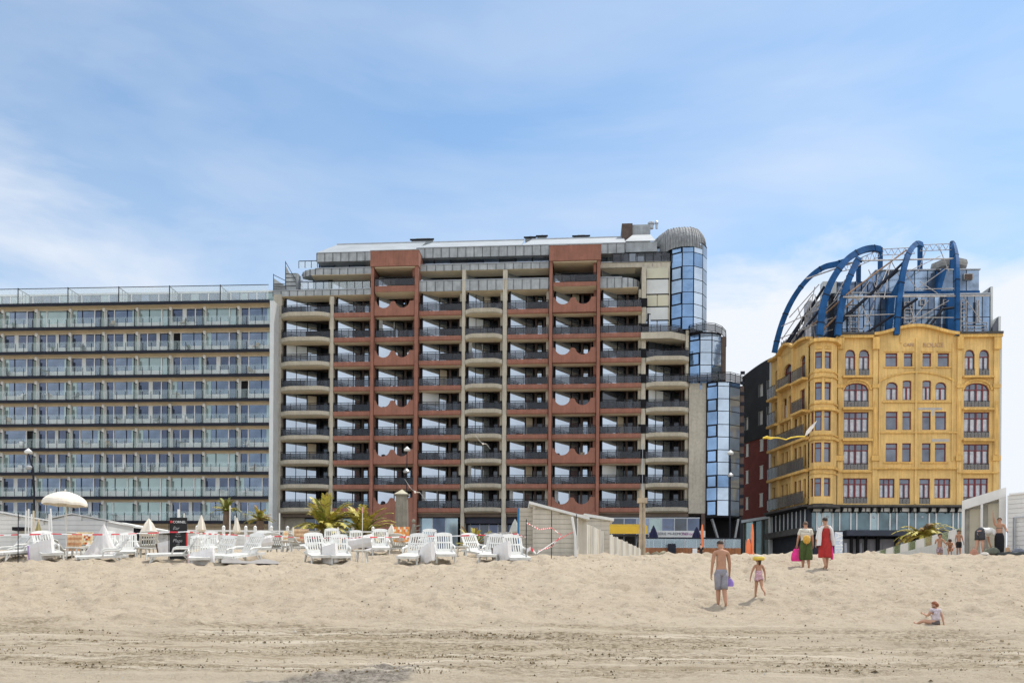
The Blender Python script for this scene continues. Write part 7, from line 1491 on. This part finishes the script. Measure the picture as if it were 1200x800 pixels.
def loft(root, name, rings, m, n=20, folds=0.0, m2=None):
    mb = MB(); i0 = 0; k = mb.mi(m)
    for j, (c, rx, ry) in enumerate(rings):
        for i in range(n): a = 2*math.pi*i/n; w_ = 1+folds*(j/len(rings))*math.sin(a*6+.5); mb.v.append((c[0]+rx*math.cos(a)*w_, c[1]+ry*math.sin(a)*w_, c[2]))
    for j in range(len(rings)-1):
        for i in range(n): mb.f.append((j*n+i, j*n+(i+1) % n, (j+1)*n+(i+1) % n, (j+1)*n+i)); mb.m.append(k)
    mb.f.append(tuple(range(n))); mb.m.append(k)
    o = bpy.data.objects.new(name, mb.mesh(name, (0, 0, 0), True)); COL.objects.link(o); o.parent = root; return o
def shorts(root, S, H, m, t=.75, g=1.0, name='shorts', crop=.45):
    """waistband and two legs, lofted round the hips and thighs"""
    mb = MB(); k = mb.mi(m); n = 16
    def ring(c, ax, rx, ry):
        ax = ax.normalized(); X_ = (Vector((1, 0, 0))-ax*ax.x).normalized(); Y_ = ax.cross(X_); i0 = len(mb.v)
        for i in range(n): a = 2*math.pi*i/n; mb.v.append(tuple(c+X_*rx*math.cos(a)+Y_*ry*math.sin(a)))
        return i0
    def join(rs):
        for a, b_ in zip(rs[:-1], rs[1:]):
            for i in range(n): mb.f.append((a+i, a+(i+1) % n, b_+(i+1) % n, b_+i)); mb.m.append(k)
        mb.f.append(tuple(rs[0]+i for i in range(n))); mb.m.append(k); mb.f.append(tuple(rs[-1]+i for i in range(n))); mb.m.append(k)
    up = S['waist']-S['pelvis']; h0 = (S['hip0']+S['hip1'])/2
    join([ring(S['pelvis']+up*crop, up, .080*H*g, .062*H*g), ring(S['pelvis']+up*.1, up, .092*H*g, .072*H*g), ring(h0-up*.1, up, .099*H*g, .072*H*g), ring(h0-up*.42, up, .085*H*g, .060*H*g)])
    for i in '01':
        a, b_ = S['hip'+i], S['knee'+i]; d = b_-a; join([ring(a-d*.05, d, .056*H*g, .064*H*g), ring(a+d*.25, d, .055*H*g, .062*H*g), ring(a+d*t*.7, d, .052*H*g, .056*H*g), ring(a+d*t, d, .051*H*g, .053*H*g)])
    o = bpy.data.objects.new(name, mb.mesh(name, (0, 0, 0), True)); COL.objects.link(o); o.parent = root; return o
def shirt(root, S, H, m, g=1.0, sleeve=.6, low='pelvis', name='shirt'):
    pts = {'p': ((low, 'waist', .3), (.088*g, .070*g)), 'w': ('waist', (.082*g, .064*g)), 'r': ('ribs', (.088*g, .064*g)), 'c': ('chest', (.093*g, .064*g)), 'k': ('collar', (.062*g, .046*g))}; E = [('p', 'w'), ('w', 'r'), ('r', 'c'), ('c', 'k')]
    if sleeve:
        for i in '01': pts['s'+i] = ('sh'+i, (.043*g, .043*g)); pts['e'+i] = (('sh'+i, 'el'+i, sleeve), (.036*g, .036*g)); E += [('k', 's'+i), ('s'+i, 'e'+i)]
    return wear(root, name, S, H, (pts, E), m)
cl = lambda n_, c: mat(n_, c, .9, .15, 8)
# the man walking up the slope
r_, S = person('bare backed man in grey shorts walking up the sand holding a small purple bag', 845.3, 22.0, 1.76, 2, fk(lean=3, hip=(5, -9), knee=(4, 16), arm=((-5, 11), (5, 12)), elb=(10, 14), head=26, spread=-2.5), m_skin, 1.02)
shorts(r_, S, 1.76, cl('grey_shorts', (.24, .235, .265)), .97, 1.0)
def bag(px, D, dz, w_, h_, m, label, name='beach_bag', loc=None, hd=0, handle=True):
    q = loc if loc is not None else at(px, D)+Vector((0, 0, dz)); mb = MB(); n_ = 10; ring = lambda k, z_: [(w_*k*math.cos(a)*(1+.06*math.sin(3*a+z_*9)), w_*.38*k*math.sin(a), z_) for a in [2*math.pi*i/n_ for i in range(n_)]]; rr = [ring(.9, 0), ring(1.05, h_*.25), ring(.9, h_*.6), ring(.55, h_*.95), ring(.35, h_)]
    for a, b_ in zip(rr[:-1], rr[1:]):
        for i in range(n_): mb.poly([a[i], a[(i+1) % n_], b_[(i+1) % n_], b_[i]], m)
    mb.poly(rr[0][::-1], m); mb.poly(rr[-1], m)
    if handle: mb.tube([(-w_*.3, 0, h_*.95), (-w_*.18, 0, h_*1.25), (w_*.18, 0, h_*1.25), (w_*.3, 0, h_*.95)], .008, m, 5)
    o = bpy.data.objects.new(name, mb.mesh(name)); COL.objects.link(o); o.location = q; o.rotation_euler = (0, 0, R(hd)); tag(o, label, 'bag'); return o
def hand(root, S, i, dz): c = S['palm%d' % i]; a = root.rotation_euler.z; return root.location+Vector((c.x*math.cos(a)-c.y*math.sin(a), c.x*math.sin(a)+c.y*math.cos(a), c.z-dz))
bag(0, 0, 0, .11, .20, cl('purple_bag', (.30, .20, .55)), 'small purple bag hanging from the hand of the man in grey shorts', loc=hand(r_, S, 1, .27))
# the child with the yellow ring hat
r_, S = person('small child in a pale pink swimsuit striding up the sand under a yellow hat', 889.3, 22.4, 1.07, 4, fk(lean=2, hip=(14, -26), knee=(3, 28), arm=((4, 24), (6, 22)), elb=(6, 6), head=0), m_skin, 1.02, True, m_hair, .05)
m_swim = mat('pink_floral_swimsuit', (.58, .36, .42), .8, .5, 40); shorts(r_, S, 1.07, m_swim, .16, 1.02, 'swimsuit_bottom'); loft(r_, 'swimsuit_top', [(tuple(S[k_]), a_*1.07, b_*1.07) for k_, a_, b_ in (('pelvis', .094, .074), ('waist', .084, .066), ('ribs', .088, .066))], m_swim, 18)
c = S['crown']; mb = MB(); mb.lathe((c.x, c.y, c.z-.02), [(.10, -.02), (.145, -.01), (.155, .03), (.150, .075), (.11, .085)], mat('yellow_hat', (.62, .46, .08), .7, .1, 5), 18); mb.lathe((c.x, c.y, c.z+.066), [(.12, 0), (.10, .025), (.02, .035)], m_cush, 16)
o = bpy.data.objects.new('hat', mb.mesh('hat', smooth=True)); COL.objects.link(o); o.parent = r_
# two women at the crest
r_, S = person('woman in a cream blouse and olive green culottes carrying a pink bag', 944, 29, 1.60, -3, fk(lean=2, hip=(5, -6), knee=(6, 10), arm=((2, 18), (0, 16)), elb=(8, 10), head=6), m_skin, 1.16, False, m_hair3, 0)
shirt(r_, S, 1.60, cl('cream_blouse', (.60, .57, .48)), 1.30, .75); ht = S['waist'].z
for i in '01':
    a, b_ = S['hip'+i], S['knee'+i]; o = loft(r_, 'culotte_leg', [((a.x*.9, a.y, ht), .085, .10), ((a.x*1.05, a.y, a.z-.02), .12, .13), (tuple(a.lerp(b_, .5)), .14, .14), (tuple(a.lerp(b_, 1.15)), .145, .14), (tuple(a.lerp(b_, 1.35)), .13, .13)], cl('olive_culottes', (.055, .085, .022)), 18, .25)
mb = MB(); q = S['waist']; mb.ball((q.x-.02, q.y-.19, q.z+.0), (.13, .06, .15), mat('mustard_bag', (.62, .36, .06), .8, .25, 9), 12, 8); mb.tube([(q.x-.02, q.y-.17, q.z+.12), (q.x+.10, q.y-.155, S['chest'].z), (q.x+.09, q.y-.02, S['collar'].z+.05)], .012, m_cush, 5); o = bpy.data.objects.new('shoulder_bag', mb.mesh('shoulder_bag', smooth=True)); COL.objects.link(o); o.location = r_.location; o.rotation_euler = r_.rotation_euler; tag(o, 'round mustard bag on the back of the woman in the cream blouse', 'bag')
bag(0, 0, 0, .20, .42, cl('hot_pink', (.72, .04, .25)), 'large hot pink bag in the left hand of the woman in culottes', loc=hand(r_, S, 0, .50))
r_, S = person('woman in a red dress and open white cardigan carrying a pink bag', 967, 27.6, 1.68, 3, fk(lean=2, hip=(-9, 6), knee=(14, 3), arm=((2, 16), (2, 14)), elb=(10, 8), head=6), m_skin, 1.0, False, m_hair, 0)
m_rdr = mat('red_dress', (.36, .025, .022), .85, .2, 7); W_, C_ = S['waist'], S['chest']; kz = S['knee0'].z*.5+S['knee1'].z*.5
loft(r_, 'dress', [((0, C_.y, S['collar'].z-.05), .11, .085), ((0, C_.y, C_.z), .165, .115), ((0, S['ribs'].y, S['ribs'].z), .155, .11), ((0, W_.y, W_.z), .14, .10), ((0, 0, S['pelvis'].z), .175, .135), ((0, 0, S['pelvis'].z*.6+kz*.4), .205, .16), ((0, -.01, kz-.03), .225, .175), ((0, -.01, kz-.07), .21, .165)], m_rdr, 22, .22)
for i, s in (('0', -1), ('1', 1)):
    loft(r_, 'cardigan_side', [((s*.10, -.01, S['collar'].z+.02), .06, .085), ((s*.17, -.01, C_.z), .065, .105), ((s*.20, -.02, S['ribs'].z), .055, .105), ((s*.215, -.03, W_.z-.05), .055, .11), ((s*.24, -.04, S['pelvis'].z-.12), .05, .12)], m_cush, 14, .2)
    wear(r_, 'cardigan_sleeve', S, 1.68, ({'a': ('sh'+i, (.040, .042)), 'b': ('el'+i, (.034, .034)), 'c': (('el'+i, 'wr'+i, .6), (.028, .028))}, [('a', 'b'), ('b', 'c')]), m_cush)
bag(0, 0, 0, .12, .42, cl('hot_pink', (.72, .04, .25)), 'narrow pink bag in the right hand of the woman in the red dress', loc=hand(r_, S, 1, .46), hd=70)
# seated toddler
J = fk(lean=4, hip=(112, 92), knee=(46, 5), kneeout=(48, 6), arm=((30, 18), (-14, 22)), elb=(80, 8), head=16)
r_, S = person('toddler with auburn hair in a pale striped shirt sitting alone on the sand', 1097.5, 18.7, .92, 14, J, m_skin2, 1.25, True, m_hair2, .02, drop=None)
shirt(r_, S, .92, mat('pale_striped_shirt', (.50, .44, .47), .9, .25, 18), 1.35, .45); shorts(r_, S, .92, cl('dark_bottoms', (.12, .10, .10)), .3, 1.02)
# group by the white hut
r_, S = person('suntanned child kneeling upright beside the windbreak wall with hands at the chest', 1101, 36, 1.28, 168, fk(lean=2, hip=(6, 6), knee=(98, 98), arm=((26, 22), (30, 20)), elb=(85, 80), head=14), m_skin, 1.0, True, m_hair, 0, drop=None)
shorts(r_, S, 1.28, mat('patterned_trunks', (.30, .22, .24), .9, .5, 20), .55)
r_, S = person('child crouching low over the sand between the kneeling child and the standing boy', 1113.5, 36, 1.15, 150, fk(lean=50, hip=(95, 95), knee=(125, 125), arm=((55, 12), (60, 12)), elb=(10, 10), head=10), m_skin, 1.05, True, m_hair, 0)
shorts(r_, S, 1.15, cl('red_orange_trunks', (.45, .12, .06)), .4)
r_, S = person('boy standing in black swim shorts against the corner of the white framed hut', 1123.5, 36.2, 1.10, 175, fk(lean=-2, hip=(2, -2), knee=(2, 4), arm=((6, 14), (4, 10)), elb=(14, 8), head=10), m_skin, 1.0, True, m_hair, 0)
shorts(r_, S, 1.10, cl('black_shorts', (.012, .012, .014)), .7, 1.08)
r_, S = person('man in a white shirt and dark grey shorts bending far over his bags', 1148, 35.6, 1.86, -75, fk(lean=95, hip=(-6, 8), knee=(2, 6), arm=((20, 6), (30, 8)), elb=(5, 6), head=8), m_skin2, 1.08, False, m_hair, 0)
shirt(r_, S, 1.86, m_white, 1.32, .6); shorts(r_, S, 1.86, cl('charcoal_shorts', (.045, .047, .055)), .80, 1.12)
r_, S = person('woman in a long black skirt raising one arm over her head beside the white hut', 1171, 35.4, 1.62, 150, fk(lean=-6, hip=(3, -3), knee=(4, 4), arm=((8, 20), (165, 12)), elb=(70, 25), head=-8), m_skin, 1.0, False, m_hair3, 0)
wear(r_, 'bikini_top', S, 1.62, ({'a': ('ribs', (.083, .060)), 'b': (('ribs', 'chest', .7), (.090, .066))}, [('a', 'b')]), cl('dark_green_top', (.05, .07, .06)))
loft(r_, 'skirt', [((0, 0, S['waist'].z-.02), .125, .10), ((0, 0, S['pelvis'].z), .17, .14), ((0, 0, S['pelvis'].z-.15), .18, .15), ((0, 0, S['knee0'].z), .175, .15), ((0, 0, .10), .16, .14)], cl('black_skirt', (.010, .010, .013)), 20, .12)
r_, S = person('distant person in black sitting at the low white wall left of the bare backed man', 821.5, 74, 1.65, 0, fk(lean=12, hip=(95, 95), knee=(100, 100), arm=((30, 10), (30, 10)), elb=(40, 40), head=10), m_skin2, 1.1, False, m_hair, 0, drop=None)
shirt(r_, S, 1.65, cl('black_shirt', (.012, .012, .014)), 1.1, .9); shorts(r_, S, 1.65, cl('black_shorts', (.012, .012, .014)), .95, 1.05)
for px, D, w_, h_, c_, lab in ((1158, 35.2, .22, .22, (.20, .20, .14), 'olive beach bag in front of the bending man'), (1164, 35.0, .26, .26, (.12, .13, .10), 'dark green bag at the feet of the woman in the black skirt'), (1193, 34.9, .30, .26, (.16, .17, .20), 'grey bag in front of the slatted hut at the right edge'),
    (1181, 35.1, .14, .42, (.48, .30, .18), 'upright tan bag between the two white huts'), (1154, 34.9, .18, .12, (.62, .58, .52), 'pale folded towel bundle in front of the bending man'), (1141, 35.0, .18, .30, (.40, .20, .14), 'reddish brown bag just left of the bending man')):
    bag(px, D, 0, w_, h_, cl('bag_%d' % px, c_), lab, handle=h_ > .2)
mb = MB(); q = at(1186, 34.7)
for i in range(10): x0, x1 = q.x-.5+i*.14, q.x-.5+(i+1)*.14; mb.hexa([(x0, q.y-.4, q.z-.06), (x1, q.y-.4, q.z-.06), (x1, q.y+.4, q.z-.04), (x0, q.y+.4, q.z-.04), (x0, q.y-.4, q.z+.03+.03*math.sin(i*1.7)), (x1, q.y-.4, q.z+.03+.03*math.sin((i+1)*1.7)), (x1, q.y+.4, q.z+.05), (x0, q.y+.4, q.z+.05)], cl('dark_blanket', (.06, .07, .07)))
o = mb.build('blanket', loc=q); tag(o, 'dark crumpled blanket spread in front of the two white huts', 'blanket')
# ------------------------------------------------------------------ balcony furniture
def fchair(m, name='balcony_chair'):
    mb = MB(); mb.box(-.25, .25, -.25, .25, .40, .45, m); mb.hexa([(-.25, .22, .45), (.25, .22, .45), (.25, .27, .45), (-.25, .27, .45), (-.25, .34, .95), (.25, .34, .95), (.25, .39, .95), (-.25, .39, .95)], m)
    for sx in (-1, 1):
        for sy in (-1, 1): mb.box(sx*.22-.02, sx*.22+.02, sy*.22-.02, sy*.22+.02, 0, .40, m)
        mb.box(sx*.27-.02, sx*.27+.02, -.22, .3, .62, .66, m)
    return mb.mesh(name)
def ftable(m):
    mb = MB(); mb.lathe((0, 0, .70), [(.40, 0), (.42, .01), (.42, .035), (.40, .04)], m, 14); mb.tube([(0, 0, .7), (0, 0, .05)], .03, m, 6); mb.lathe((0, 0, 0), [(.25, 0), (.24, .03), (.05, .06)], m, 10); return mb.mesh('balcony_table')
def fplant():
    mb = MB(); mb.lathe((0, 0, 0), [(.12, 0), (.17, .30), (.15, .31)], m_brown, 10)
    for i in range(60): a = random.uniform(0, 6.28); e = random.uniform(.2, 1.4); l = random.uniform(.25, .6); d = Vector((math.cos(a)*math.cos(e), math.sin(a)*math.cos(e), math.sin(e))); s_ = d.cross(Vector((0, 0, 1))).normalized()*.035; b_ = Vector((0, 0, .3)); mb.poly([b_, b_+d*l*.6+s_, b_+d*l, b_+d*l*.6-s_], mat('pot_leaves', (.05, .10, .03), .7, .3, 9))
    return mb.mesh('potted_plant', recalc=False)
m_rt = mat('grey_rattan', (.10, .10, .11), .8, .2, 9); m_tk = mat('pale_teak', (.35, .27, .18), .7, .2, 6); m_rdc = mat('red_fabric', (.45, .05, .05), .9)
kinds = {'dark chair': (fchair(m_rt), 'chair'), 'white chair': (fchair(m_white), 'chair'), 'wooden chair': (fchair(m_tk), 'chair'), 'dark round table': (ftable(m_rt), 'table'), 'white round table': (ftable(m_white), 'table'), 'potted plant': (fplant(), 'potted plant')}
ordn = ['first', 'second', 'third', 'fourth', 'fifth', 'sixth', 'seventh', 'eighth', 'ninth', 'tenth', 'eleventh']
def furnish(F, u, w, z_, kind, lab, rz):
    me_, cat = kinds[kind]; o = put(me_, {'chair': 'balcony_chair', 'table': 'balcony_table', 'potted plant': 'potted_plant'}[cat], None, F.pt(u, w, z_), F.rot+rz); tag(o, lab, cat, 'things standing on the balconies')
r3 = random.Random(21)
for k in range(9):
    for b_ in range(3, len(lc)-1):
        if r3.random() < .50:
            kd = r3.choice(['dark chair', 'white chair', 'dark chair', 'white round table', 'wooden chair', 'potted plant', 'dark round table'])
            furnish(FL, lc[b_]+.8+r3.random()*1.8, .42, lz[k+1]+.345, kd, '%s on %s glass balcony row from top, %s bay from right' % (kd, ordn[k], ordn[len(lc)-2-b_]), r3.uniform(-2, 2))
for i, zf in enumerate(cz):
    for bi, (pa, pb, kind) in enumerate(bays):
        if bi == 8 and i < 2: continue
        if r3.random() < .45:
            kd = r3.choice(['dark chair', 'dark chair', 'white chair', 'potted plant', 'wooden chair', 'dark round table']); u0, u1 = UC(pa), UC(pb)
            furnish(FC, u0+(u1-u0)*r3.uniform(.45, .85), .9, zf+.01, kd, '%s in %s bay from left of sawtooth block, %s floor down' % (kd, ordn[bi], ordn[i]), r3.uniform(-2, 2))
